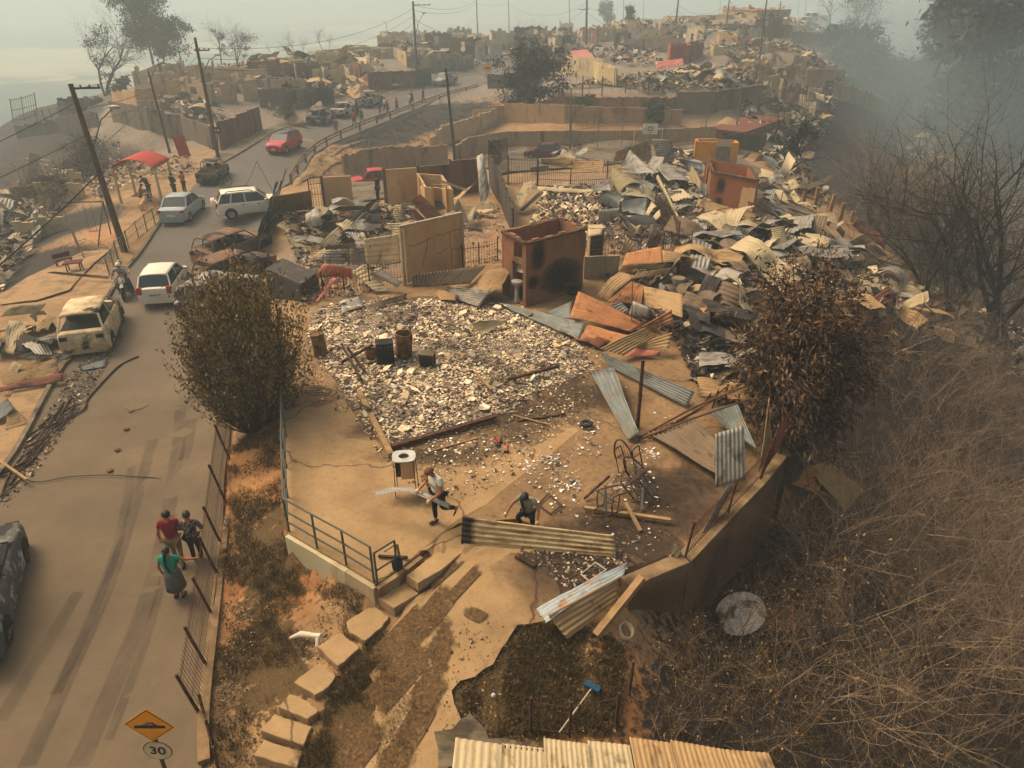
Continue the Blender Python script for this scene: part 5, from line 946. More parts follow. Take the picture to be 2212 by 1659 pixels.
scraps('spilling down the far slope', [(1600,140),(1740,110),(1820,160),(1780,250),(1700,330),(1760,430),(1690,420),(1630,320),(1600,230)], 40, ['cream', 'zinc', 'cream', 'zinc', 'brown', 'tan'], 1.0, 2.2)
scraps('on the plots left of the far road', [(520,150),(640,130),(830,150),(760,200),(560,235),(470,262),(420,260),(420,200)], 34, ['cream', 'tan', 'cream', 'dark', 'tan'], 1.4, 2.4)
scraps('among the far hilltop ruins', [(780,110),(1000,95),(1250,90),(1600,70),(1600,110),(1300,130),(1000,140),(850,160)], 30, ['cream', 'zinc', 'cream', 'tan', 'dark'], 1.4, 2.4)
scraps('in the gully at the left edge', [(-60,560),(0,440),(100,380),(170,380),(120,460),(50,540)], 24, ['zinc', 'cream', 'brown', 'blue', 'zinc', 'dark'], 1.1, 1.9)
scraps('on the far smoky slope', [(1950,320),(2060,330),(2080,390),(1990,390)], 9, ['cream', 'zinc'], 1.8, 3.0)
scraps('in the roadside heap on the left', [(0,780),(30,690),(150,720),(150,790),(60,830),(0,840)], 12, ['zinc', 'tan', 'cream', 'dark'], .5, .9)
# dry weeds and tufts on the verge and round the slabs
def weeds(name, lab, pts, n, mt, h0=.05, h1=.16, seedz=3, thr=.05):
 poly = [G(*p).xy[:] for p in pts]; c = scatter_pts(poly, n, lambda p: np.array([1.0 if n3(a*.8, b*.8, seedz) > thr else .04 for a, b in p])); m_ = len(c); k = 9
 P0 = np.repeat(c, k, 0)+rng.normal(0, .05, (m_*k, 2)); z = np.repeat(hts(c), k)+.0; d = np.column_stack([rng.normal(0, .5, (m_*k, 2)), np.ones(m_*k)]); L = rng.uniform(h0, h1, (m_*k, 1)); s = rng.normal(0, 1, (m_*k, 3)); s[:, 2] = 0; s /= np.linalg.norm(s, axis=1, keepdims=True); B = np.column_stack([P0, z])
 V3 = np.stack([B-s*.006, B+s*.006, B+d*L], 1); me = flat_arrays(V3, None, name, mt); o = bpy.data.objects.new(name, me); COL.objects.link(o); tag(o, lab, 'weeds', None, 'stuff')
WEED = chipmat('weed', [(0, (70, 58, 30)), (.3, (96, 80, 42)), (.55, (58, 50, 28)), (.8, (128, 104, 62))], 0)
weeds('weeds', 'dry brown weeds on the verge between the road fence and the yard wall', [(500,950),(605,900),(618,1180),(800,1300),(760,1400),(640,1560),(560,1659),(450,1659),(470,1350)], 2600, WEED)
weeds('weeds', 'dark dry grass beside the path and above the shed roof', [(1000,1500),(1060,1430),(1120,1370),(1200,1340),(1350,1400),(1340,1590),(1000,1600)], 2600, WEED, thr=-.05); weeds('weeds', 'dry grass between the path slabs', [(640,1659),(700,1500),(800,1380),(960,1330),(960,1420),(900,1560),(860,1659)], 1500, WEED)
weeds('weeds', 'sparse dry grass on the bank under the guardrail', [(640,400),(690,330),(800,285),(950,225),(1080,205),(1130,225),(1000,290),(850,330),(720,380)], 2200, WEED, .1, .35)
weeds('weeds', 'burnt stubble on the right-hand slopes', [(1400,1659),(1480,1300),(1700,1080),(1900,780),(2212,800),(2240,1659)], 4200, WEED, .1, .4, thr=-.2)
# ---------------------------------------------------------------- timbers, junk, yard things
WOOD = mat('burnt_wood', (112, 74, 44), (52, 36, 26), (34, 28, 24), scale=4, sc=(1, 1, 3), bump=.4); WOODP = mat('pale_wood', (168, 136, 92), (130, 100, 64), scale=5); IRON = mat('burnt_iron', (62, 50, 40), (86, 58, 38), scale=9, rough=.8); IRONG = mat('grey_iron', (104, 104, 94), (76, 72, 62), scale=5, rough=.6)
IRONR = mat('rusty_iron', (118, 70, 44), (74, 46, 32), (52, 36, 28), scale=7, rough=.85); BLACK = mat('black_plastic', (26, 25, 25), (38, 36, 35), rough=.6); STEEL = mat('steel', (170, 168, 160), (140, 136, 128), rough=.4, metal=.4)
def plank(fr, x0, y0, h0, x1, y1, h1, wd, ht, mt, lab, name='timber', cat='timber', group='timbers lying about the burnt plots', z=None):
 a = fv(fr, x0, y0); b = fv(fr, x1, y1); A = G(*a, h0+.04) if z is None else P(*a, z+h0); B = G(*b, h1+.04) if z is None else P(*b, z+h1); mb = MB(); mb.beam(A, B, wd, ht)
 o = mb.top(name, mt, lab, cat, group); return o
Z = 1.54
plank('C5', 112, 880, .1, 322, 1290, .1, .16, .14, WOODP, 'long pale sill timber along the left side of the rubble floor', z=Z); plank('C5', 325, 1238, .1, 1000, 1040, .12, .14, .12, IRONR, 'long red-brown charred timber along the front of the rubble floor', z=Z)
plank('C5', 1080, 800, .3, 1412, 712, .3, .1, .08, WOOD, 'short reddish timber lying on the right of the rubble floor', z=Z); plank('C5', 870, 755, .3, 975, 865, .2, .08, .05, WOODP, 'grey stick of timber in the middle of the rubble floor', z=Z)
plank('C5', 610, 1255, .02, 890, 1178, .02, .04, .03, WOODP, 'thin straight lath on the soot in front of the rubble floor', z=Z); plank('C5', 1140, 1070, .02, 1450, 1025, .03, .05, .04, WOOD, 'dark thin lath lying flat on the yard', z=Z); plank('C5', 1110, 1030, .05, 1355, 1095, .04, .04, .03, WOODP, 'thin lath crossing the dark one on the yard', z=Z)
plank('C5', 0, 570, .3, 130, 800, .9, .07, .07, WOOD, 'charred stick leaning at the left edge of the rubble floor', z=Z); plank('C5', 40, 595, .7, 150, 745, .2, .07, .07, WOOD, 'second charred stick leaning beside the clay pot', z=Z); plank('C5', 0, 690, .2, 205, 575, .7, .08, .08, WOOD, 'charred beam end propped on the stove', z=Z)
plank('C8', 1650, 800, .05, 1950, 425, 1.3, .15, .15, WOODP, 'round tan timber leaning over the edge of the yard'); plank('C8', 1135, 282, .05, 1258, 352, .05, .12, .08, WOOD, 'short charred beam lying on the path edge under the held sheet', z=Z)
plank('C4', 0, 1330, .1, 175, 1450, .25, .07, .07, WOODP, 'pale broken branch at the left edge of the road'); plank('C8', 240, 285, .05, 430, 295, .05, .06, .05, WOOD, 'charred stick on the platform behind the railing', z=Z)
plank('F4', 0, 1225, .1, 840, 1345, .12, .1, .06, WOODP, 'long pale timber lying under the chair frames', z=Z); plank('F4', 220, 1270, .05, 680, 1340, .05, .1, .05, WOODP, 'second pale timber lying beside the first', z=Z); plank('F4', 400, 1180, .3, 545, 1450, .05, .09, .05, WOODP, 'pale timber sloping from the chair heap', z=Z)
plank('F4', 205, 1010, .8, 218, 1360, .05, .05, .05, IRONG, 'upright pale bar at the left of the chair heap', z=Z); plank('F4', 585, 840, .8, 555, 1245, .05, .06, .05, IRONG, 'upright pale bar at the right of the chair heap', z=Z); plank('F4', 480, 790, .7, 665, 1110, .05, .05, .04, IRONG, 'slanting grey bar through the chair heap', z=Z)
plank('F4', 0, 1140, .05, 245, 920, .4, .05, .05, WOOD, 'charred batten leaning on the chair heap', z=Z); plank('F4', 110, 1055, .4, 310, 1170, .3, .05, .04, IRONG, 'short grey bar across the chair heap', z=Z)
for i, (x0, y0, h0, x1, y1, h1) in enumerate([(520,545,.1,1810,70,1.6),(560,555,.1,1600,175,1.2),(540,540,.05,1660,10,1.5),(620,560,.1,1540,20,1.3),(700,520,.2,1400,40,1.0),(1130,260,.3,1230,120,1.3),(1390,250,.3,1395,30,1.2),(1240,260,.3,1300,90,1.1)]):
 a, b = fv('F4', x0, y0), fv('F4', x1, y1); A, B = G(*a, h0), G(*b, h1); mb = MB(); mid = A.lerp(B, .5)+Vector((U(-.1, .1), U(-.1, .1), U(.0, .15))); mb.tube([A, mid, B], [.03, .035, .025], 6)
 mb.top('stick', mat('stick', (112, 78, 50), (84, 58, 38)), ['longest brown stick reaching up to the dry tree', 'brown stick just under the longest one', 'brown stick over the sooty ground below the dry tree', 'thin brown stick in the bundle below the dry tree', 'shorter brown stick in the bundle below the dry tree', 'short upright stick left of the blue-grey sheet', 'short upright stick above the blue-grey sheet', 'short stick crossing the bundle'][i], 'stick', 'brown sticks beside the yard fence')
def lathe_thing(name, cat, lab, q, prof, mt, n=18, group=None, tilt=(0, 0, 0)):
 t_ = thing(name, lab, cat, q, 0, group); t_.rotation_euler = tilt; b = MB(); b.lathe((0, 0, 0), prof, n); b.build('body', mt, t_); return t_
YEL = mat('scorched_yellow', (158, 118, 56), (104, 74, 42), (60, 44, 32), scale=3)
def drum(lab, q, r, h, mt, tilt=(0, 0, 0), open_=True, name='metal_drum', cat='drum', group='burnt drums'):
 pf = [(r, 0), (r, h*.33), (r*1.03, h*.34), (r, h*.36), (r, h*.66), (r*1.03, h*.67), (r, h*.69), (r, h)] + ([(r*.92, h), (r*.92, h*.2), (.01, h*.18)] if open_ else [(r*.97, h), (r*.97, h-.02), (.01, h-.02)])
 return lathe_thing(name, cat, lab, q, pf, mt, 20, group, tilt)
drum('half-crushed yellow-brown drum standing on the rubble floor', P(872, 766, 1.7), .3, .85, YEL, (0, .08, 0)); drum('scorched yellow cylinder at the left edge of the rubble floor', P(694, 764, 1.6), .24, .8, YEL, (0, -.08, 0), False)
drum('rusty red-brown oil drum open at the top, right of the big orange sheet', G(*fv('F2', 1935, 1340), .3), .3, .9, IRONR); drum('round pale-topped drum below the rusty oil drum', G(*fv('F2', 1885, 1440), .2), .3, .5, mat('pale_lid', (150, 134, 110), (90, 78, 62)), open_=False)
drum('dark dented drum in the gully behind the yard fence', G(*fv('F4', 1950, 900), .6), .42, 1.0, P_DK, open_=False)
lathe_thing('clay_pot', 'pot', 'round clay pot among the charred sticks', P(806, 775, 1.65), [(.12, 0), (.24, .12), (.27, .25), (.22, .4), (.15, .44), (.16, .48)], mat('clay', (138, 80, 50), (92, 56, 38)))
lathe_thing('round_pot', 'pot', 'sooty round pot at the foot of the orange block room', G(*fv('F2', 870, 1500), .15), [(.1, 0), (.3, .1), (.36, .3), (.3, .5), (.18, .55)], CHAR)
def boxed(name, cat, lab, q, dims, rz, mt, extra=None, group=None):
 t_ = thing(name, lab, cat, q, rz, group); b = MB(); b.box((0, 0, dims[2]/2), dims); o = b.build('body', mt, t_); md = o.modifiers.new('b', 'BEVEL'); md.width = .02; md.segments = 2
 if extra: extra(t_, dims)
 return t_
def stove_x(t_, d):
 b = MB()
 for x in (-.2, .2):
  for y in (-.12, .12): b.lathe((x, y, d[2]), [(.09, 0), (.09, .015), (.05, .02)], 12)
 b.build('burner', BLACK, t_); b = MB(); b.box((0, -d[1]/2-.01, d[2]*.42), (d[0]*.8, .03, d[2]*.5)); b.build('oven_door', CHAR, t_)
 for k in range(5): b = MB(); b.lathe((-.24+.12*k, -d[1]/2-.005, d[2]*.86), [(.025, -.03), (.025, .01)], 8, axis=Matrix.Rotation(R(90), 3, 'X')); b.build('knob', IRONG, t_)
boxed('gas_stove', 'stove', 'burnt gas stove beside the yellow-brown drum, rubble on its hob', P(834, 782, 1.65), (.6, .5, .8), .2, CHAR, stove_x)
def tv_x(t_, d):
 b = MB(); b.box((0, -d[1]/2-.01, d[2]*.5), (d[0]*.75, .03, d[2]*.65)); b.build('front_panel', BLACK, t_); b = MB(); b.box((0, 0, d[2]+.012), (d[0]*1.04, d[1]*1.04, .025)); b.build('lid', mat('olive_lid', (104, 96, 66), (80, 72, 52)), t_)
boxed('metal_box', 'metal box', 'small dark box with an olive lid on the rubble floor', P(924, 786, 1.7), (.5, .36, .4), -.15, mat('dark_box', (74, 56, 42), (50, 40, 32)), tv_x)
def fr_x(t_, d):
 b = MB(); b.box((0, -d[1]/2-.012, d[2]*.5), (d[0]*.86, .03, d[2]*.9)); b.build('open_front', BLACK, t_)
 for k in (0.3, .62): b = MB(); b.box((0, -d[1]/2-.035, d[2]*k), (d[0]*.84, .02, .02)); b.build('shelf', IRONG, t_)
boxed('refrigerator', 'refrigerator', 'burnt-out refrigerator standing open between the block room and the bar fence', G(*fv('F2', 1085, 1130), 0), (.7, .6, 1.5), .1, P_PALE, fr_x)
# washing machine / stool with a white disc on a frame
t_ = thing('washing_machine', 'tan box with a round white ring on top, standing on thin rods behind the man', 'washing machine', P(879, 1062, Z), .1)
b = MB(); b.box((.08, 0, .78), (.34, .36, .5)); b.build('body', P_TAN, t_); b = MB(); b.box((-.17, .02, .8), (.12, .3, .44)); b.build('side_panel', CHAR, t_)
b = MB(); N = 28; vs = []
for r_ in (1.0, .45):
 for k in range(N):
  a = 2*math.pi*k/N; sq = 1/max(abs(math.cos(a)), abs(math.sin(a)))**.55; vs.append((math.cos(a)*.3*r_*(sq if r_ == 1 else 1), math.sin(a)*.27*r_*(sq if r_ == 1 else 1), 1.1))
vs += [(x, y, z+.03) for x, y, z in vs]; fs = []
for k in range(N):
 j = (k+1) % N; fs += [(k, j, N+j, N+k)[::-1], (2*N+k, 2*N+j, 3*N+j, 3*N+k), (k, j, 2*N+j, 2*N+k), (N+k, N+j, 3*N+j, 3*N+k)[::-1]]
b.add(vs, fs); b.build('ring', mat('white_ring', (196, 196, 186), (160, 160, 150)), t_)
b = MB(); b.tube([(.11*math.cos(a), .11*math.sin(a), 1.1) for a in np.linspace(0, 2*math.pi, 16)], .02, 5); b.build('drum_rim', IRON, t_)
for x, y in ((-.28, -.2), (.26, -.22), (.3, .2), (-.25, .2)): b = MB(); b.tube([(x, y, 0), (x*.9, y*.9, 1.05)], .012, 5); b.build('rod', IRON, t_)
def tyre(lab, q, r=.3):
 b = MB(); R_, r_ = r*.7, r*.3; N, M2 = 24, 10
 vs = [(math.cos(2*math.pi*i/N)*(R_+r_*math.cos(2*math.pi*j/M2)), math.sin(2*math.pi*i/N)*(R_+r_*math.cos(2*math.pi*j/M2)), .1+r_*.9*math.sin(2*math.pi*j/M2)) for i in range(N) for j in range(M2)]
 b.add([Vector(v)+q for v in vs], [(i*M2+j, ((i+1) % N)*M2+j, ((i+1) % N)*M2+(j+1) % M2, i*M2+(j+1) % M2) for i in range(N) for j in range(M2)]); return b.top('tyre', BLACK, lab, 'tyre', smooth=True)
tyre('small black tyre lying on the yard with white flakes inside it', P(1267, 921, Z), .2); tyre('small black tyre lying on the bank right of the shelter', G(362, 372), .3)
# chair frames
def chair(lab, q, rz, tip, mt, group='burnt chair frames in the heap'):
 t_ = thing('chair_frame', lab, 'chair frame', q, rz, group); t_.rotation_euler = (tip[0], tip[1], rz)
 for s_ in (-1, 1):
  b = MB(); b.tube([(s_*.25, .0, 0), (s_*.25, .02, .44), (s_*.25, -.42, .44), (s_*.25, -.44, 0)], .022, 6); b.build('leg_frame', mt, t_)
  b = MB(); b.tube([(s_*.25, .02, .44), (s_*.27, .05, .62), (s_*.27, -.15, .68), (s_*.27, -.38, .66), (s_*.25, -.42, .44)], .02, 6); b.build('armrest', mt, t_)
 b = MB(); pts = [(.25*math.cos(a), .04+.1*abs(math.sin(a)), .44+.55*math.sin(a)) for a in np.linspace(0, math.pi, 12)]; b.tube(pts, .024, 6); b.build('back_arch', mt, t_)
 b = MB(); [b.tube([(x, .06, .46), (x, .12, .9)], .006, 4) for x in (-.15, -.075, 0, .075, .15)]; b.build('back_rods', mt, t_)
 b = MB(); [b.tube([(-.25, y, .44), (.25, y, .44)], .008, 4) for y in (0, -.1, -.2, -.3, -.42)]; b.build('seat_rods', mt, t_); return t_
BRN = mat('brown_tube', (78, 58, 44), (56, 44, 36), rough=.6)
chair('arched brown chair frame at the top of the burnt chair heap', P(*fv('F4', 420, 900), Z+.25), 2.6, (.2, .35), BRN); chair('brown chair frame tipped on its side in the burnt chair heap', P(*fv('F4', 330, 1040), Z+.1), 1.2, (.9, .3), BRN)
chair('chair frame with loops at the right of the burnt chair heap', P(*fv('F4', 600, 1010), Z+.2), -.5, (.3, -.6), BRN); chair('lowest chair frame of the burnt heap, lying on its back', P(*fv('F4', 380, 1200), Z+.15), 2.2, (-1.3, .2), BRN)
def polyframe(name, cat, lab, pts, rad, mt, closed=True, group=None):
 b = MB(); q = [P(x, y, Z+h) for x, y, h in pts]; q = q+[q[0]] if closed else q
 for i in range(len(q)-1): b.tube([q[i], q[i+1]], rad, 6)
 return b.top(name, mt, lab, cat, group)
polyframe('window_frame', 'frame', 'empty dark square frame lying on the yard right of the woman', [(1162,1090,.03),(1185,1066,.04),(1213,1092,.04),(1190,1110,.03)], .022, IRON)
polyframe('window_frame', 'frame', 'pale square frame with wire mesh lying by the leaning sheets', [(1255,1240,.03),(1286,1215,.05),(1310,1231,.06),(1272,1255,.03)], .02, mat('white_frame', (180, 170, 150), (140, 130, 112)))
b = MB()
for k in range(4): c0 = P(670+k*9, 842+k*3, Z+.04*k); b.tube([c0+Vector((.35*math.cos(a)*(1+.1*k), .2*math.sin(a), .02*math.sin(3*a)+.05)) for a in np.linspace(0, 6.28, 26)], .012, 5)
b.top('garden_hose', mat('green_hose', (44, 70, 50), (36, 56, 42)), 'coiled dark green hose beside the olive bush', 'hose')
def hammer(lab, x0, y0, x1, y1, mt):
 a, c = P(x0, y0, Z+.03), P(x1, y1, Z+.03); t_ = thing('hammer', lab, 'hammer', a, 0, 'tools left on the yard'); b = MB(); b.tube([(0, 0, 0), c-a], .018, 6); b.build('handle', mt, t_); d = (c-a).normalized(); s_ = Vector((-d.y, d.x, 0))
 b = MB(); b.beam((c-a)-s_*.08, (c-a)+s_*.08, .045); b.build('head', CHAR, t_)
RED = mat('red_paint', (170, 40, 30), (140, 34, 26), rough=.6)
hammer('hammer with a red handle pointing left, nearest the rubble floor', 1066, 944, 1080, 956, RED); hammer('hammer with a pale red handle next to the first', 1082, 942, 1076, 962, RED); hammer('orange-handled hammer lying by itself', 1096, 958, 1094, 976, mat('orange_handle', (206, 96, 40), (180, 80, 34)))
# broom by the shed, pipe on the verge, dish and drum in the thicket
t_ = thing('broom', 'blue-headed broom with a pale pole lying above the shed roof', 'broom', G(1208, 1582, .3)); a = G(1208, 1582, .3)-t_.location; c = G(1280, 1484, .12)-t_.location; b = MB(); b.tube([a, c], .016, 6); b.build('handle', mat('broom_pole', (196, 180, 150), (160, 144, 116)), t_)
b = MB(); d = (c-a).normalized(); s_ = Vector((d.y, -d.x, 0)); b.beam(c-s_*.16, c+s_*.16, .13, .08); b.build('brush_head', mat('blue_brush', (30, 74, 92), (22, 58, 76)), t_)
t_ = thing('waste_pipe', 'white plastic pipe with an elbow lying on the verge above the stepping blocks', 'pipe', G(660, 1375, .1)); W_ = mat('pvc', (206, 196, 172), (176, 164, 138), rough=.5)
a = G(627, 1378, .12)-t_.location; c = G(672, 1372, .2)-t_.location; e = G(694, 1374, .25)-t_.location; f = G(686, 1396, .1)-t_.location; b = MB(); b.tube([a, a.lerp(c, .5)+Vector((0, .04, .03)), c], [.03, .07, .06], 10); b.build('pipe', W_, t_)
b = MB(); b.tube([c, e], .055, 10); b.tube([e-(e-c)*.3, f], .05, 10); b.build('elbow', W_, t_)
t_ = thing('satellite_dish', 'white speckled round dish lying in the thicket below the yard wall', 'dish', G(1600, 1330, .3)); b = MB(); b.lathe((0, 0, 0), [(.8, .18), (.62, .1), (.4, .04), (.15, .01), (.01, 0)], 28); o = b.build('bowl', mat('dish_white', (214, 204, 182), (186, 172, 146), stain=(120, 96, 70)), t_); b = MB(); b.tube([(.7, 0, .15), (.3, .1, .6)], .02, 5); b.build('arm', IRON, t_); t_.rotation_euler = (.25, -.35, .3); t_.scale = (.85, .7, .9)
lathe_thing('lost_ball', 'ball', 'small white ball on the dark grass below the path', G(1066, 1505, .02), [(.01, 0), (.03, .008), (.045, .03), (.045, .05), (.03, .075), (.01, .085)], mat('white_ball', (210, 204, 190)), 14)
b = MB(); q = G(1350, 1365, .05)
for k in range(3): b.tube([q+Vector((.14*math.cos(a)+.02*k, .22*math.sin(a), .03*k)) for a in np.linspace(0, 6.28, 20)], .014, 5)
b.top('rope_coil', mat('pale_rope', (186, 172, 140)), 'small coil of pale rope beside the leaning timber', 'rope')
t_ = thing('gate_post', 'pale gate post with a black bag hanging on it at the end of the railing', 'post', P(868, 1225, 1.53)); b = MB(); b.beam((0, 0, 0), (-.06, -.02, .72), .06); b.build('post', WOODP, t_)
b = MB(); b.tube([(-.08, 0, .68), (-.35, -.05, .5)], .02, 5); b.build('crossbar', IRONG, t_)
bg_ = MB(); q = P(858, 1218, 1.75); bg_.lathe(q, [(.05, -.18), (.12, -.12), (.13, .05), (.07, .16), (.03, .2)], 10); bg_.top('black_bag', mat('navy_cloth', (30, 34, 44)), 'small black bag hanging from the gate post', 'bag')
# rusty post on the yard, tall stick of rod at the pile
def pole_at(name, lab, cat, b0, t0, r0, r1, mt, parts=None, group=None, n=8, raw=False):
 B = G(*b0); T = W(*t0, B.y); t_ = thing(name, lab, cat, B, 0, group); mb = MB(); mb.tube([Vector((0, 0, -.3)), (T-B)*.5, T-B], [r0, (r0+r1)/2, r1], n); mb.build('pole', mt, t_); return t_, T-B
pole_at('iron_post', 'rusty iron post standing alone on the yard', 'post', (1377, 925), (1389, 778), .06, .05, IRONR)
pole_at('iron_rod', 'thin pale upright rod in the orange pile', 'rod', fv('C5', 1882, 480), fv('C5', 1886, 165), .02, .02, IRONG)
CP_ = mat('tan_post', (166, 128, 82), (130, 98, 62), (104, 78, 50), scale=2)
for i, (bx, by, tx, ty) in enumerate([(1380,960,1410,840),(1490,1050,1530,830),(1585,910,1605,830),(1640,1060,1690,900),(1730,1170,1780,980),(1620,1190,1640,1070),(1850,1150,1872,1060),(1255,780,1262,720),(1455,800,1482,715),(1465,1390,1480,1320),(1540,1460,1552,1400),(1310,1360,1318,1320),(1255,1310,1262,1265),(1000,1250,1006,1215),(565,1620,580,1540)]):
 b0 = fv('F3', bx, by); t0 = fv('F3', tx, ty); B = G(*b0); T = W(*t0, B.y); mb = MB(); mb.beam(B-Vector((0, 0, .3)), T, .22, .22)
 mb.top('stub_post', CP_, ['first tan concrete post of the leaning row, from the left', 'second tan concrete post of the leaning row', 'short post behind the second one', 'third tall tan post of the row', 'fourth tall tan post, near the cable fence', 'short thick post in front of the third', 'last tan post at the hill edge', 'small post behind the pale sheets', 'post at the raised end of the long pale sheet', 'low stub left of the arched sheet', 'low stub at the arched sheet', 'low stub on the ash floor', 'lowest stub on the ash floor', 'small stub under the long flat sheet', 'stub between the sheets above the dry tree'][i], 'post', 'tan concrete stub posts of the burnt house')
# ---------------------------------------------------------------- fences, rails
def barfence(name, lab, pts, h, sp=.12, rails=(.15, .9), post=2.0, mt=None, r=.008, pr=.03, lean=(0, 0), z=None, cat='fence', group=None, spikes=0, mesh=False):
 mt = mt or IRON; q = [G(*p) if z is None else P(p[0], p[1], z) for p in pts]; t_ = thing(name, lab, cat, q[0], 0, group); o = q[0]; bars = MB(); top = Vector((lean[0], lean[1], h))
 for rh in rails:
  rb = MB()
  for i in range(len(q)-1): rb.tube([q[i]-o+top*rh, q[i+1]-o+top*rh], r*1.6, 5)
  rb.build('rail', mt, t_)
 for i in range(len(q)-1):
  a, b = q[i]-o, q[i+1]-o; L = (b-a).length; n = max(1, int(L/sp)); k = max(1, round(L/post))
  for j in range(n): c = a.lerp(b, j/n); bars.tube([c+top*.02, c+top*(1+spikes*(.5+.5*n3(c.x*3, c.y*3)))], r, 4, cap=False)
  for j in range(k+(i == len(q)-2)): c = a.lerp(b, j/k); pb = MB(); pb.tube([c-Vector((0, 0, .3)), c+top*1.06], pr, 5); pb.build('post', mt, t_)
  if mesh:
   for rh in np.arange(.1, 1, .14): bars.tube([a+top*rh, b+top*rh], r*.7, 3, cap=False)
 bars.build('bars', mt, t_); return t_
barfence('roadside_fence', 'rusty mesh fence leaning over the road edge, lower left', [(438,1545),(452,1440),(464,1330),(474,1240),(481,1173),(490,1080),(499,990),(508,900)], 1.15, .1, (.1, .45, .9), 2.6, IRONR, .006, .035, (-.25, 0), mesh=True)
barfence('roadside_fence', 'bent dark mesh fence from the hump sign up along the kerb', [(470,1659),(455,1600),(440,1545)], .75, .1, (.2, .9), 3, IRON, .006, .03, (.1, -.1), mesh=True)
def railing(name, lab, pts, h, z, mt, rr=(.3, .62, 1.0), post=1.5, r=.025, group=None, cat='railing'):
 q = [P(x, y, z) if z is not None else G(x, y) for x, y in pts]; t_ = thing(name, lab, cat, q[0], 0, group); o = q[0]
 for rh in rr:
  b = MB();
  for i in range(len(q)-1): b.tube([q[i]-o+Vector((0, 0, h*rh)), q[i+1]-o+Vector((0, 0, h*rh))], r, 6)
  b.build('rail', mt, t_)
 for i in range(len(q)-1):
  a, c = q[i]-o, q[i+1]-o; k = max(1, round((c-a).length/post))
  for j in range(k+(i == len(q)-2)): e = a.lerp(c, j/k); b = MB(); b.tube([e-Vector((0, 0, .05)), e+Vector((0, 0, h))], r*1.1, 6); b.build('post', mt, t_)
 return t_
railing('platform_railing', 'grey-green steel railing along the edge of the yard platform', [(618,884),(619,1010),(625,1148),(685,1183),(748,1219),(808,1256)], 1.0, 1.53, mat('rail_green', (92, 92, 78), (70, 68, 58), rough=.6))
railing('platform_railing', 'short railing piece turning the corner of the platform', [(815,1258),(858,1230)], .85, 1.53, MATS['rail_green'], (.4, 1.0))
barfence('yard_fence', 'thin rusty bar fence on top of the tall yard wall', [(1478,1206),(1570,1110),(1640,1036)], 1.05, .1, (.12, .88), 2.2, IRONR, .007, .03, (.08, -.05), z=1.52)
barfence('yard_fence', 'tangled rusty bar fence leaning beyond the upright sheet', [(1641,1034),(1690,960),(1672,880)], 1.5, .07, (.2, .85), 2.2, IRONR, .007, .03, (.25, .1), z=1.52)
barfence('bar_fence', 'dark bar fence in front of the pink roof sheet', [(668,656),(700,646),(745,637),(800,626),(872,610)], 1.15, .13, (.25, .85), 1.6, IRON, .009, .035)
barfence('bar_fence', 'dark bar fence behind the tall panel wall', [(1000,580),(1035,575),(1075,566)], 1.1, .13, (.25, .85), 1.6, IRON, .009, .035)
barfence('bar_gate', 'upright bar gate beside the tan corrugated fence sheet', [(674,458),(703,455)], 1.9, .16, (.05, .55, .88), 1.2, IRON, .014, .04, cat='gate')
barfence('bar_gate', 'long dark double gate of bars in front of the gutted floor', [(1162,403),(1232,406),(1310,403),(1345,395)], 1.65, .13, (.04, .3, .6, .95), 1.8, IRON, .012, .045, cat='gate')
barfence('bar_fence', 'spiked dark bar fence left of the double gate', [(1058,388),(1098,400),(1160,402)], 1.9, .11, (.06, .5, .9), 1.6, IRON, .013, .045, spikes=.12)
barfence('bar_fence', 'spiked dark bar fence standing behind the other, towards the court', [(1056,366),(1082,352),(1096,344)], 2.0, .14, (.06, .5, .9), 1.6, IRON, .014, .05, spikes=.12)
barfence('bar_fence', 'low rusty bar fence below the bent grey sheets', [(1262,556),(1300,562),(1352,558),(1430,556),(1490,550)], 1.15, .14, (.3, .9), 1.5, IRON, .009, .035)
barfence('bar_fence', 'slanting bar fence under the drooping pale strip', [(1412,470),(1440,510),(1462,545)], 1.5, .12, (.2, .85), 1.5, IRON, .01, .03)
barfence('pale_green_fence', 'pale green mesh fence on the kerb beside the silver sedan', [(256,560),(300,515),(352,472)], 1.0, .25, (.03, .5, .97), 1.6, mat('fence_green', (128, 126, 88), (104, 100, 70)), .012, .035, mesh=True)
barfence('pale_green_fence', 'lower stretch of pale green fence behind the motorcycle', [(238,600),(256,562)], 1.0, .25, (.03, .5, .97), 1.4, MATS['fence_green'], .012, .035, mesh=True)
barfence('tall_bar_fence', 'tilted tall bar fence on the misty bank at the far left', [(28,262),(52,258),(80,250)], 3.2, .5, (.05, .5, .97), 4, IRON, .03, .07, (.6, 0))
barfence('post_fence', 'row of iron posts with wire on the left bank', [(84,272),(115,268),(150,262)], 2.0, 2.0, (.5, .95), 2.5, IRON, .02, .06)
barfence('post_fence', 'row of dark iron posts along the top of the stone wall', [(1216,205),(1300,207),(1400,205)], 2.0, 1.2, (.6,), 3.0, IRON, .015, .07)
barfence('court_fence', 'tall thin mesh fence along the far side of the court', [(1232,330),(1290,320),(1342,318),(1444,316),(1520,310)], 3.6, 2.4, (.3, .6, .97), 4.5, IRONG, .012, .045)
barfence('yard_gate_fence', 'fine dark mesh fence in the thicket corner above the shed roof', [(1146,1580),(1230,1590),(1330,1570),(1360,1500)], .9, .14, (.1, .9), 1.5, IRON, .007, .03)
railing('pipe_railing', 'thin pipe railing with a bent end in the right field', [fv('F3', 60, 1290), fv('F3', 500, 1210), fv('F3', 690, 1170)], .9, None, IRON, (1.0,), 3.0, .025)
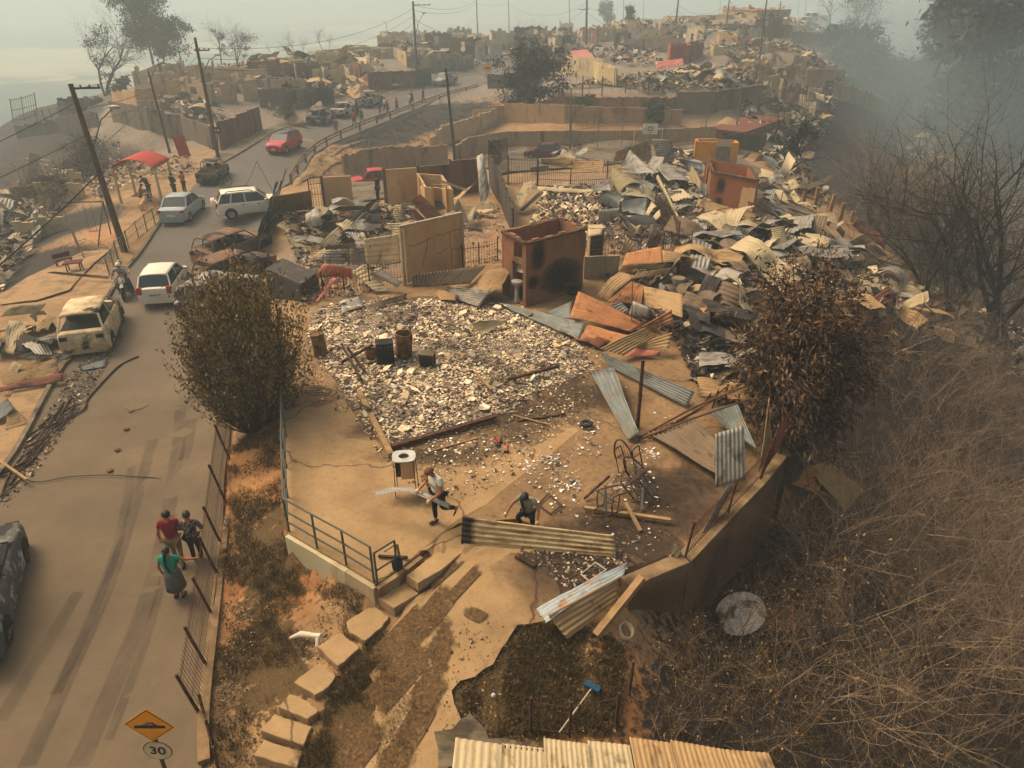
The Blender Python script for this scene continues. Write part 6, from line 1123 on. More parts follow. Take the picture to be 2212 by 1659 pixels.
railing('pipe_railing', 'looped pipe railing in front of the leaning tan posts', [fv('F3', 1160, 1010), fv('F3', 1600, 1110)], .9, None, IRON, (1.0,), 2.2, .02)
railing('stair_railing', 'pale wooden railing of the steps in the left gully', [(0,372),(60,360),(120,368)], 1.0, None, WOODP, (.5, 1.0), 2.5, .05)
# guardrail
q = smooth_line([P(*p).xy[:] for p in [(630,398),(655,358),(689,325),(737,299),(804,270),(857,252),(950,217),(1033,193)]], 5); t_ = thing('guardrail', 'two-rail rusty guardrail curving along the outer edge of the road', 'guardrail', (*q[0], 0)); o = Vector((*q[0], 0))
GRM = mat('guard_metal', (132, 108, 80), (104, 82, 60), (86, 62, 44), scale=2)
for hgt, wd in ((.72, .14), (.45, .12)):
 b = MB()
 for i in range(len(q)-1): b.beam(Vector((*q[i], hgt))-o, Vector((*q[i+1], hgt))-o, .05, wd)
 b.build('rail', GRM, t_)
for i in range(0, len(q), 3): b = MB(); b.box((q[i][0]-o.x, q[i][1]-o.y, .38), (.16, .16, .8)); b.build('post', GRM, t_)
# dark net along the kerb over the burnt cars
b = MB(); A, B, C, D = G(548, 556), G(592, 436), None, None; n_ = 26
def netf(u, v): p = A.lerp(B, u); return p+Vector((.5*v+.15*n3(u*5, v*3), .1*n3(u*6, v*2, 2), v*(1.5+.5*n3(u*4, 3))))
b.grid(netf, n_, 8); o = b.top('net_fence', mat('shade_net', (40, 40, 38), (56, 52, 46)), 'dark sagging net fence between the burnt cars and the first lot', 'fence', smooth=True); md = o.modifiers.new('t', 'SOLIDIFY'); md.thickness = .01
for i, (x, y) in enumerate([(548,556),(566,505),(582,460),(592,436)]): pole_at('fence_post', ['nearest leaning post of the dark net fence', 'second post of the dark net fence', 'third post of the dark net fence', 'farthest post of the dark net fence'][i], 'post', (x+4, y+2), (x+26, y-70), .04, .035, IRON, group='posts of the dark net fence')
# ---------------------------------------------------------------- utility poles and wires
PW = mat('pole_wood', (106, 74, 50), (76, 54, 38), (60, 44, 34), scale=3, sc=(2, 2, .3), bump=.3); PD = mat('dark_pole', (62, 52, 44), (44, 38, 34), scale=3, sc=(2, 2, .3)); PC = mat('concrete_pole', (96, 86, 74), (76, 68, 60), scale=2); LAMPM = mat('lamp_shell', (168, 160, 140), (140, 132, 114), rough=.4)
POLES = {}
def upole(key, lab, b0, t0, r, mt, arm=None, lamp=None, xf=None, group='utility poles along the ridge'):
 B = G(*b0); T = W(*t0, B.y); t_, tv = pole_at('utility_pole', lab, 'utility pole', b0, t0, r, r*.62, mt, group=group); POLES[key] = (B, T)
 if arm:
  for hh, ln, dz in arm: c = tv*hh; b = MB(); d = Vector((1, .25, 0)).normalized(); b.beam(c-d*ln*(.5-dz), c+d*ln*(.5+dz), .1); b.build('crossarm', mt, t_); b = MB(); [b.lathe(c+d*ln*(k+dz)+Vector((0, 0, .05)), [(.04, 0), (.05, .06), (.03, .12)], 8) for k in (-.45, -.15, .15, .45)]; b.build('insulators', IRON, t_)
 if lamp:
  s0, (lx, ly) = lamp; L = W(lx, ly, B.y-.3)-B; a = tv*s0; m_ = a.lerp(L, .5)+Vector((0, 0, (L-a).length*.16)); b = MB(); b.tube([a, m_, L], .035, 6); b.build('lamp_arm', IRONG, t_)
  b = MB(); s_ = max(1, r/.16); d = (L-a).xy.normalized(); M = Matrix(((d.x, -d.y, 0), (d.y, d.x, 0), (0, 0, 1))); b.grid(lambda u, v: L+M@Vector((.36*math.cos(math.pi*u)*-1, .14*math.sin(math.pi*u)*math.cos(2*math.pi*v), .1*math.sin(math.pi*u)*math.sin(2*math.pi*v))), 8, 10); b.build('lamp_head', LAMPM, t_, smooth=True)
 if xf: b = MB(); b.lathe(tv*xf+Vector((.5, -.2, -.4)), [(.28, 0), (.3, .1), (.3, .7), (.2, .8)], 12); b.build('transformer', IRON, t_)
 return t_
upole('a', 'nearest leaning brown pole with a broken arm, in the playground at left', (270,543), (152,181), .2, PW, [(.975, 1.4, .45)], (.62, (247,231)))
upole('b', 'brown pole with a lamp by the burnt pickup at the bend', (472,342), (421,81), .18, PW, [(.9, 1.2, .3)], (.7, (470,118)))
upole('c', 'thin brown pole behind the shelter, lamp hanging at its top', (367,330), (320,155), .14, PW, None, (.9, (350,135)))
upole('d', 'tall grey pole with an arm box beside the silver pickup', (902,188), (892,3), .22, PC, [(.96, 2.6, .45)], (.6, (916,28)))
upole('e', 'dark burnt pole leaning left, in front of the bank', (984,357), (963,148), .17, PD)
upole('f', 'grey pole left of the flat-roofed ruin on the hilltop', (1033,97), (1029,-3), .2, PC); upole('g', 'grey pole right of the flat-roofed ruin on the hilltop', (1100,66), (1098,-4), .2, PC)
upole('h', 'slim grey pole before the misty trees', (1231,62), (1229,-6), .18, PC); upole('i', 'thick grey pole in the middle of the hilltop village', (1266,97), (1268,-6), .26, PC, [(.75, 2.2, -.3)]); upole('j', 'grey pole standing left of the smoking ruins', (1347,52), (1347,-6), .2, PC)
upole('k', 'slim pole far back between two others', (1390,45), (1391,-6), .16, PC); upole('l', 'thick pole rising above the red roofs', (1458,67), (1466,-4), .24, PC); upole('m', 'leaning pole at the right of the village', (1570,47), (1576,-4), .2, PC); upole('n', 'far pole left of the leaning one', (1555,34), (1556,-4), .16, PC)
upole('o', 'very tall thin pole on the rubble slope', (1640,134), (1657,-4), .16, PD); upole('p', 'leaning thin pole before the pale long house', (1680,52), (1687,3), .14, PD); upole('q', 'far pole nearest the white vans', (1738,37), (1742,-4), .18, PC); upole('r', 'far slim pole left of the white vans', (1723,31), (1727,-4), .16, PC)
upole('s', 'street lamp on a short pole at the left of the hilltop', (838,78), (833,47), .12, PC, None, (.95, (827,46)))
upole('t', 'thin floodlight pole at the left end of the court', (1230,326), (1234,192), .09, IRONG); upole('u', 'thin floodlight pole behind the yellow cabin', (1591,272), (1603,185), .09, IRONG); upole('v', 'slanting floodlight pole on the rubble slope', (1671,307), (1685,233), .1, IRON)
upole('w', 'short dark post beside the dark burnt pole', (995,353), (992,318), .09, PD)
def wire(a, b, sag, r=.014, lab=None):
 n = 18; return [a.lerp(b, i/n)-Vector((0, 0, sag*4*(i/n)*(1-i/n))) for i in range(n+1)]
def wires(lab, spans, r=.014):
 b = MB();
 for p, q, s_ in spans: b.tube(wire(p, q, s_), r, 3, cap=False)
 return b.top('overhead_wire', BLACK, lab, 'wire', 'overhead wires')
pt = lambda k, f: POLES[k][0].lerp(POLES[k][1], f)
offL = [Vector((-24, 12, z)) for z in (5.5, 5.0, 3.4, 2.6)]
for k, f in enumerate((.97, .86, .8)): wires(['top wire from the leaning pole to the pole at the bend', 'second wire from the leaning pole to the pole at the bend', 'third wire from the leaning pole to the pole at the bend'][k], [(pt('a', f), pt('b', f), .5+.2*k)], .018)
for k, f in enumerate((.9, .72)): wires(['upper wire running off the left edge from the leaning pole', 'lower wire running off the left edge from the leaning pole'][k], [(pt('a', f), offL[k], .4)], .018)
wires('thick bundle of cables running down to the lower left edge', [(pt('a', .5), Vector((-22, 20, 1.5)), .3)], .05); wires('bundle of cables from the leaning pole to the thin pole', [(pt('a', .62), pt('c', .8), .4)], .03)
for k, f in enumerate((.92, .84, .76)): wires(['upper wire from the bend to the tall grey pole', 'middle wire from the bend to the tall grey pole', 'lower wire from the bend to the tall grey pole'][k], [(pt('b', f), pt('d', f), 1.6+.3*k)], .022)
for k, f in enumerate((.96, .9, .6)): wires(['upper wire from the tall grey pole to the hilltop pole', 'middle wire from the tall grey pole to the hilltop pole', 'lower wire from the tall grey pole to the hilltop pole'][k], [(pt('d', f), pt('f', f), 1.2)], .025)
for a_, b_, f, s_, lab in (('f','g',.9,1,'wire between the two poles of the flat-roofed ruin'),('g','i',.85,3,'wire from the flat-roofed ruin to the thick pole'),('d','i',.8,5,'long slack wire over the hilltop village'),('i','j',.8,2,'wire from the thick pole towards the smoke'),('i','l',.7,4,'long wire from the thick pole over the red roofs'),('j','k',.8,1,'wire between two slim far poles'),('l','m',.8,2,'wire from the red roofs to the leaning pole'),('l','m',.65,2.5,'lower wire from the red roofs to the leaning pole'),('m','p',.9,2,'wire from the leaning pole to the thin one'),('e','d',.95,3,'slack wire from the dark burnt pole to the tall grey pole'),('h','i',.9,1,'wire left of the thick pole'),('o','m',.9,2,'wire to the very tall thin pole'),('p','q',.9,2,'wire towards the white vans')):
 wires(lab, [(pt(a_, f), pt(b_, f), s_)], .025)
wires('thin stay wires of the dark burnt pole', [(pt('e', .97), G(700, 560, 1.0), .8), (pt('e', .98), G(1100, 345, 1), .6), (pt('e', .7), G(985, 356), .0)], .012)
wires('slack cable hanging over the road before the white off-roader', [(G(555, 348, 4), G(520, 420, .2), .1), (G(555, 348, 4), G(600, 430, .6), .1)], .014)
# ---------------------------------------------------------------- roofless houses of the village
def ruin(lab, x0, x1, yb0, yb1, yt, depth, mt, wins=((.25, .45), (.6, .8)), name='ruined_house', sill=.9, top=2.1, door=None, roof=None, part=True, group='burnt-out houses of the village', z=None, th=.18):
 a = G(x0, yb0); b = G(x1, yb1); h = max(1.0, (W(x0, yt, a.y).z-a.z)*.82); t_ = thing(name, lab, 'ruin', a, 0, group); v = b-a; v.z = 0; L = v.length; d = v.normalized(); bk = Vector((-d.y, d.x, 0))*depth
 z0 = -1.2; P4 = [Vector(), v, v+bk, bk]
 for k in range(4):
  p, q = P4[k], P4[(k+1) % 4]; LL = (q-p).length; e = d*th*0
  ops = [(u0*LL, u1*LL, sill-z0, min(top, h*.85)-z0) for u0, u1 in wins] if k in (0, 2) else ([(LL*.35, LL*.6, sill-z0, min(top, h*.85)-z0)] if wins else [])
  if door and k == 0: ops.append((door*LL, door*LL+.9, -z0, min(2.0, h*.9)-z0))
  mb = MB(); dd = (q-p).normalized()*(th/2+.003) if k % 2 else Vector(); wall(mb, p+dd, q-dd, z0, h, th, ops)
  if h > 1.5: ragged(mb, p+dd, q-dd, h, th, amp=.9 if k != 0 else .4, n=max(3, int(LL/.8)))
  mb.build('wall', mt, t_)
 if part and L > 5: mb = MB(); p = v*.48; wall(mb, p+bk*.03, p+bk*.97, z0, h*.9, th*.8); mb.build('inner_wall', mt, t_)
 if roof: mb = MB(); mb.box(v/2+bk/2+Vector((0, 0, h+.12)), (L*1.04, depth*1.04, .16), math.atan2(d.y, d.x)); mb.build('roof', roof, t_)
 return t_
T1, T2, T3, T4, T5, T6, T7 = plaster('far_tan', (186, 160, 124), (104, 88, 70), .45), plaster('far_pale', (192, 176, 148), (96, 86, 72), .45), P_GR, P_BRICK, P_DK, P_CR, P_YE
VIL = [('large tan roofless house with window holes at the far left of the ridge',295,398,200,190,153,7,T2,((.05,.14),(.3,.42),(.66,.8)),None),('small dark hut with a yellowish doorway at the left end of the ridge',132,168,250,246,217,4,T5,((.5,.8),),None),
('tan house shell with a dark doorway right of the leaning debris',452,560,226,214,176,5,T1,((.12,.25),),.55),('dark gabled block shell at the roadside above the crumpled sheets',676,722,234,222,192,4,T5,(),None),
('little white house with burnt timbers on top at the left of the hilltop',749,795,110,109,95,5,T6,((.3,.5),),None),('long tan house with three small windows behind the roadside wall',737,850,134,124,108,6,T1,((.12,.22),(.42,.52),(.75,.85)),None),
('pale tan row of gutted rooms behind the tall grey pole, left half',838,912,102,100,70,8,T2,((.1,.2),(.4,.55),(.7,.8)),None),('pale tan row of gutted rooms behind the tall grey pole, right half',916,1002,101,98,73,8,T1,((.08,.2),(.4,.5),(.7,.85)),None),
('dark grey tower-like shell behind the tan row',980,1019,88,87,63,6,T3,(),None),('big grey block with a yellowish front wall in the middle of the hilltop',1064,1164,107,106,69,9,T2,(),None),
('dark brown cube beside the big grey block',1008,1053,128,126,98,5,T5,(),None),('tall sooty block left of the thick pole',1214,1243,118,117,80,5,T5,(),None),('narrow grey block right of the big grey one',1148,1173,123,122,95,4,T3,(),None),('low tan shell before the smoke, left of the tall sooty block',1177,1212,98,97,73,5,T1,((.3,.6),),None),
('orange-tan cube with a small window right of the thick pole',1288,1322,90,89,61,6,T1,((.5,.65),),None),('wide low tan house with smoke in front',1325,1402,86,83,62,8,T2,((.1,.2),(.6,.75)),None),('tan gable ruin left of the red-roofed sheets',1400,1450,84,82,60,6,T1,((.3,.5),),None),
('small tan shell among the far poles',1476,1512,49,48,34,8,T1,(),None),('small dark tan shell near the leaning pole',1566,1615,65,64,48,7,T4,((.3,.45),),None),('far orange hut beyond the grey wall',1642,1672,52,52,43,7,T1,((.3,.45),),None),
('orange house shell with a dark opening at the right end of the hilltop',1708,1748,70,70,53,7,T1,((.25,.6),),None),('cream round-cornered shell above the red block',1541,1562,120,120,97,4,T6,(),None),('low grey house behind the white burnt car',1330,1395,110,108,92,8,T3,((.2,.3),),None),
('pale shell at the road end above the silver pickup',1028,1060,98,97,78,6,T6,((.3,.5),),None),('roofless sooty room left of the dark bush',985,1024,155,148,126,4,T3,((.3,.5),),None),('grey roofless room behind the silver pickup',932,984,158,152,128,5,T3,((.6,.8),),None),
('small brown room beside the stepped right-hand wall',1620,1650,100,100,82,5,T4,((.3,.5),),None),('pale broken room at the left of the plateau slope',400,450,250,246,222,4,T2,((.2,.35),),None),('low tan room above the corner of the left bank',300,350,238,236,215,4,T1,((.4,.6),),None),('low tan shell beside the misty bush at the ridge end',600,660,150,146,132,5,T1,((.2,.4),),None)]
for v_ in VIL: ruin(v_[0], v_[1], v_[2], v_[3], v_[4], v_[5], v_[6], v_[7], v_[8], door=v_[9])
ruin('pale two-storey long house in the smoke at the top right', 1636, 1704, 45, 44, 20, 10, P_CR, ((.08, .16), (.3, .38), (.55, .63), (.8, .88)), roof=P_RED, sill=1.0)
for i, (x, yb, yt, wpx) in enumerate([(1432,47,32,38),(1500,44,31,30),(1545,42,29,28),(1600,42,28,34),(1765,48,34,26),(1340,56,43,30),(1210,64,52,28)]):
 ruin(['misty low house far left on the skyline', 'misty house on the skyline between the poles', 'misty house on the skyline right of the poles', 'misty house on the skyline before the pale long one', 'misty house on the skyline right of the vans', 'misty low house behind the slim poles', 'misty low shell left of the smoke'][i], x, x+wpx, yb, yb, yt, 8, P_PALE, ((.3, .5),), part=False)
# boundary walls
LW = [('long grey panel wall high on the left bank',[(246,264),(330,284),(400,302),(462,322)],[2.2,2.3,2.2,2.0],P_GR),('panel wall behind the left plateau debris',[(408,178),(490,180),(580,186)],1.9,P_PALE),('brick boundary wall on the ridge left of the far road',[(614,176),(680,168),(737,160)],1.7,P_BRICK),
('grey roadside wall above the crumpled sheets',[(562,232),(620,232),(676,230)],2.0,P_GR),('brown wall with painted letters along the left sidewalk',[(478,322),(520,302),(566,280)],2.2,P_BRICK),('brown block wall along the far sidewalk',[(797,196),(850,192),(896,190)],2.3,P_BRICK),
('dark green sheet gate beside the tall grey pole',[(898,190),(932,182)],2.3,plaster('dark_green', (58, 64, 54), (36, 40, 36), .3)),('wide grey wall along the right of the far road',[(1347,114),(1410,113),(1474,112)],2.2,P_GR),('grey wall below the far orange hut',[(1591,82),(1650,82),(1708,80)],2.2,P_GR),
('brown wall running down from the right end of the hilltop',[(1708,92),(1750,94),(1791,98)],2.0,P_BRICK),('brown retaining wall in the bushes of the right slope',[(1738,186),(1780,184),(1821,182)],2.4,P_WALL),
('stepped orange-tan retaining wall going down the right slope',[(1798,212),(1835,222),(1875,236),(1912,252)],[2.6,2.5,2.6,2.8],P_WALL),('tan wall on the left plateau edge above the bank',[(250,236),(300,232),(345,226)],1.8,P_TAN),('low dark wall below the small misty hut',[(40,300),(130,285),(215,272)],1.6,P_DK),
('grey wall closing the back of the right field',[(1555,330),(1600,322),(1650,330)],1.6,P_DK)]
for lab, pts, h, mt in LW: RW('boundary_wall', lab, pts, h, .18, mt, rag=.08, panel=2.6)
# painted letters on the roadside wall: illegible white strokes as in the photo
a, b_ = G(478, 322), G(566, 280); v = b_-a; dd = v.normalized(); nn = Vector((dd.y, -dd.x, 0)); par = [o for o in S.objects if o.get('label') == 'brown wall with painted letters along the left sidewalk'][0]; mb = MB()
for k in range(16):
 u = .1+.05*k+U(-.01, .01); c = v*u+nn*.12+Vector((0, 0, 1.2)); mb.beam(c+Vector((0, 0, -.45))+dd*U(-.1, .1), c+Vector((0, 0, .45))+dd*U(-.1, .1), .02, .09)
mb.build('painted_letters', mat('white_paint', (176, 168, 150), (130, 124, 110)), par)
# rusty hut on the slope, red panel, far roofs
ruin('rusty red tin hut with a sagging roof on the slope behind the yellow cabin', 1607, 1686, 312, 306, 284, 4, MT['rust'], ((.6, .85),), roof=MT['rust'], top=1.6, sill=.4)
mb = MB(); A_, B_ = G(386, 344), G(410, 340); mb.beam(A_+Vector((0, 0, 1.0)), B_+Vector((0, 0, 1.0)), .05, 1.9); mb.top('red_panel', mat('red_sheet_paint', (168, 52, 40), (140, 44, 36)), 'bright red panel standing on the left bank beside the shelter', 'panel')
S_('V', [1236,124,1.2,1232,110,2.0,1268,106,2.0,1284,124,1.2], 'red', 'collapsed red roof sheet by the far road', pitch=.5, amp=.02); S_('V', [1418,150,1.8,1420,134,2.2,1474,126,2.2,1478,140,1.8], 'red', 'big red roof sheet fallen beside the red block room', pitch=.5, amp=.02)
S_('V', [590,250,.2,604,222,2.2,640,228,1.8,622,262,.2], 'zinc', 'tall crumpled grey sheet at the roadside, folded upper part', crump=.25, pitch=.25); S_('V', [612,262,.3,625,232,1.4,662,262,.8,655,274,.1], 'brown', 'big grey-brown corrugated sheet spilled on the sidewalk', crump=.15, pitch=.3, amp=.03)
S_('V', [660,240,.5,690,218,1.8,705,238,1.6,700,248,.3], 'brown', 'brown corrugated sheet behind the burnt grey hatchback', crump=.1, pitch=.3, amp=.03)
for i, a in enumerate([(770,180,.3,790,160,1.8,815,170,1.5,800,190,.3),(745,200,.3,770,170,2.0,800,195,.8,770,215,.2),(820,172,.3,860,165,1.2,880,180,.6,850,190,.2)]): S_('V', list(a), ['orange', 'tan', 'cream'][i], ['bright orange-tan sheets leaning by the burnt double-cab', 'tan curved sheet in front of the long tan house', 'cream sheet lying before the brown block wall'][i], crump=.2, pitch=.4, amp=.03)
# basketball hoop and goal
t_ = thing('basketball_hoop', 'white basketball backboard with a black square on the court', 'basketball hoop', G(1402, 322)); Y = t_.location.y; c = W(1405, 279, Y)-t_.location; sc_ = (W(1421, 279, Y)-W(1389, 279, Y)).length
mb = MB(); mb.box(c, (sc_, .06, sc_*.66)); mb.build('backboard', mat('board_white', (226, 218, 196), (206, 198, 176)), t_); mb = MB(); w2 = sc_*.16
for a, b_ in (((-w2, .25), (w2, .25)), ((-w2, -.12), (w2, -.12)), ((-w2, -.12), (-w2, .25)), ((w2, -.12), (w2, .25))): mb.beam(c+Vector((a[0], -.045, a[1]*sc_*.6)), c+Vector((b_[0], -.045, b_[1]*sc_*.6)), .03, .06)
mb.build('target_square', BLACK, t_); mb = MB(); mb.tube([c+Vector((.23*math.cos(a), -.3+.23*math.sin(a), -sc_*.2)) for a in np.linspace(0, 6.28, 16)], .015, 5); mb.build('rim', IRONR, t_)
mb = MB(); mb.tube([(0, .6, 0), (0, .6, c.z-.3), c+Vector((0, .04, 0))], .06, 6); mb.build('pole', IRONG, t_)
t_ = thing('goal_frame', 'white football goal frame under the basketball backboard', 'goal', G(1368, 322)); a = Vector(); b_ = G(1428, 322)-t_.location; mb = MB(); up = Vector((0, 0, 2.0)); mb.tube([a, a+up, b_+up, b_], .06, 6); mb.build('frame', mat('goal_white', (196, 190, 172)), t_)
# bus shelter with a red arched roof
t_ = thing('bus_shelter', 'bus shelter with a red arched corrugated roof and tan posts', 'shelter', G(322, 430)); q = t_.location; rw = (G(345, 415)-G(296, 450)); rd = rw.xy.normalized(); rd = Vector((rd.x, rd.y, 0)); rn = Vector((-rd.y, rd.x, 0)); mb = MB()
mb.grid(lambda u, v: rn*(-(u-.5)*3.0)+rd*((v-.5)*2.9)+Vector((0, 0, 2.3+.75*math.sin(math.pi*(.08+.84*u))+.02*math.sin(v*60))), 12, 60); o = mb.build('roof', mat('shelter_red', (190, 74, 56), (160, 60, 46)), t_, smooth=True); md = o.modifiers.new('t', 'SOLIDIFY'); md.thickness = .04
for su in (-1.4, 1.4):
 for sv in (-1.2, 1.2): mb = MB(); c = rn*su+rd*sv; mb.beam(c, c+Vector((0, 0, 2.45)), .13); mb.build('post', P_CR, t_)
mb = MB(); mb.beam(rn*1.4-rd*1.2+Vector((0, 0, 2.42)), rn*1.4+rd*1.2+Vector((0, 0, 2.42)), .12); mb.beam(-rn*1.4-rd*1.2+Vector((0, 0, 2.42)), -rn*1.4+rd*1.2+Vector((0, 0, 2.42)), .12); mb.build('crossbeam', P_CR, t_)
mb = MB(); mb.beam(rn*.5-rd*1.0+Vector((0, 0, .45)), rn*.5+rd*1.0+Vector((0, 0, .45)), .4, .06); mb.build('bench', WOOD, t_)
# road signs
def sign_tri(lab, base, c_px, size, small_px=None, near=False):
 B = G(*base); t_ = thing('road_sign', lab, 'road sign', B, 0, 'hump warning signs'); T = W(*c_px, B.y-.02)-B; b = MB(); b.tube([Vector((0, 0, -.3)), T*.5, T+Vector((0, 0, size*.3))], .035 if near else .05, 8); b.build('post', IRON, t_)
 tl = .26 if near else .0
 X = Vector((math.cos(tl), 0, -math.sin(tl)*.6)); Zv = Vector((math.sin(tl)*.4, .0, 1)).normalized(); X = (X-Zv*X.dot(Zv)).normalized(); Nn = X.cross(Zv)
 if Nn.y > 0: Nn = -Nn
 def plate(r, off, mt, nm, shape='d'):
  m2 = MB(); c = T+Nn*off
  if shape == 'd': pts = [c+X*r, c+Zv*r, c-X*r, c-Zv*r]
  else: pts = [c+X*x*r+Zv*y*r for x, y in shape]
  k = len(pts); bk = [p-Nn*.006 for p in pts]; m2.add(pts+bk, [tuple(range(k)), tuple(range(2*k-1, k-1, -1))]+[(i, k+i, k+(i+1) % k, (i+1) % k) for i in range(k)]); return m2.build(nm, mt, t_)
 r = size*.707; OR = mat('sign_orange', (224, 150, 24), (206, 134, 24), rough=.5)
 plate(r, .04, OR, 'plate'); plate(r*.93, .043, BLACK, 'border_line'); plate(r*.885, .046, OR, 'face')
 plate(r*.62, .05, BLACK, 'hump_symbol', [(-1.0, -.32), (-.95, -.05), (-.45, .02), (-.1, .34), (.25, .36), (.5, .12), (1.0, .1), (1.0, -.12), (.2, -.22)])
 if near: plate(r*.3, .053, mat('scratch_grey', (150, 140, 110)), 'worn_patch', [(-.8, .1), (-.3, .5), (.3, .55), (.7, .3), (.2, .2), (-.2, .25)])
 if small_px:
  C2_ = W(*small_px, B.y-.02)-B; rr = size*.41
  for rad, off, mt, nm in ((rr, .04, mat('sign_dark', (70, 62, 50)), 'rim'), (rr*.93, .044, mat('sign_white', (206, 190, 150), (176, 158, 122), rough=.5), 'face')):
   m2 = MB(); c = C2_+Nn*off; N = 28; pts = [c+X*math.cos(2*math.pi*i/N)*rad+Zv*math.sin(2*math.pi*i/N)*rad for i in range(N)]; bk = [p-Nn*.006 for p in pts]
   m2.add(pts+bk, [tuple(range(N)), tuple(range(2*N-1, N-1, -1))]+[(i, N+i, N+(i+1) % N, (i+1) % N) for i in range(N)]); m2.build(nm, mt, t_)
  if near:
   Mq = Matrix((X, Zv, Nn)).transposed().to_4x4(); Mq.translation = C2_+Nn*.049; text_mesh('30', rr*1.15, BLACK, t_, Mq, 'number', .004)
 return t_
sign_tri('orange diamond hump sign with a round 30 plate below it, at the bottom left', (368, 1700), (325, 1563), .62, (343, 1617), True)
sign_tri('small orange diamond hump sign at the far bend of the road', (1053, 180), (1053, 147), 1.1, (1053, 161))
t_ = thing('road_sign', 'narrow black sign with white arrows beside the pole at the bend', 'road sign', G(473, 338)); Y = t_.location.y; c = W(468, 281, Y)-t_.location; b = MB(); b.tube([(0, 0, 0), c], .05, 6); b.build('post', IRON, t_); b = MB(); b.box(c+Vector((0, -.06, 0)), (.55, .04, .55)); b.build('plate', BLACK, t_)
b = MB(); [b.add([c+Vector((s_*.05, -.085, 0)), c+Vector((s_*.22, -.085, .0)), c+Vector((s_*.12, -.085, .14))][::1], [(0, 1, 2)]) for s_ in (-1, 1)]; [b.add([c+Vector((s_*.05, -.085, 0)), c+Vector((s_*.22, -.085, .0)), c+Vector((s_*.12, -.085, -.14))], [(0, 1, 2)]) for s_ in (-1, 1)]; b.build('arrow_symbol', mat('arrow_white', (210, 206, 190)), t_)
# playground: picnic table, swing frame
t_ = thing('picnic_table', 'small dark red picnic table with a bench on the sandy bank', 'table', G(163, 585), .3); t_.scale = (.8,)*3; RP = mat('dark_red_wood', (92, 50, 40), (72, 40, 34)); b = MB(); b.box((0, 0, .62), (1.1, .75, .06)); b.build('tabletop', RP, t_)
for x in (-.4, .4):
 for y in (-.3, .3): b = MB(); b.beam((x, y, 0), (x, y*.7, .6), .07); b.build('leg', RP, t_)
t_ = thing('bench', 'dark red tilted bench left of the picnic table', 'bench', G(140, 572), .9); t_.scale = (.75,)*3; b = MB(); b.box((0, 0, .4), (1.2, .35, .05)); b.build('seat', RP, t_); b = MB(); b.box((0, .2, .7), (1.2, .05, .35)); b.build('backrest', RP, t_); [(bb := MB(), bb.box((sx_, 0, .2), (.06, .3, .38)), bb.build('leg', RP, t_)) for sx_ in (-.5, .5)]
t_ = thing('swing_frame', 'thin pipe swing frame with a hanging seat behind the leaning pole', 'swing', G(195, 520)); GP = mat('swing_pipe', (98, 84, 58), (76, 64, 46)); o_ = t_.location; b = MB()
q4 = [G(*p)-o_ for p in ((170, 537), (212, 532), (183, 560), (240, 506))]; tp = [Vector((-1.1, 0, 2.3)), Vector((1.3, .2, 2.3))]; b.tube([q4[0], tp[0]], .04, 6); b.tube([q4[2], tp[0]], .04, 6); b.tube([q4[1], tp[1]], .04, 6); b.tube([q4[3], tp[1]], .04, 6); b.build('leg_frame', GP, t_)
b = MB(); b.tube(tp, .04, 6); b.build('top_bar', GP, t_); b = MB(); c = tp[0].lerp(tp[1], .5); b.tube([c, c-Vector((0, 0, 1.7))], .01, 4); b.tube([c+Vector((.4, .05, 0)), c+Vector((.4, .05, -1.7))], .01, 4); b.build('chain', IRON, t_); b = MB(); b.box(c+Vector((.2, .02, -1.72)), (.5, .2, .04)); b.build('seat', RED, t_)
b = MB()
for k in range(30): x, y = random.gauss(0, .8), random.gauss(0, .5); b.box((x, y, .12+.12*random.random()+.1*max(0, 1-abs(x))), (.55, .3, .14), U(0, 3))
o = b.build('sack_pile', mat('sack', (150, 132, 96), (116, 100, 74))); o.location = G(330, 345); tag(o, 'pile of pale sacks on the bank behind the shelter', 'sacks')
b = MB(); b.lathe(G(306, 453, .02), [(.12, 0), (.16, .28), (.14, .28), (.1, .03)], 14); b.top('bucket', mat('lime', (120, 190, 30), (100, 170, 24), rough=.5), 'small lime green bucket beside the dog', 'bucket')
# cables and burnt branches along the kerb
def ground_cable(lab, pts, r, mt, lift=.04, name='fallen_cable', cat='cable', group='fallen cables on the road'):
 q = [P(x, y, .05) for x, y in pts]; q = [Vector((a, b, 0)) for a, b in smooth_line([(p.x, p.y) for p in q], 6)]; b = MB(); b.tube([Vector((p.x, p.y, .055+r+lift*abs(n3(p.x, p.y)))) for p in q], r, 5); return b.top(name, mt, lab, cat, group)
ground_cable('thin black cable lying across the road from kerb to fence', [(57,1038),(90,1042),(150,1031),(230,1028),(320,1033),(400,1042),(440,1050),(462,1046)], .014, BLACK); ground_cable('thick dark cable curving over the road from the pale burnt car', [(300,773),(262,790),(225,825),(190,865),(183,885),(150,905),(110,930)], .035, WOOD)
for i in range(16):
 t0 = i/16; x = 20+130*t0+U(-12, 12); y = 1050-170*t0+U(-10, 10); L_ = U(50, 110); a_ = U(-1.1, -.3); pts = [(x-L_/2*math.cos(a_), y-L_/2*math.sin(a_)), (x+U(-6, 6), y+U(-8, 8)), (x+L_/2*math.cos(a_), y+L_/2*math.sin(a_))]
 ground_cable(['charred branch in the tangle along the left kerb', 'charred branch in the tangle along the left kerb'][0], pts, U(.02, .045), WOOD, .15, 'charred_branch', 'branch', 'charred branches along the left kerb')
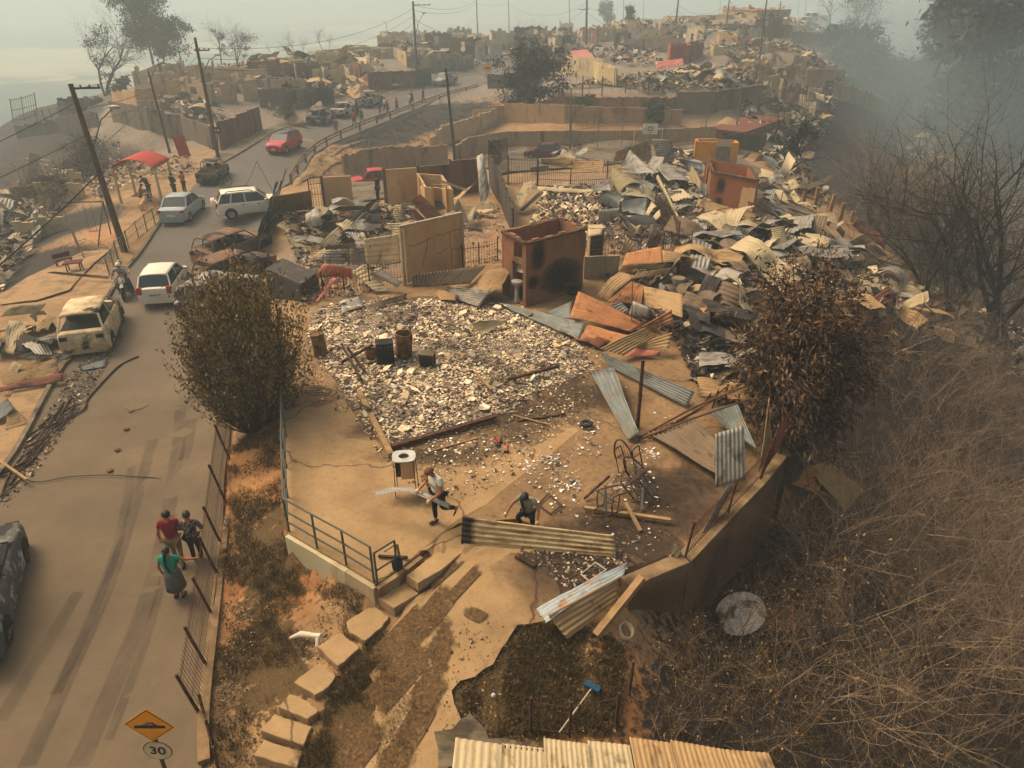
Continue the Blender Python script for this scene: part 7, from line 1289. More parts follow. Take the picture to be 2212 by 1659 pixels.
# broken wall stubs among the plots
def stubs(lab, pts, n, mts, lmax, hmax, group):
 poly = [G(*p).xy[:] for p in pts]
 for x, y in scatter_pts(poly, n):
  b = MB(); a = random.choice((.35, 1.92))+U(-.12, .12); L_ = U(.4, 1)*lmax; d = Vector((math.cos(a), math.sin(a), 0))*L_/2; z = hz(x, y); h = U(.45, 1)*hmax; c = Vector((x, y, 0)); wall(b, c-d, c+d, z-.6, z+h, .18, ((L_*.35, L_*.35+.9, 1.3, h+.2),) if L_ > 2.6 else ()); ragged(b, c-d, c+d, z+h, .18, amp=.5, n=max(3, int(L_/.5)))
  b.top('wall_stub', random.choice(mts), lab, 'wall', group)
stubs('broken wall stub among the wreckage of the hilltop village', [(780,105),(1000,92),(1250,80),(1500,70),(1700,60),(1700,90),(1500,110),(1300,130),(1000,140),(850,160)], 44, [T1, T2, T6, T4, T3], 7, 3.0, 'broken wall stubs of the hilltop village')
stubs('broken wall stub on the plots left of the far road', [(310,230),(330,190),(480,165),(640,140),(820,150),(740,215),(640,228),(520,258),(430,265)], 26, [T1, T2, T6, T4], 5, 2.6, 'broken wall stubs left of the far road')
stubs('broken wall stub in the left gully', [(-80,580),(0,430),(100,380),(220,350),(330,345),(180,400),(60,540)], 12, [T2, T3, T6], 3.5, 1.8, 'broken wall stubs in the left gully'); stubs('broken wall stub on the far right slope', [(1620,160),(1740,120),(1800,170),(1740,270),(1680,330),(1640,250)], 14, [T1, T4, T2], 4, 2.2, 'broken wall stubs on the right slope')
# dark tin shed beside the net fence
q0, q1, q2 = G(583, 640), G(655, 652), G(690, 622); t_ = thing('tin_shed', 'low dark box shed of sooty tin beside the pink roof sheet', 'shed', q0); e1 = q1-q0; e2 = q2-q1; e1.z = e2.z = 0; pr = [Vector(), e1, e1+e2, e2]; b = MB()
for k in range(4): wall(b, pr[k], pr[(k+1) % 4]-(pr[(k+1) % 4]-pr[k]).normalized()*.07, -.2, 1.25, .06)
b.build('wall', MT['dark'], t_); me, cen = sheet_mesh([v+Vector((0, 0, 1.3)) for v in (pr[0], pr[1], pr[2], pr[3])], seed=91, crump=.03, name='roof'); me.materials.append(MT['dark']); o = bpy.data.objects.new('roof', me); COL.objects.link(o); o.parent = t_; o.location = cen
# ---------------------------------------------------------------- vehicles
def paint(name, c, rough=.35, c2=None):
 return mat(name, c, c2 or tuple(v*.93 for v in c), scale=1.2, rough=rough)
m, t = newmat('car_glass', .12, 0); t.b.inputs['Base Color'].default_value = rgb((44, 54, 54)); t.b.inputs['Specular IOR Level'].default_value = .6; GLASS = m
RUBBER = mat('rubber', (30, 29, 28), (24, 23, 22)); RIM = mat('rim', (150, 148, 142), (120, 118, 112), rough=.4, metal=.5); TAIL = mat('tail_light', (190, 24, 20), (150, 18, 16), rough=.3); HEADL = mat('headlight', (214, 214, 206), (180, 180, 172), rough=.2); PLATE = mat('number_plate', (216, 212, 196)); TRIM = mat('car_trim', (34, 34, 34), (46, 46, 44), rough=.6)
def burnmat(name, a, b, c, amt=.5): return mat(name, a, b, c, scale=2.2, rough=.85, bump=.3, stain=(44, 38, 34), amt=amt, bscale=12)
B_CREAM = burnmat('burnt_cream', (222, 204, 162), (188, 166, 122), (140, 108, 74), .2); B_RUST = burnmat('burnt_rust', (138, 110, 80), (104, 80, 60), (150, 104, 68), .4); B_GREY = burnmat('burnt_grey', (104, 100, 92), (76, 72, 66), (190, 186, 176), .35); B_WHITE = burnmat('burnt_white', (196, 190, 176), (150, 140, 122), (92, 76, 62), .4)
KIND = { # L, W, H, belt, windscreen base x, roof front x, roof rear x, rear glass base x, bonnet z, tail z, clearance, wheel r, rear deck?
 'hatch': (3.6, 1.6, 1.48, .93, .98, .38, -1.35, -1.68, .86, .95, .2, .28), 'suv': (4.3, 1.76, 1.62, 1.02, 1.05, .42, -1.75, -2.05, .98, 1.03, .26, .33), 'sedan': (4.4, 1.73, 1.48, .93, 1.05, .4, -.95, -1.55, .86, .98, .19, .3),
 'pickup': (5.0, 1.75, 1.72, 1.04, 1.2, .65, -.75, -.85, .98, 1.0, .28, .36), 'wagon': (4.4, 1.7, 1.5, .93, 1.05, .4, -1.8, -2.05, .86, .96, .2, .3), 'van': (4.6, 1.75, 1.95, 1.05, 1.5, 1.1, -2.1, -2.25, 1.0, 1.08, .22, .32)}
def car(kind, lab, c_px, h_px, body, burnt=False, name=None, z=None, scale=1.0, spare=False, rails=False, group=None, plate_rear=True, plate_text=None, sink=0, open_doors=False):
 L, Wd, H, belt, wb, rf, rr, rb, hz_, tz, cl, wr = KIND[kind]; q = G(*c_px) if z is None else P(*c_px, z); hd = (G(*h_px) if z is None else P(*h_px, z))-q; ang = math.atan2(hd.y, hd.x)
 t_ = thing(name or ('burnt_car' if burnt else 'parked_car'), lab, 'pickup' if kind == 'pickup' else 'car', q+Vector((0, 0, .05-sink)), ang, group); t_.scale = (scale,)*3
 if burnt and kind != 'x': cl -= .1
 hl = L/2; N = 12
 st = [(hl, .70, cl+.12, cl+.42), (hl-.03, .86, cl+.02, hz_*.78), (hl-.15, .94, cl, hz_*.9), (hl-.5, .985, cl, hz_*.97), ((wb+hl)/2, 1, cl, hz_), (wb, 1, cl, belt)]
 if kind == 'pickup': st += [(0, 1, cl, belt), (rb, 1, cl, belt), (rb-.02, 1, cl, .62), (-hl+.12, 1, cl, .62), (-hl+.06, 1, cl, .62), (-hl, .97, cl+.05, .62)]
 elif kind == 'sedan': st += [(0, 1, cl, belt), (rb+.25, 1, cl, belt+.02), (rb, 1, cl, tz), (-hl+.3, .98, cl, tz), (-hl+.06, .93, cl, tz-.06), (-hl, .84, cl+.12, tz-.28)]
 else: st += [(0, 1, cl, belt), (-1.0, 1, cl, belt+.01), (rb+.3, 1, cl, tz), (-hl+.15, .98, cl, tz), (-hl+.03, .93, cl, tz-.05), (-hl, .86, cl+.12, tz-.3)]
 b = MB(); vs = []; hw = Wd/2
 for x, ww, z0, z1 in st:
  w_ = hw*ww; ring = [(-w_*.86, z0), (-w_*.98, z0+.08), (-w_, z0+(z1-z0)*.45), (-w_*.985, z0+(z1-z0)*.8), (-w_*.93, z1-.025), (-w_*.82, z1), (-w_*.3, z1+.012)]
  ring = ring+[(-y, z) for y, z in ring[::-1]]; vs += [(x, y, z) for y, z in ring]
 k = 14; ns = len(st); fs = [(i*k+j, i*k+(j+1) % k, (i+1)*k+(j+1) % k, (i+1)*k+j) for i in range(ns-1) for j in range(k)] + [tuple(range(k))[::-1], tuple(range((ns-1)*k, ns*k))]
 if burnt: vs = [(x+.03*n3(x*2, y*2, z*2+L), y+.03*n3(x*2+5, y*2, z*2), z+.035*n3(x*2, y*2+7, z*2)) for x, y, z in vs]
 b.add(vs, [f[::-1] for f in fs]); o = b.build('body', body, t_, smooth=False); md = o.modifiers.new('b', 'BEVEL'); md.width = .03; md.segments = 2; md.limit_method = 'ANGLE'; md.angle_limit = R(28); o.data.shade_smooth()
 try: o.data.set_sharp_from_angle(angle=R(40))
 except Exception: pass
 rw, bw = hw*.76, hw*.9; zr = H; rx = [(rf, rw), (rf-.12, rw+.01), ((rf+rr)/2, rw+.02), (rr+.1, rw), (rr, rw*.96)]
 b = MB(); ring = []
 for i, (x, w_) in enumerate(rx):
  dz = (-.05, -.01, .02, 0, -.05)[i]
  for y, e in ((-w_, -.05), (-w_*.8, -.005), (0, .015), (w_*.8, -.005), (w_, -.05)): ring.append((x, y, zr+dz+e+(0 if not burnt else .03*n3(x*3, y*3))))
 b.add(ring, [(i*5+j, (i+1)*5+j, (i+1)*5+j+1, i*5+j+1)[::-1] for i in range(4) for j in range(4)]); o = b.build('roof', body, t_, smooth=True); md = o.modifiers.new('t', 'SOLIDIFY'); md.thickness = .04
 rxs = [(wb, rf), (None, None), (rb, rr)]; sidex = [(wb, rf)] + [((wb*.28+rb*.72*0)-.0, )*2]*0
 m1 = (wb+rb)/2*1.0+.1; pil = [(wb, rf), (m1, m1-.02), (rb, rr)] + ([(rb+.75, rr+.6)] if kind in ('suv', 'wagon', 'van', 'hatch') and L > 4 else [])
 for s_ in (-1, 1):
  for xb, xr in pil: mb = MB(); mb.beam((xb, s_*bw, belt-.03), (xr, s_*rw, zr-.07), .07, .05); mb.build('pillar', body if not burnt else body, t_)
 def quad(nm, p, mt, off=0):
  mb = MB(); mb.add(p, [(0, 1, 2, 3)]); return mb.build(nm, mt, t_)
 zt = zr-.08; zb_ = belt-.02
 if not burnt:
  quad('windscreen', [(wb-.02, -bw*.93, zb_), (wb-.02, bw*.93, zb_), (rf, rw*.94, zt), (rf, -rw*.94, zt)], GLASS); quad('rear_window', [(rb, bw*.9, zb_), (rb, -bw*.9, zb_), (rr-.02, -rw*.9, zt), (rr-.02, rw*.9, zt)], GLASS)
  xs = sorted([p for p in pil], key=lambda p: -p[0])
  for s_ in (-1, 1):
   for (xa, ra), (xc, rc) in zip(xs, xs[1:]): quad('side_window', [(xa-.04, s_*bw*.995, zb_), (xc+.04, s_*bw*.995, zb_), (rc+.04, s_*rw*.995, zt), (ra-.04, s_*rw*.995, zt)], GLASS)
   mb = MB(); mb.box((wb-.25, s_*(hw+.09), belt+.06), (.14, .2, .14)); mb.build('mirror', body, t_)
   for dx in (.35, -.55): mb = MB(); mb.box((dx, s_*(hw*.995), belt-.14), (.16, .03, .03)); mb.build('door_handle', TRIM, t_)
 else:
  mb = MB(); mb.box(((wb+rb)/2, 0, (belt+cl)/2+.1), ((wb-rb)*.92, Wd*.84, belt-cl-.12)); mb.build('cabin_floor', CHAR, t_)
  for x in (.35, -.55):
   if kind == 'pickup' and x < 0: continue
   for y in (-.36, .36): mb = MB(); mb.beam((x, y, belt-.05), (x-.15, y, belt+.28), .42, .07); mb.build('seat_frame', IRONR, t_)
 wx = hl*.62
 for sx in (-1, 1):
  for s_ in (-1, 1):
   M = Matrix.Rotation(R(90), 3, 'X'); c = (sx*wx+(.03 if sx > 0 else -.02), s_*(hw-.1), wr)
   if not burnt: mb = MB(); mb.lathe(c, [(wr*.62, -.1), (wr*.95, -.1), (wr, -.06), (wr, .06), (wr*.95, .1), (wr*.62, .1)], 20, axis=M); w_ = mb.build('wheel', RUBBER, t_); mb = MB(); mb.lathe(c, [(.02, -.112), (wr*.6, -.108), (wr*.6, .108), (.02, .112)], 16, axis=M); mb.build('rim', RIM, w_)
   else: c = (c[0], c[1], wr*.6); mb = MB(); mb.lathe(c, [(.05, -.09), (wr*.62, -.09), (wr*.5, 0), (wr*.62, .09), (.05, .09)], 14, axis=M); mb.build('wheel', IRONR, t_)
   mb = MB(); N2 = 14; c2 = Vector((c[0], s_*(hw+.004), wr+.02)); ra = wr*1.18; pts = [c2]+[c2+Vector((ra*math.cos(a), 0, max(cl-c2.z+.0, ra*math.sin(a)))) for a in np.linspace(-.35, math.pi+.35, N2)]; mb.add(pts, [(0, i, i+1) for i in range(1, N2)]); mb.build('wheel_arch', TRIM if not burnt else CHAR, t_)
 for s_ in (-1, 1):
  if burnt:
   mb = MB(); mb.box((hl-.08, s_*hw*.66, hz_*.78), (.12, .3, .14)); mb.build('headlight_hole', CHAR, t_); mb = MB(); mb.box((-hl+.02, s_*hw*.72, tz*.78), (.1, .24, .14)); mb.build('tail_light_hole', CHAR, t_)
  else:
   mb = MB(); mb.box((hl-.1, s_*hw*.68, hz_*.78), (.18, .34, .13)); mb.build('headlight', HEADL, t_); mb = MB(); hh = .32 if kind in ('hatch', 'suv', 'wagon', 'van') else .16; mb.box((-hl+.06, s_*hw*.8, tz-.12), (.14, .2, hh)); mb.build('tail_light', TAIL, t_)
 if not burnt:
  mb = MB(); mb.box((hl-.02, 0, cl+.3), (.08, Wd*.5, .16)); mb.build('grille', TRIM, t_); mb = MB(); mb.box((-hl-.002, 0, cl+.42), (.02, .5, .14)); pl = mb.build('number_plate', PLATE, t_); mb = MB(); mb.box((hl+.03, 0, cl+.22), (.02, .42, .12)); mb.build('number_plate', PLATE, t_)
  if plate_text:
   Mq = Matrix(((0, 0, -1), (-1, 0, 0), (0, 1, 0))).to_4x4(); Mq.translation = (-hl-.016, 0, cl+.42); text_mesh(plate_text, .12, BLACK, pl, Mq, 'plate_text')
  mb = MB(); mb.box((-hl+.03, 0, cl+.1), (.1, Wd*.8, .16)); mb.build('bumper', TRIM if kind == 'suv' else body, t_)
 if rails:
  for s_ in (-1, 1): mb = MB(); mb.tube([(rf-.3, s_*rw*.92, zr-.02), (rf-.45, s_*rw*.92, zr+.07), (rr+.4, s_*rw*.92, zr+.07), (rr+.25, s_*rw*.92, zr-.02)], .025, 6); mb.build('roof_rail', TRIM, t_)
 if spare: mb = MB(); mb.lathe((-hl-.1, .05, .92), [(.02, -.14), (.3, -.13), (.34, -.06), (.34, .1), (.02, .1)], 22, axis=Matrix.Rotation(R(90), 3, 'Y')); mb.build('spare_wheel_cover', body, t_)
 if kind == 'pickup':
  for y in (-1, 1): mb = MB(); mb.box(((rb-hl)/2, y*(hw-.06), .82), (hl+rb-.04, .1, .42)); mb.build('bed_side', body, t_)
  mb = MB(); mb.box((-hl+.05, 0, .82), (.09, Wd-.22, .42)); mb.build('tailgate', body, t_); mb = MB(); mb.box(((rb-hl)/2, 0, .635), (hl+rb-.15, Wd-.24, .02)); mb.build('bed_floor', TRIM if not burnt else B_CREAM, t_)
 return t_
WHT = paint('white_car', (226, 216, 188)); SIL = paint('silver_car', (150, 156, 152), .3); RDC = paint('red_car', (188, 34, 40)); RDT = paint('red_truck', (176, 36, 36), .45); SILT = paint('grey_truck', (128, 128, 120), .3); MRN = paint('maroon_car', (88, 26, 28), .4)
car('hatch', 'small white hatchback seen from behind, driving up the road beside the motorcycle', (362, 636), (392, 590), WHT, plate_text='HB·BR·91')
car('sedan', 'silver-blue sedan parked by the pale green fence, tail towards the viewer', (399, 468), (446, 430), SIL)
car('suv', 'white off-roader with a spare wheel on the back door, beside the tan fence sheet', (548, 464), (625, 438), WHT, spare=True, rails=True)
car('suv', 'bright red crossover with a black roof coming down the road', (616, 326), (584, 341), RDC, rails=True)
[setattr(o, 'name', 'roof') or o.data.materials.clear() or o.data.materials.append(paint('black_roof', (30, 32, 32), .25)) for o in [c for c in S.objects if c.get('label', '').startswith('bright red crossover')][0].children if o.name.startswith('roof') and 'rail' not in o.name]
car('pickup', 'silver double-cab pickup coming round the far bend', (962, 184), (925, 190), SILT)
car('pickup', 'red pickup on the lower street behind the tan panel wall', (812, 408), (765, 411), RDT, z=-1.95, scale=.95)
car('sedan', 'dark red sedan standing on the court', (1178, 342), (1140, 344), MRN, scale=.95)
car('van', 'right one of the two white vans in the smoke on the skyline', (1749, 48), (1735, 49), WHT); car('van', 'left one of the two white vans in the smoke on the skyline', (1738, 55), (1725, 56), WHT, scale=.9)
car('hatch', 'cream-coloured burnt-out hatchback at the left kerb, glass and lights gone', (210, 728), (236, 668), B_CREAM, True, scale=1.14)
car('pickup', 'burnt-out pickup with a tan bed at the bend, bicycle leaning on it', (464, 388), (500, 354), B_RUST, True, scale=.88); car('wagon', 'rusty burnt wagon, upper one of the row behind the net fence', (508, 556), (560, 528), B_RUST, True); car('wagon', 'brown burnt car, middle one of the row behind the net fence', (514, 604), (566, 574), B_RUST, True, scale=.95)
car('suv', 'burnt car with an ash-white roof behind the olive bush', (482, 664), (528, 622), B_WHITE, True); car('hatch', 'burnt grey hatchback beside the spilled corrugated sheet', (694, 268), (734, 252), B_GREY, True, scale=1.08); car('sedan', 'ash-white burnt sedan between two other wrecks at the far kerb', (747, 250), (790, 234), B_WHITE, True); car('pickup', 'burnt double-cab, last of the three wrecks at the far kerb', (800, 228), (845, 213), B_WHITE, True)
car('sedan', 'grey burnt-out car cut by the left edge of the photo', (-42, 1318), (10, 1130), B_GREY, True, scale=1.02); car('sedan', 'burnt car wreck on the far plateau left of the grey wall', (1350, 123), (1375, 122), B_GREY, True); car('sedan', 'burnt black and white car in the lane below the rusty hut', (1682, 352), (1700, 372), B_WHITE, True)
# bicycle
def bike(lab, q, ang, mt, s=1.0):
 t_ = thing('bicycle', lab, 'bicycle', q, ang); M = Matrix.Rotation(R(90), 3, 'X')
 for x in (-.52, .52):
  b = MB(); b.tube([(x+.33*math.cos(a), 0, .34+.33*math.sin(a)) for a in np.linspace(0, 2*math.pi, 22)], .022, 5); w_ = b.build('wheel', RUBBER, t_); b = MB(); [b.tube([(x, 0, .34), (x+.31*math.cos(a), 0, .34+.31*math.sin(a))], .004, 3) for a in np.linspace(0, 6.28, 11)]; b.build('spokes', IRONG, w_)
 b = MB(); [b.tube([p, q_], .018, 5) for p, q_ in (((-.52, 0, .34), (-.05, 0, .3)), ((-.05, 0, .3), (-.2, 0, .85)), ((-.05, 0, .3), (.38, 0, .78)), ((-.17, 0, .75), (.38, 0, .82)), ((-.52, 0, .34), (-.18, 0, .78)), ((.52, 0, .34), (.36, 0, .95)))]; b.build('frame', mt, t_)
 b = MB(); b.tube([(.36, -.28, .98), (.34, 0, .96), (.36, .28, .98)], .014, 5); b.build('handlebar', mt, t_); b = MB(); b.box((-.21, 0, .88), (.24, .14, .05)); b.build('saddle', BLACK, t_); t_.rotation_euler = (.2, 0, ang); return t_
bike('dark bicycle leaning on the side of the burnt pickup', G(478, 403)+Vector((0, 0, .05)), .25, BLACK)
# motorcycle
q = P(274, 640, .05); hd = P(271, 652, .05)-P(280, 618, .05); MA = math.atan2(hd.y, hd.x); t_ = thing('motorcycle', 'trail motorcycle with a white front mudguard coming down the left kerb', 'motorcycle', q, MA); MOTO = t_
M = Matrix.Rotation(R(90), 3, 'X')
for x in (-.68, .68): b = MB(); b.lathe((x, 0, .34), [(.2, -.04), (.32, -.05), (.34, 0), (.32, .05), (.2, .04)], 20, axis=M); w_ = b.build('wheel', RUBBER, t_); b = MB(); b.lathe((x, 0, .34), [(.03, -.05), (.19, -.02), (.19, .02), (.03, .05)], 14, axis=M); b.build('rim', RIM, w_)
b = MB(); b.tube([(.68, -.09, .34), (.48, -.09, 1.0)], .03, 6); b.tube([(.68, .09, .34), (.48, .09, 1.0)], .03, 6); b.build('fork', IRONG, t_); b = MB(); b.beam((.78, 0, .72), (.42, 0, .78), .14, .03); b.build('front_mudguard', WHT, t_); b = MB(); b.beam((.4, 0, .9), (-.05, 0, .86), .24, .2); b.build('fuel_tank', WHT, t_)
b = MB(); b.beam((-.05, 0, .86), (-.75, 0, .9), .24, .1); b.build('seat', BLACK, t_); b = MB(); b.box((.05, 0, .5), (.42, .28, .36)); b.build('engine', IRON, t_); b = MB(); b.tube([(.45, -.36, 1.1), (.44, 0, 1.04), (.45, .36, 1.1)], .015, 6); b.build('handlebar', BLACK, t_); b = MB(); b.lathe((.6, 0, .95), [(.09, -.04), (.1, .02), (.04, .05)], 12, axis=Matrix.Rotation(R(90), 3, 'Y')); b.build('headlight', HEADL, t_)
# ---------------------------------------------------------------- people
SKIN = mat('skin', (170, 106, 72), (156, 94, 62), rough=.6); HAIR = mat('hair', (24, 20, 18), (34, 28, 24), rough=.5)
def cloth(name, c, c2=None): return mat('cloth_'+name, c, c2 or tuple(v*.82 for v in c), scale=4, rough=.95)
m, t = newmat('camo_cloth', .95); f_n = t.noise(14, objvec(t), 3, .6, 1.2); t.l(t.ramp(f_n, [(.0, (30, 27, 28)), (.47, (168, 140, 124)), (.53, (70, 54, 48)), (.58, (26, 24, 26))], 'CONSTANT'), t.b.inputs['Base Color']); CAMO = m
def skinned(name, V_, E_, Rr, mt, parent=None, lev=2, root=0):
 me = bpy.data.meshes.new(name); me.from_pydata([tuple(v) for v in V_], E_, []); me.materials.append(mt); o = bpy.data.objects.new(name, me); COL.objects.link(o); sk = o.modifiers.new('skin', 'SKIN'); sk.use_smooth_shade = True
 for i, r in enumerate(Rr): me.skin_vertices[0].data[i].radius = (r, r) if not isinstance(r, tuple) else r
 me.skin_vertices[0].data[root].use_root = True; ss = o.modifiers.new('sub', 'SUBSURF'); ss.levels = lev; ss.render_levels = lev
 if parent is not None: o.parent = parent
 return o
def person(lab, q, rz, ht=1.7, shirt=None, pants=None, pose=None, sleeves='short', hair='short', skirt=None, shoes=None, fingers=False, hat=None, helmet=None, group=None, fat=1.0, lev=2, gloves=None):
 """local axes: +y is where the person faces, +x the person's right"""
 p = dict(pel=(0, 0, .93), spine=(0, .0, 1.1), chest=(0, 0, 1.30), neck=(0, 0, 1.46), head=(0, .015, 1.60), rsh=(.19, 0, 1.42), lsh=(-.19, 0, 1.42), rel=(.24, -.03, 1.14), lel=(-.24, -.03, 1.14), rwr=(.25, .06, .9), lwr=(-.25, .06, .9),
    rk=(.1, .03, .5), lk=(-.1, .03, .5), ra=(.1, 0, .09), la=(-.1, 0, .09))
 p.update(pose or {}); s = ht/1.75; J = {k: Vector(v)*s for k, v in p.items() if not isinstance(v, bool)}; J['head'] = J['neck']+(J['head']-J['neck']).normalized()*.14*s
 up = (J['head']-J['neck']).normalized(); Ht = J['head']+up*.09*s; face = Vector(p.get('look', (0, 1, -.1))); face = (face-up*face.dot(up)).normalized()
 V_, E_, Rr, ix = [], [], [], {}
 def v(k, co, r, par=None):
  V_.append(co); Rr.append(r*s); ix[k] = len(V_)-1
  if par is not None: E_.append((ix[par], ix[k]))
 v('pel', J['pel'], .125*fat); v('spine', J['spine'], .115*fat, 'pel'); v('chest', J['chest'], .125*fat, 'spine'); v('neck', J['neck'], .055, 'chest'); v('hl', J['head']-up*.05*s, .068, 'neck'); v('head', J['head']+up*.015*s, .088, 'hl'); v('ht', Ht, .066, 'head')
 for a in 'rl':
  v(a+'sh', J[a+'sh'], .058, 'chest'); v(a+'el', J[a+'el'], .042, a+'sh'); v(a+'wr', J[a+'wr'], .027, a+'el'); d = (J[a+'wr']-J[a+'el']).normalized(); pl = J[a+'wr']+d*.06*s; v(a+'pm', pl, .032, a+'wr')
  if fingers:
   sd = d.cross(Vector((0, 0, 1)) if abs(d.z) < .9 else Vector((0, 1, 0))).normalized(); cr = sd.cross(d)
   for k, (of, ln) in enumerate(((-.03, .065), (-.01, .078), (.01, .074), (.03, .058))):
    b = pl+d*.03*s+sd*of*s; v('%sf%d' % (a, k), b, .010, a+'pm'); v('%sg%d' % (a, k), b+(d*.7-cr*.3)*ln*.55*s, .009, '%sf%d' % (a, k)); v('%sh%d' % (a, k), b+(d*1.0-cr*.9)*ln*.7*s, .008, '%sg%d' % (a, k))
   v(a+'t0', pl-sd*.045*s, .011, a+'pm'); v(a+'t1', pl-sd*.06*s+d*.045*s, .009, a+'t0')
  else: v(a+'hd', pl+d*.08*s, .02, a+'pm')
  hp = J['pel']+Vector(((.09 if a == 'r' else -.09)*s, 0, -.04*s)); v(a+'hip', hp, .085*fat, 'pel'); v(a+'k', J[a+'k'], .055, a+'hip'); v(a+'a', J[a+'a'], .038, a+'k'); fd = Vector(p.get('foot'+a, (0, 1, 0))); v(a+'toe', J[a+'a']+fd*.1*s-Vector((0, 0, .04*s)), .035, a+'a')
 body = skinned('person', V_, E_, Rr, SKIN, lev=lev); body.location = q; body.rotation_euler = (0, 0, rz); tag(body, lab, 'person', group)
 def part(nm, chain, mt):
  vv = [c for c, r in chain['v']]; rr = [r*s for c, r in chain['v']]; return skinned(nm, vv, chain['e'], rr, mt, body, 1 if lev < 2 else 2)
 sl = {'short': .55, 'long': 1.0, 'none': .12}[sleeves]; sv = [(J['pel']+Vector((0, 0, -.02)), .148*fat), (J['spine'], .138*fat), (J['chest'], .150*fat), (J['neck']-Vector((0, 0, .03)), .066)]; se = [(0, 1), (1, 2), (2, 3)]
 for a in 'rl':
  k = len(sv); sv += [(J[a+'sh'], .075), (J[a+'sh'].lerp(J[a+'el'], sl if sl < 1 else 1), .062)]; se += [(2, k), (k, k+1)]
  if sl == 1: sv.append((J[a+'wr'], .042)); se.append((k+1, k+2))
 sh = part('shirt', dict(v=sv, e=se), shirt)
 if skirt:
  b = MB(); n = 20; b.lathe(J['pel']+Vector((0, 0, .06*s)), [(.01, .02), (.155*fat*s, 0), (.185*fat*s, -.15*s), (.2*fat*s, -.4*s), (.215*fat*s, -.6*s), (.19*fat*s, -.6*s), (.15*s, -.3*s)], n); b.build('skirt', skirt, body, smooth=True)
 if pants:
  pv_ = [(J['pel']+Vector((0, 0, .02)), .142*fat)]; pe = []
  for a in 'rl': k = len(pv_); hp = J['pel']+Vector(((.09 if a == 'r' else -.09)*s, 0, -.05*s)); pv_ += [(hp, .1*fat), (J[a+'k'], .07), (J[a+'a']+(J[a+'k']-J[a+'a']).normalized()*.04*s, .056)]; pe += [(0, k), (k, k+1), (k+1, k+2)]
  part('trousers', dict(v=pv_, e=pe), pants)
 for a in 'rl':
  fd = Vector(p.get('foot'+a, (0, 1, 0))).normalized(); c = J[a+'a']+fd*.06*s-Vector((0, 0, .045*s)); b = MB(); b.grid(lambda u, w_: c+fd*(-.5+u)*.28*s+(fd.cross(Vector((0, 0, 1))))*.052*s*math.sin(math.pi*min(1, u*1.0+.02))**.4*math.cos(2*math.pi*w_)+Vector((0, 0, 1))*(.045*s*math.sin(math.pi*(u*.98+.01))**.35*math.sin(2*math.pi*w_)), 8, 10); b.build('shoe', shoes or TRIM, body, smooth=True)
 if gloves:
  for a in 'rl': b = MB(); c = V_[ix[a+'pm']]; b.lathe(c, [(.02, -.06), (.045, -.04), (.05, 0), (.04, .04), (.01, .055)], 10); b.build('glove', gloves, body, smooth=True)
 hc = J['head']+up*.035*s; side = face.cross(up).normalized(); Mh = Matrix((side, face, up)).transposed()
 if helmet or hat or hair:
  mt = helmet or hat or HAIR; R0 = (.135 if helmet else .112)*s; b = MB(); fr = -.05 if helmet else .32
  b.grid(lambda u, w_: hc+Mh@Vector((R0*.9*math.sin(math.pi*.62*u)*math.cos(2*math.pi*w_), R0*(1.02*math.sin(math.pi*.62*u)*math.sin(2*math.pi*w_))-.018*s, R0*(math.cos(math.pi*.62*u))*1.0+(.05*s*max(0, math.sin(2*math.pi*w_))*u*(0 if helmet else 1)))), 8, 16); b.build('helmet' if helmet else 'cap' if hat else 'hair', mt, body, smooth=True)
  if hat: b = MB(); b.grid(lambda u, w_: hc+Mh@Vector((.075*s*(w_*2-1)*(1-.3*u), (.08+.1*u)*s, (.03-.02*u)*s)), 3, 4); b.build('cap_brim', hat, body)
  if helmet: b = MB(); b.box(hc+Mh@Vector((0, .12*s, .0)), (.17*s, .03, .07*s), 0, 0, Mh); b.build('visor', BLACK, body)
 if hair == 'braid' or hair == 'long':
  b = MB(); bk = hc-face*.1*s; pts = [bk+Vector((0, 0, .02)), bk-up*.1*s-face*.03*s, J['chest']-face*.16*s*fat, J['spine']-face*.16*s*fat+side*.03, J['spine']-face*.14*s*fat-Vector((0, 0, .1))+side*.05]
  if p.get('braidfront'): pts = [bk, hc+side*.1*s-up*.1*s, J['neck']+side*.1*s+face*.1*s, J['chest']+face*.16*s+side*.05, J['spine']+face*.17*s]
  b.tube(pts[:3] if hair == 'long' else pts, [.05*s, .045*s, .035*s, .028*s, .012*s][:3 if hair == 'long' else 5], 8); b.build('braid' if hair == 'braid' else 'long_hair', HAIR, body, smooth=True)
 if fingers:
  for e_ in (-1, 1):
   b = MB(); b.lathe(hc+Mh@Vector((e_*.034*s, .082*s, -.02*s)), [(.001, -.006), (.009, 0), (.001, .006)], 8); b.build('eye', BLACK, body)
   b = MB(); b.lathe(hc+Mh@Vector((e_*.087*s, 0, -.03*s)), [(.006, -.03), (.018, 0), (.008, .028)], 8); b.build('ear', SKIN, body)
  b = MB(); b.lathe(hc+Mh@Vector((0, .09*s, -.045*s)), [(.014, -.018), (.015, 0), (.006, .035)], 8); b.build('nose', SKIN, body); b = MB(); b.box(hc+Mh@Vector((0, .082*s, -.082*s)), (.04, .008, .008), 0, 0, Mh); b.build('mouth', mat('lips', (140, 70, 58)), body)
 return body
C_ = cloth
person('man in a dark red polo and tan trousers walking up the road', P(389, 1219, .05), .22, 1.74, C_('dark_red', (142, 30, 42)), C_('khaki', (142, 116, 78)), dict(look=(-.8, .8, 0), lwr=(-.3, .05, .86), lel=(-.28, -.06, 1.13), rwr=(.34, .2, 1.0), rel=(.33, 0, 1.14), rk=(.1, .0, .5), ra=(.12, -.22, .12), lk=(-.1, .12, .5), la=(-.1, .12, .09)), fingers=True, fat=1.22)
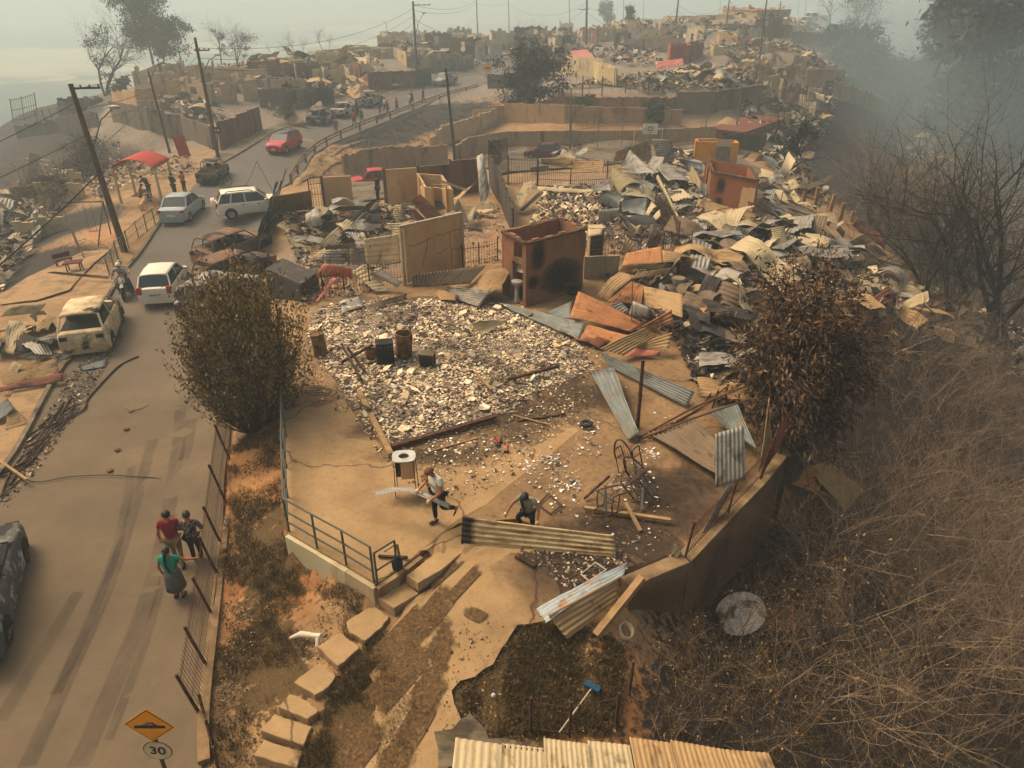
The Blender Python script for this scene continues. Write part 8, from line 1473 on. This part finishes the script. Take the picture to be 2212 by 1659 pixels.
person('youth in a black and pink patterned jacket, beside the man in the red polo', P(430, 1214, .05), .1, 1.66, CAMO, C_('black', (24, 24, 26)), dict(look=(-.5, 1, -.3), rel=(.3, .02, 1.16), rwr=(.18, .2, 1.08), lel=(-.3, .02, 1.16), lwr=(-.18, .2, 1.05)), 'long', fingers=True, shoes=cloth('pale_shoe', (176, 138, 100)), fat=1.1)
person('woman in a turquoise top and grey skirt with a long black braid', P(388, 1290, .05), .05, 1.58, C_('turquoise', (10, 148, 120)), None, dict(rel=(.38, .08, 1.26), rwr=(.6, .18, 1.2), lel=(-.28, -.05, 1.14), lwr=(-.3, .06, .9), look=(0, 1, -.4)), hair='braid', skirt=C_('grey_skirt', (92, 92, 84)), fingers=True, fat=1.22)
GLV = cloth('glove', (214, 186, 140))
man = person('man in a white lettered jersey and brown cap carrying a long pale strip', P(950, 1131, 1.54), R(128), 1.80, C_('white_jersey', (222, 212, 184), (208, 198, 170)), C_('black', (24, 24, 26)), dict(pel=(0, -.02, .95), spine=(0, .0, 1.12), chest=(0, .05, 1.31), neck=(0, .09, 1.47), head=(0, .2, 1.6), look=(0, .8, -.7), rsh=(.2, .06, 1.43), lsh=(-.2, .06, 1.43), rel=(.27, .12, 1.16), rwr=(.22, .36, 1.06), lel=(-.29, .08, 1.15), lwr=(-.2, .32, .98), lk=(-.1, -.05, .52), la=(-.12, -.42, .36), footl=(0, .5, -.8), rk=(.1, .06, .5), ra=(.1, .04, .09)), fingers=True, hat=cloth('brown_cap', (122, 82, 54)), gloves=GLV, fat=1.15)
NAVY = mat('navy_print', (28, 30, 48))
Mx = Matrix((Vector((-1, 0, 0)), Vector((0, -.18, 1)).normalized(), Vector((0, 1, .18)).normalized())).transposed().to_4x4(); Mx.translation = Vector((0, .216, 1.31)); text_mesh('ECKŌ UNLTD.', .075, NAVY, [c for c in man.children if c.name.startswith('shirt')][0], Mx, 'jersey_lettering', .002)
b = MB(); a_ = [P(806, 1072, Z+.62), P(850, 1060, Z+.95), P(890, 1062, Z+.98), P(930, 1078, Z+.98), P(972, 1098, Z+.82)]
def stf(u, v): i = min(3, int(u*4)); f = u*4-i; p = a_[i].lerp(a_[i+1], f); return p+Vector((.0, -.09+.2*v, .09*abs(v-.5)+.03*n3(u*9, v*2)))
b.grid(stf, 26, 5); o = b.top('carried_strip', MT['zinc'], 'long pale bent strip of metal carried by the man in the white jersey', 'metal strip', smooth=True); md = o.modifiers.new('t', 'SOLIDIFY'); md.thickness = .004
o.data.uv_layers.new(name='uv')
person('crouching woman in a sage green shirt with a black braid, gripping the held sheet', P(1139, 1140, 1.54), R(160), 1.66, C_('sage', (142, 142, 108)), C_('black', (24, 24, 26)), dict(pel=(0, -.1, .5), spine=(0, 0, .68), chest=(0, .06, .88), neck=(0, .12, 1.03), head=(0, .22, 1.14), look=(0, .7, -.8), rsh=(.18, .08, 1.0), lsh=(-.18, .08, 1.0), rel=(.36, .14, .8), rwr=(.46, .26, .58), lel=(-.34, .14, .78), lwr=(-.36, .28, .56), rk=(.2, .22, .46), lk=(-.2, .22, .46), ra=(.16, .0, .1), la=(-.16, .0, .1), braidfront=True), hair='braid', gloves=GLV, fingers=True, group=None)
# people at the shelter and on the far road
BLU = C_('blue', (40, 58, 74)); BLK = C_('black', (24, 24, 26)); REDC = C_('bright_red', (178, 52, 46)); WC = C_('white', (206, 198, 176)); GRY = C_('grey', (120, 112, 96)); CAMG = C_('drab', (84, 76, 54))
person('person in a dark blue top standing with arms folded behind the silver sedan', G(380, 428, .08), -.4, 1.8, C_('petrol', (38, 66, 76)), BLK, dict(rel=(.26, .06, 1.15), rwr=(.0, .2, 1.14), lel=(-.26, .06, 1.15), lwr=(.0, .2, 1.1)), 'long', lev=1)
person('woman in a pink and orange top holding her chin near the burnt pickup', G(401, 418, .1), 2.8, 1.62, C_('salmon', (206, 112, 84), (150, 70, 54)), BLK, dict(rel=(.26, .1, 1.15), rwr=(.08, .2, 1.36), lel=(-.24, .06, 1.12), lwr=(0, .2, 1.1)), 'short', hair='long', lev=1)
sit = dict(pel=(0, -.1, .5), spine=(0, -.08, .68), chest=(0, -.02, .88), neck=(0, .04, 1.03), head=(0, .12, 1.16), rsh=(.18, 0, 1.0), lsh=(-.18, 0, 1.0), rel=(.24, .1, .76), lel=(-.24, .1, .76), rwr=(.12, .32, .66), lwr=(-.12, .32, .66), rk=(.12, .34, .5), lk=(-.12, .34, .5), ra=(.12, .4, .09), la=(-.12, .4, .09))
person('seated person in pale clothes under the shelter', G(310, 436, .0), -1.2, 1.7, C_('beige', (160, 136, 100)), GRY, sit, lev=1); person('person in a black hooded top bending over under the shelter', G(326, 428, 0), 1.2, 1.75, C_('blackhood', (26, 28, 34)), CAMG, dict(spine=(0, .08, 1.08), chest=(0, .2, 1.24), neck=(0, .32, 1.36), head=(0, .45, 1.44), rsh=(.18, .24, 1.34), lsh=(-.18, .24, 1.34), rel=(.22, .4, 1.14), lel=(-.22, .4, 1.14), rwr=(.15, .6, 1.1), lwr=(-.15, .6, 1.1)), 'long', hair='hood', lev=1)
person('man in a dark jacket and hat walking past the red pickup', G(818, 437, .0), 1.3, 1.75, C_('dark_jacket', (44, 48, 50)), BLK, None, 'long', hat=BLK, lev=1)
walk = dict(rk=(.1, .12, .5), ra=(.1, .16, .09), lk=(-.1, -.04, .5), la=(-.1, -.24, .13))
for x, y, rz, lab, sh, pa, hr in [(727,292,.2,'person in pale grey clothes by the guardrail, last of the walkers',GRY,GRY,'short'),(766,274,-.6,'walker in a pink-red shirt and dark shorts, nearest the guardrail post',REDC,BLK,'short'),(782,268,-.6,'walker in drab green camouflage next to the pink-red shirt',CAMG,CAMG,'short'),(821,255,-.7,'walker in dark clothes at the left of the middle group',BLU,C_('tanp', (150, 120, 84)),'short'),(838,250,-.7,'walker in a dark red top in the middle group',C_('maroon', (120, 38, 40)),BLU,'short'),(833,243,-.7,'walker in a white top behind the dark red one',WC,BLK,'short'),
 (858,243,-.7,'walker in a bright red shirt alone on the road',REDC,BLU,'short'),(886,233,-.7,'walker in a white shirt and grey shorts',WC,GRY,'short'),(891,228,-.7,'walker in black close behind the white shirt and grey shorts',BLK,BLK,'short'),(915,221,2.4,'walker in a blue jacket with a white mask coming towards the others',C_('royal', (34, 62, 110)),BLK,'short')]:
 person(lab, P(x, y, .05), rz, 1.72, sh, pa, walk, 'short', hair=hr, lev=1, group='people walking on the far road')
person('person in white among the wreckage on the right slope', G(1722, 372, 0), .5, 1.7, WC, GRY, None, lev=1); person('person in dark clothes standing on the smoky slope', G(1738, 354, 0), .5, 1.7, BLU, BLK, None, lev=1)
ride = dict(pel=(0, -.12, .92), spine=(0, -.1, 1.1), chest=(0, -.02, 1.28), neck=(0, .04, 1.43), head=(0, .08, 1.56), rsh=(.19, 0, 1.39), lsh=(-.19, 0, 1.39), rel=(.36, .22, 1.2), lel=(-.36, .22, 1.2), rwr=(.36, .46, 1.13), lwr=(-.36, .46, 1.13), rk=(.24, .26, .72), lk=(-.24, .26, .72), ra=(.24, .1, .3), la=(-.32, .12, .12))
def offm(d): return MOTO.location+Vector((math.cos(MA), math.sin(MA), 0))*d
person('motorcyclist in a white helmet with black goggles and a black and white top', offm(-.02), MA-R(90), 1.75, C_('black_white', (36, 36, 38), (170, 166, 156)), C_('jeans', (62, 74, 80)), ride, 'long', helmet=WHT, hair=None, lev=1)
person('pillion rider in a pale orange jacket behind the motorcyclist', offm(-.5), MA-R(90), 1.7, C_('pale_orange', (196, 150, 112)), C_('jeans', (62, 74, 80)), ride, 'long', helmet=SILT, hair=None, lev=1)
# dog
DOGM = mat('dog_coat', (176, 112, 62), (206, 170, 122), scale=3, rough=.9); s = 1.0
V_ = [(0, -.32, .5), (0, -.05, .5), (0, .22, .52), (0, .34, .64), (0, .44, .76), (0, .58, .73), (.08, .24, .34), (.08, .22, .2), (.08, .25, .03), (-.08, .24, .34), (-.08, .2, .2), (-.08, .22, .03), (.08, -.32, .36), (.08, -.38, .22), (.08, -.33, .03), (-.08, -.3, .36), (-.08, -.34, .22), (-.08, -.28, .03), (0, -.42, .5), (0, -.56, .42)]
E_ = [(0, 1), (1, 2), (2, 3), (3, 4), (4, 5), (2, 6), (6, 7), (7, 8), (2, 9), (9, 10), (10, 11), (0, 12), (12, 13), (13, 14), (0, 15), (15, 16), (16, 17), (0, 18), (18, 19)]
dog = skinned('dog', V_, E_, [.11, .11, .135, .08, .085, .045, .05, .03, .03, .05, .03, .03, .06, .03, .03, .06, .03, .03, .03, .015], DOGM, lev=2); dog.location = G(313, 456, .0); dog.rotation_euler = (0, 0, .1); dog.scale = (1.15,)*3; tag(dog, 'tan and white dog standing with its back to the viewer by the shelter', 'dog')
for s_ in (-1, 1): b = MB(); b.lathe((s_*.06, .42, .8), [(.03, 0), (.025, .04), (.004, .08)], 6); b.build('ear', DOGM, dog)
# ---------------------------------------------------------------- trees and thicket
BARK = mat('dead_bark', (104, 84, 62), (78, 62, 46), scale=3, sc=(3, 3, .5)); BARKD = mat('charred_bark', (46, 40, 34), (30, 27, 25), scale=3, sc=(3, 3, .5)); TWIG = mat('dry_twig', (158, 132, 102), (118, 98, 74), scale=1.2); TWIGD = mat('dark_twig', (62, 54, 44), (40, 36, 32), scale=1)
def leafmat(name, cols):
 m, t = newmat(name, .8); g = t.n('ShaderNodeNewGeometry'); st = [(i/len(cols), c) for i, c in enumerate(cols)]; t.l(t.ramp(g.outputs['Random Per Island'], st, 'CONSTANT'), t.b.inputs['Base Color']); return m
L_OL = leafmat('olive_leaves', [(98, 82, 44), (122, 102, 54), (142, 120, 64), (76, 62, 36), (112, 84, 50), (156, 134, 80)]); L_BR = leafmat('brown_leaves', [(84, 60, 40), (60, 45, 33), (104, 76, 50), (46, 36, 28), (126, 100, 66)]); L_DK = leafmat('dark_leaves', [(40, 44, 34), (54, 56, 42), (32, 36, 30), (62, 60, 44)]); L_DRY = leafmat('dry_yellow_leaves', [(120, 98, 50), (92, 74, 40), (70, 56, 34), (140, 112, 60)])
def leaves(name, cen, dirs, l0, l1, mt, parent, wr=.35, droop=.0):
 cen = np.asarray(cen, float); d = np.asarray(dirs, float)+rng.normal(0, .45, (len(cen), 3)); d[:, 2] -= droop; d /= np.linalg.norm(d, axis=1, keepdims=True)+1e-9; s = np.cross(d, rng.normal(0, 1, (len(cen), 3))); s /= np.linalg.norm(s, axis=1, keepdims=True)+1e-9; L = rng.uniform(l0, l1, (len(cen), 1))
 V3 = np.stack([cen, cen+d*L*.5+s*L*wr*.5, cen+d*L, cen+d*L*.5-s*L*wr*.5], 1); me = flat_arrays(V3, None, name, mt); o = bpy.data.objects.new(name, me); COL.objects.link(o); o.parent = parent; return o
def grow(mb, tips, p, d, L, r, lev, maxl, nb, bend, rr, up=.25, seg=4):
 pts = [p]; rad = [r]; q = Vector(p); d = Vector(d).normalized()
 for i in range(seg):
  d = (d+Vector((rr.gauss(0, bend), rr.gauss(0, bend), rr.gauss(0, bend)+up*.12))).normalized(); q = q+d*L/seg; pts.append(q.copy()); rad.append(r*(1-.62*(i+1)/seg))
  if lev < maxl and i >= (1 if lev == 0 else 0):
   for _ in range(nb[lev]):
    a = d.cross(Vector((rr.gauss(0, 1), rr.gauss(0, 1), rr.gauss(0, 1)))).normalized(); grow(mb, tips, q, d*.75+a*rr.uniform(.45, .95), L*rr.uniform(.42, .68), rad[-1]*.6, lev+1, maxl, nb, bend*1.1, rr, up, 3)
 mb[min(lev, 1)].tube(pts, rad, 6 if lev == 0 else 3, cap=False)
 if lev >= maxl-1: tips += [(pts[k], d.copy()) for k in range(1, len(pts))]
def tree_parts(t_, rr, stems, maxl, nb, bend, bm=BARK, tm=TWIG, up=.25):
 mb = [MB(), MB()]; tips = []
 for p, d, L, r in stems: grow(mb, tips, Vector(p), d, L, r, 0, maxl, nb, bend, rr, up)
 mb[0].build('trunk', bm, t_); mb[1].build('branches', tm, t_, ); return tips
# bare shrubs: five forms, each copied with its own place and size
FORMS = []
for k in range(6):
 rr = random.Random(40+k); t_ = thing('bare_shrub', 'x', 'shrub', (0, 0, -60)); n = [7, 9, 5, 10, 6, 8][k]; H_ = [3.4, 3.0, 4.2, 2.4, 3.8, 3.2][k]; sp = [.35, .5, .3, .7, .45, .6][k]; st = []
 for j in range(n): a = 6.28*j/n+rr.uniform(-.3, .3); st.append(((.15*math.cos(a), .15*math.sin(a), -.2), (sp*math.cos(a)+.12, sp*math.sin(a), 1), H_*rr.uniform(.7, 1.05), .02))
 tips = tree_parts(t_, rr, st, 3, [1, 1, 2] if k != 2 else [2, 1, 1], .14)
 if k in (3, 5): sel = rr.sample(tips, min(len(tips), 420)); leaves('dry_leaves', [tuple(p) for p, d in sel], [tuple(d) for p, d in sel], .05, .1, L_DRY, t_, .5, .5)
 FORMS.append(t_)
used = [False]*6
def shrub(k, q, s, rz, lab, group, tilt=(0, 0)):
 if not used[k]: t_ = FORMS[k]; used[k] = True
 else: t_ = copy_tree(FORMS[k])
 t_.location = q; t_.scale = (s, s, s*U(.9, 1.15)); t_.rotation_euler = (tilt[0], tilt[1], rz); tag(t_, lab, 'shrub', group); return t_
def thicket(pts, n, smin, smax, lab, group, ks=(0, 1, 2, 3, 4, 5), tilt=.15):
 poly = [G(*p).xy[:] for p in pts]; pp = []; cand = scatter_pts(poly, n*6)
 for c in cand:                                   # keep them apart
  if all((c[0]-e[0])**2+(c[1]-e[1])**2 > .85**2 for e in pp): pp.append(c)
  if len(pp) >= n: break
 for x, y in pp: shrub(random.choice(ks), (x, y, hz(x, y)-.05), U(smin, smax), U(0, 6.28), lab, group, (random.gauss(0, tilt), random.gauss(0, tilt)))
thicket([(1420,1659),(1440,1500),(1520,1420),(1640,1400),(1700,1500),(1680,1640)], 16, .4, .7, 'bare shrub with a few dry leaves right above the shed roof', 'shrubs above the shed roof', (3, 5, 3, 1))
thicket([(1680,1659),(1660,1380),(1800,1150),(1900,1000),(2060,1010),(2212,1100),(2250,1659)], 66, .7, 1.25, 'bare brown shrub of the dense thicket filling the lower right', 'bare shrubs of the lower right thicket', (0, 1, 2, 4, 5, 0))
thicket([(1880,980),(1900,800),(1960,730),(2212,800),(2230,1080),(2060,1000)], 34, .7, 1.2, 'bare shrub on the slope right of the dry brown tree', 'bare shrubs right of the dry brown tree', (0, 1, 4, 2))
thicket([(1560,1330),(1640,1200),(1690,1180),(1720,1230),(1660,1350),(1580,1400)], 5, .45, .7, 'small bare shrub between the yard wall and the thicket', 'shrubs below the yard wall', (1, 5))
thicket([(1850,480),(1960,560),(2212,640),(2212,560),(2050,520),(1930,440)], 26, 1.5, 2.4, 'grey bare tree clump in the smoke beyond the hill edge', 'misty bare trees beyond the hill edge', (0, 1, 2, 4))
thicket([(1950,650),(2212,760),(2230,680),(2060,610),(1980,600)], 10, 1.3, 2.2, 'bare tree clump right of the grey sheets at the hill edge', 'bare trees right of the hill edge sheets', (0, 2, 4))
thicket([(1560,330),(1600,160),(1740,180),(1760,330),(1690,380)], 12, 1.0, 2.0, 'charred bare shrub on the rubble slope', 'charred shrubs on the rubble slope', (0, 1, 2), .1)
thicket([(40,470),(100,390),(160,420),(190,470),(110,520)], 9, .8, 1.3, 'bare shrub on the bank at the left edge', 'bare shrubs on the left bank', (0, 1, 4)); thicket([(150,400),(230,330),(250,380),(190,440)], 6, .8, 1.2, 'dark bare shrub by the leaning pole', 'shrubs by the leaning pole', (0, 2))
# olive bush
t_ = thing('olive_bush', 'big round olive-brown leafy bush over the road fence, hiding the parked wrecks', 'bush', G(545, 925)); mb = MB(); rr = random.Random(5); cc, dd_ = [], []
CX = P(528, 786, 3.0)-t_.location;
for k in range(520):
 a = rr.uniform(0, 6.283); u = rr.random()**.6; el = rr.uniform(-.25, 1.0)*1.5; sc_ = max(.6, rr.gauss(.98, .14)); tgt = CX+sc_*Vector((1.8*math.cos(a)*math.cos(el*.9)*(.5+.5*u+.22*n3(math.cos(a)*2, math.sin(a)*2, el*2)), 1.75*math.sin(a)*math.cos(el*.9)*(.55+.5*u), 2.0*math.sin(el)*(.55+.5*u)+.15)); st = Vector((.3*math.cos(a), .3*math.sin(a), 0)); mid = st.lerp(tgt, .45)+Vector((.35*math.cos(a), .35*math.sin(a), -.15)); pts = []
 for i in range(7): f = i/6; pts.append(st*(1-f)**2+mid*2*f*(1-f)+tgt*f*f)
 mb.tube(pts, [.016*(1-.8*i/6) for i in range(7)], 3, cap=False); d = (pts[-1]-pts[-2]).normalized()
 for j in range(60): f = .45+.55*(j/44); i = min(5, int(f*6)); cc.append(tuple(pts[i].lerp(pts[i+1], f*6-i)+Vector((rr.gauss(0, .06), rr.gauss(0, .06), rr.gauss(0, .06))))); dd_.append(tuple(d*.8+Vector((0, 0, .35))))
mb.build('branches', BARK, t_); leaves('crown', cc, dd_, .07, .15, L_OL, t_, .5)
# dry brown tree on the yard edge
t_ = thing('dry_tree', 'big dark brown scorched tree with drooping dry leaves at the yard edge', 'tree', G(1712, 1010)); rr = random.Random(9); CX = P(1730, 770, 3.9)-t_.location; mbt = [MB(), MB()]; cc, dd_ = [], []
mbt[0].tube([Vector((0, 0, -.4)), CX*.35+Vector((.1, 0, .3)), CX*.8, CX+Vector((0, 0, 1.5))], [.2, .17, .12, .04], 8)
for k in range(460):
 a = rr.uniform(0, 6.283); z_ = rr.uniform(-1, 1); u = rr.random()**.45; lump = 1+.5*n3(math.cos(a)*1.7, math.sin(a)*1.7, z_*2+4); w_ = math.sqrt(max(0, 1-z_*z_)); tgt = CX+Vector((2.2*math.cos(a)*w_*u*lump, 2.3*math.sin(a)*w_*u*lump, 3.3*z_*u*lump+.1)); st = CX*rr.uniform(.45, 1.0); st.z = min(st.z, tgt.z+.5); mid = st.lerp(tgt, .5)+Vector((0, 0, .3)); pts = [st*(1-f)**2+mid*2*f*(1-f)+tgt*f*f for f in [i/4 for i in range(5)]]
 mbt[1].tube(pts, [.035, .025, .018, .012, .006], 3, cap=False); d = (pts[-1]-pts[-2]).normalized()
 for j in range(64): p = pts[3].lerp(tgt, rr.uniform(-.4, 1.1))+Vector((rr.gauss(0, .17), rr.gauss(0, .17), rr.gauss(0, .14))); cc.append(tuple(p)); dd_.append(tuple(d*.5+Vector((.25, 0, -.35))))
mbt[0].build('trunk', BARKD, t_); mbt[1].build('branches', BARKD, t_); leaves('crown', cc, dd_, .1, .26, L_BR, t_, .24, .2)
def clump_tree(lab, b0, top, wpx, kind, seed, group=None, name='tree', dens=1.0, lean=0, leafs=True, mt=L_DK, lz=(.25, .6), low=.3, nst=1):
 B = G(*b0) if len(b0) == 2 else Vector(b0); T = W(*top, B.y) if len(top) == 2 else Vector(top); h = (T-B).length; wd = wpx*B.y/math.cos(PITCH)/FV*.5 if wpx > 8 else wpx; t_ = thing(name, lab, 'tree', B, 0, group); rr = random.Random(seed); ax = T-B; st = []
 for j in range(nst): st.append(((rr.uniform(-.1, .1)*wd*(nst > 1), rr.uniform(-.1, .1)*wd*(nst > 1), -.3), ax.normalized()+Vector((rr.uniform(-.25, .25), rr.uniform(-.25, .25), 0))*(nst > 1), h*rr.uniform(.75, .95), h*.02))
 tips = tree_parts(t_, rr, st, 3 if kind != 'bare' else 3, [2, 2, 2] if kind != 'bare' else [3, 2, 2], .12+.05*(kind == 'bare'), BARKD, TWIGD)
 if leafs:
  n = int(1900*dens); cc, dd_ = [], []; cl = [(Vector((rr.gauss(0, .46 if low < .2 else .27)*wd, rr.gauss(0, .36)*wd, 0))+ax*rr.uniform(low, 1.0), rr.uniform(.16, .34)*wd) for _ in range(int(16*dens)+5)]
  for _ in range(n): c, r = cl[rr.randrange(len(cl))]; v = Vector((rr.gauss(0, 1), rr.gauss(0, 1), rr.gauss(0, .8))); cc.append(tuple(c+v*r*.5)); dd_.append((lean, 0, -.2))
  leaves('crown', cc, dd_, *lz, mt, t_, .4)
 return t_
clump_tree('tall dark windswept tree rising out of the frame at the upper left', (333,148), (296,-12), 100, 'l', 3, dens=5, lz=(.3, .7)); clump_tree('second dark windswept tree right of the tallest one', (352,150), (352,40), 70, 'l', 13, dens=2, lz=(.3, .7)); clump_tree('sparse windswept tree with leaf tufts right of the dark pair', (392,142), (395,46), 70, 'l', 4, dens=.55, lz=(.3, .7))
clump_tree('bare blackened tree standing alone at the upper left', (226,208), (212,62), 66, 'bare', 5, leafs=True, dens=.5, lz=(.2, .45), nst=3); clump_tree('low dark bush leaning right of the lone blackened tree', (240,208), (268,168), 40, 'l', 6, dens=.6)
clump_tree('thin swept tree before the fields, left one of the pair', (478,142), (474,56), 34, 'bare', 7, dens=.3, lz=(.2, .45)); clump_tree('wide swept bare tree before the fields, right one of the pair', (512,140), (530,70), 60, 'bare', 8, dens=.4, lz=(.2, .45), nst=3)
for i, (b0, tp) in enumerate([((635,120),(606,86)),((640,118),(620,72)),((652,116),(650,80)),((700,110),(680,68)),((712,108),(714,76)),((586,118),(580,98))]): clump_tree(['leafless stub with an arm left of the summit debris', 'leafless stub reaching highest left of the summit debris', 'thin double stub in the middle of the skyline', 'forked burnt stub before the fields', 'slim burnt stub right of the forked one', 'shortest burnt stub on the skyline'][i], b0, tp, 16, 'bare', 20+i, leafs=False, group='burnt stubs on the skyline')
clump_tree('dense dark charred bush standing by the bend above the bank', (1150,232), (1152,104), 120, 'l', 11, name='charred_bush', dens=4.5, lz=(.2, .5), low=.05, nst=7)
clump_tree('dark bush behind the leaning pole', (182,392), (188,300), 96, 'l', 12, name='dark_bush', dens=3.0, lz=(.1, .25), low=.1, nst=5); clump_tree('dark bush lower down the left bank', (108,452), (106,384), 76, 'l', 14, name='dark_bush', dens=2.4, lz=(.1, .25), low=.05, nst=4)
clump_tree('little green bush in front of the stone wall', (1418,262), (1418,226), 34, 'l', 15, name='green_bush', dens=1.2, lz=(.2, .4), low=.1, mt=leafmat('green_leaves', [(50, 64, 34), (66, 80, 42), (40, 52, 30)])); clump_tree('ivy hanging over the stone wall', (1262,246), (1262,206), 44, 'l', 16, name='ivy', dens=1.4, lz=(.2, .4), low=.1, mt=MATS['green_leaves'], nst=3)
clump_tree('bare grey tree in the debris before the dark red sedan', (1244,338), (1246,290), 36, 'bare', 17, leafs=False, nst=2); clump_tree('misty tree behind the thick pole', (1312,62), (1312,2), 44, 'l', 18, dens=.9, lz=(.5, 1.1)); clump_tree('smaller misty tree right of the misty one', (1360,56), (1362,14), 24, 'l', 19, dens=.5, lz=(.5, 1.0))
clump_tree('charred tree in the burnt slope by the two figures', (1690,380), (1745,245), 50, 'bare', 27, dens=.4, lz=(.3, .6), nst=3); clump_tree('tall leafless tree with a curved crown at the right end of the hilltop', (1795,82), (1800,-8), 40, 'bare', 28, leafs=False); clump_tree('broad leafless tree over the dark misty bush', (1850,110), (1850,-10), 90, 'bare', 29, dens=.5, lz=(.3, .7), nst=3)
for i, (b0, tp, wp) in enumerate([((1900,185),(1880,92),130),((1860,180),(1842,60),100),((1835,150),(1830,70),60),((1945,215),(1960,135),90)]): clump_tree(['broad dark misty bush above the right slope', 'dark misty tree left of the broad bush', 'slim misty tree at the edge of the rubble slope', 'dark misty bush low on the right slope'][i], b0, tp, wp, 'l', 30+i, dens=3.0 if wp > 80 else 1.4, lz=(.5, 1.1), low=.1, nst=3, group='misty trees on the right slope')
# trunks of the near bare trees at the right edge
for i, (b0, tp, r) in enumerate([((2040,730),(2120,540),1),((2060,700),(2060,430),1),((1935,520),(1950,345),1),((1965,500),(1930,400),1),((2120,760),(2212,380),1),((2180,780),(2200,420),1),((2000,640),(2010,420),1),((2100,690),(2150,400),1),((1905,470),(1925,380),1),((2010,560),(2060,360),1)]):
 clump_tree(['leaning bare tree with a thick slanting trunk right of the hill edge', 'upright bare tree behind the slanting trunk', 'charred spiky tree in the smoke', 'small charred tree beside the spiky one', 'tall bare tree leaning out of the right edge', 'bare tree at the right edge', 'thin bare tree left of the slanting trunk', 'bare tree between the slanting trunk and the right edge', 'lowest charred sapling by the rusty red sheet', 'bare tree far behind in the smoke'][i], b0, tp, 40, 'bare', 50+i, leafs=False, name='bare_tree', nst=2, group='bare trees along the right edge')
# forest across the ravine: four forms, copied
FT = [clump_tree('x', (0, 0, 0), (U(-1, 1), 0, 21), 7, 'l', 70+k, dens=2.6, lz=(.7, 1.6), low=.22, name='eucalyptus') for k in range(4)]
fp = [(2030,250),(2070,300),(2120,330),(2170,350),(2212,380),(2260,400),(2000,215),(2050,210),(2100,230),(2150,250),(2200,270),(2250,290),(2080,170),(2130,180),(2180,190),(2230,200),(1985,250),(2020,330),(2090,390),(2160,420),(2230,450),(2020,160),(2060,120),(2120,110),(2190,120),(2250,130),(2140,300),(2200,330)]
for i, (x, y) in enumerate(fp):
 t_ = FT[i] if i < 4 else copy_tree(FT[i % 4]); q = G(x, y); t_.location = q-Vector((0, 0, .3)); s = U(.8, 1.25)*(1 if x > 2040 else .6); t_.scale = (s*1.1, s*1.1, s); t_.rotation_euler = (0, 0, U(0, 6.28)); tag(t_, 'tall eucalyptus of the smoky forest across the ravine at the upper right', 'tree', 'trees of the smoky forest across the ravine')
# ---------------------------------------------------------------- smoke haze round everything
def volume(name, box, dens, col, aniso=.2):
 b = MB(); (x0, x1), (y0, y1), (z0, z1) = box; b.box(((x0+x1)/2, (y0+y1)/2, (z0+z1)/2), (x1-x0, y1-y0, z1-z0))
 m = bpy.data.materials.new(name); m.use_nodes = True; nt = m.node_tree; nt.nodes.remove(nt.nodes['Principled BSDF'])
 pv_ = nt.nodes.new('ShaderNodeVolumePrincipled'); pv_.inputs['Color'].default_value = col; pv_.inputs['Density'].default_value = dens; pv_.inputs['Anisotropy'].default_value = aniso
 nt.links.new(pv_.outputs[0], nt.nodes['Material Output'].inputs['Volume'])
 o = b.build(name, m); tag(o, kind='stuff'); return o
hz_o = volume('haze', ((-9500, 9500), (-450, 16500), (-52, 34)), .002, (.62, .75, .76, 1)); tag(hz_o, 'pale grey smoke haze filling the air over the hill', 'haze')
b = MB(); NU, NV = 24, 36; C0 = Vector((112, 150, -8)); b.grid(lambda u, v: C0+Vector((72*math.sin(math.pi*u)*math.cos(2*math.pi*v), 78*math.sin(math.pi*u)*math.sin(2*math.pi*v), 24*math.cos(math.pi*u))), NU, NV)
sm = b.build('smoke', bpy.data.materials['haze'].copy()); sm.data.materials[0].node_tree.nodes['Principled Volume'].inputs['Density'].default_value = .013; sm.data.materials[0].node_tree.nodes['Principled Volume'].inputs['Color'].default_value = (.50, .66, .68, 1); tag(sm, 'blue-grey smoke hanging in the right-hand ravine', 'smoke', kind='stuff')
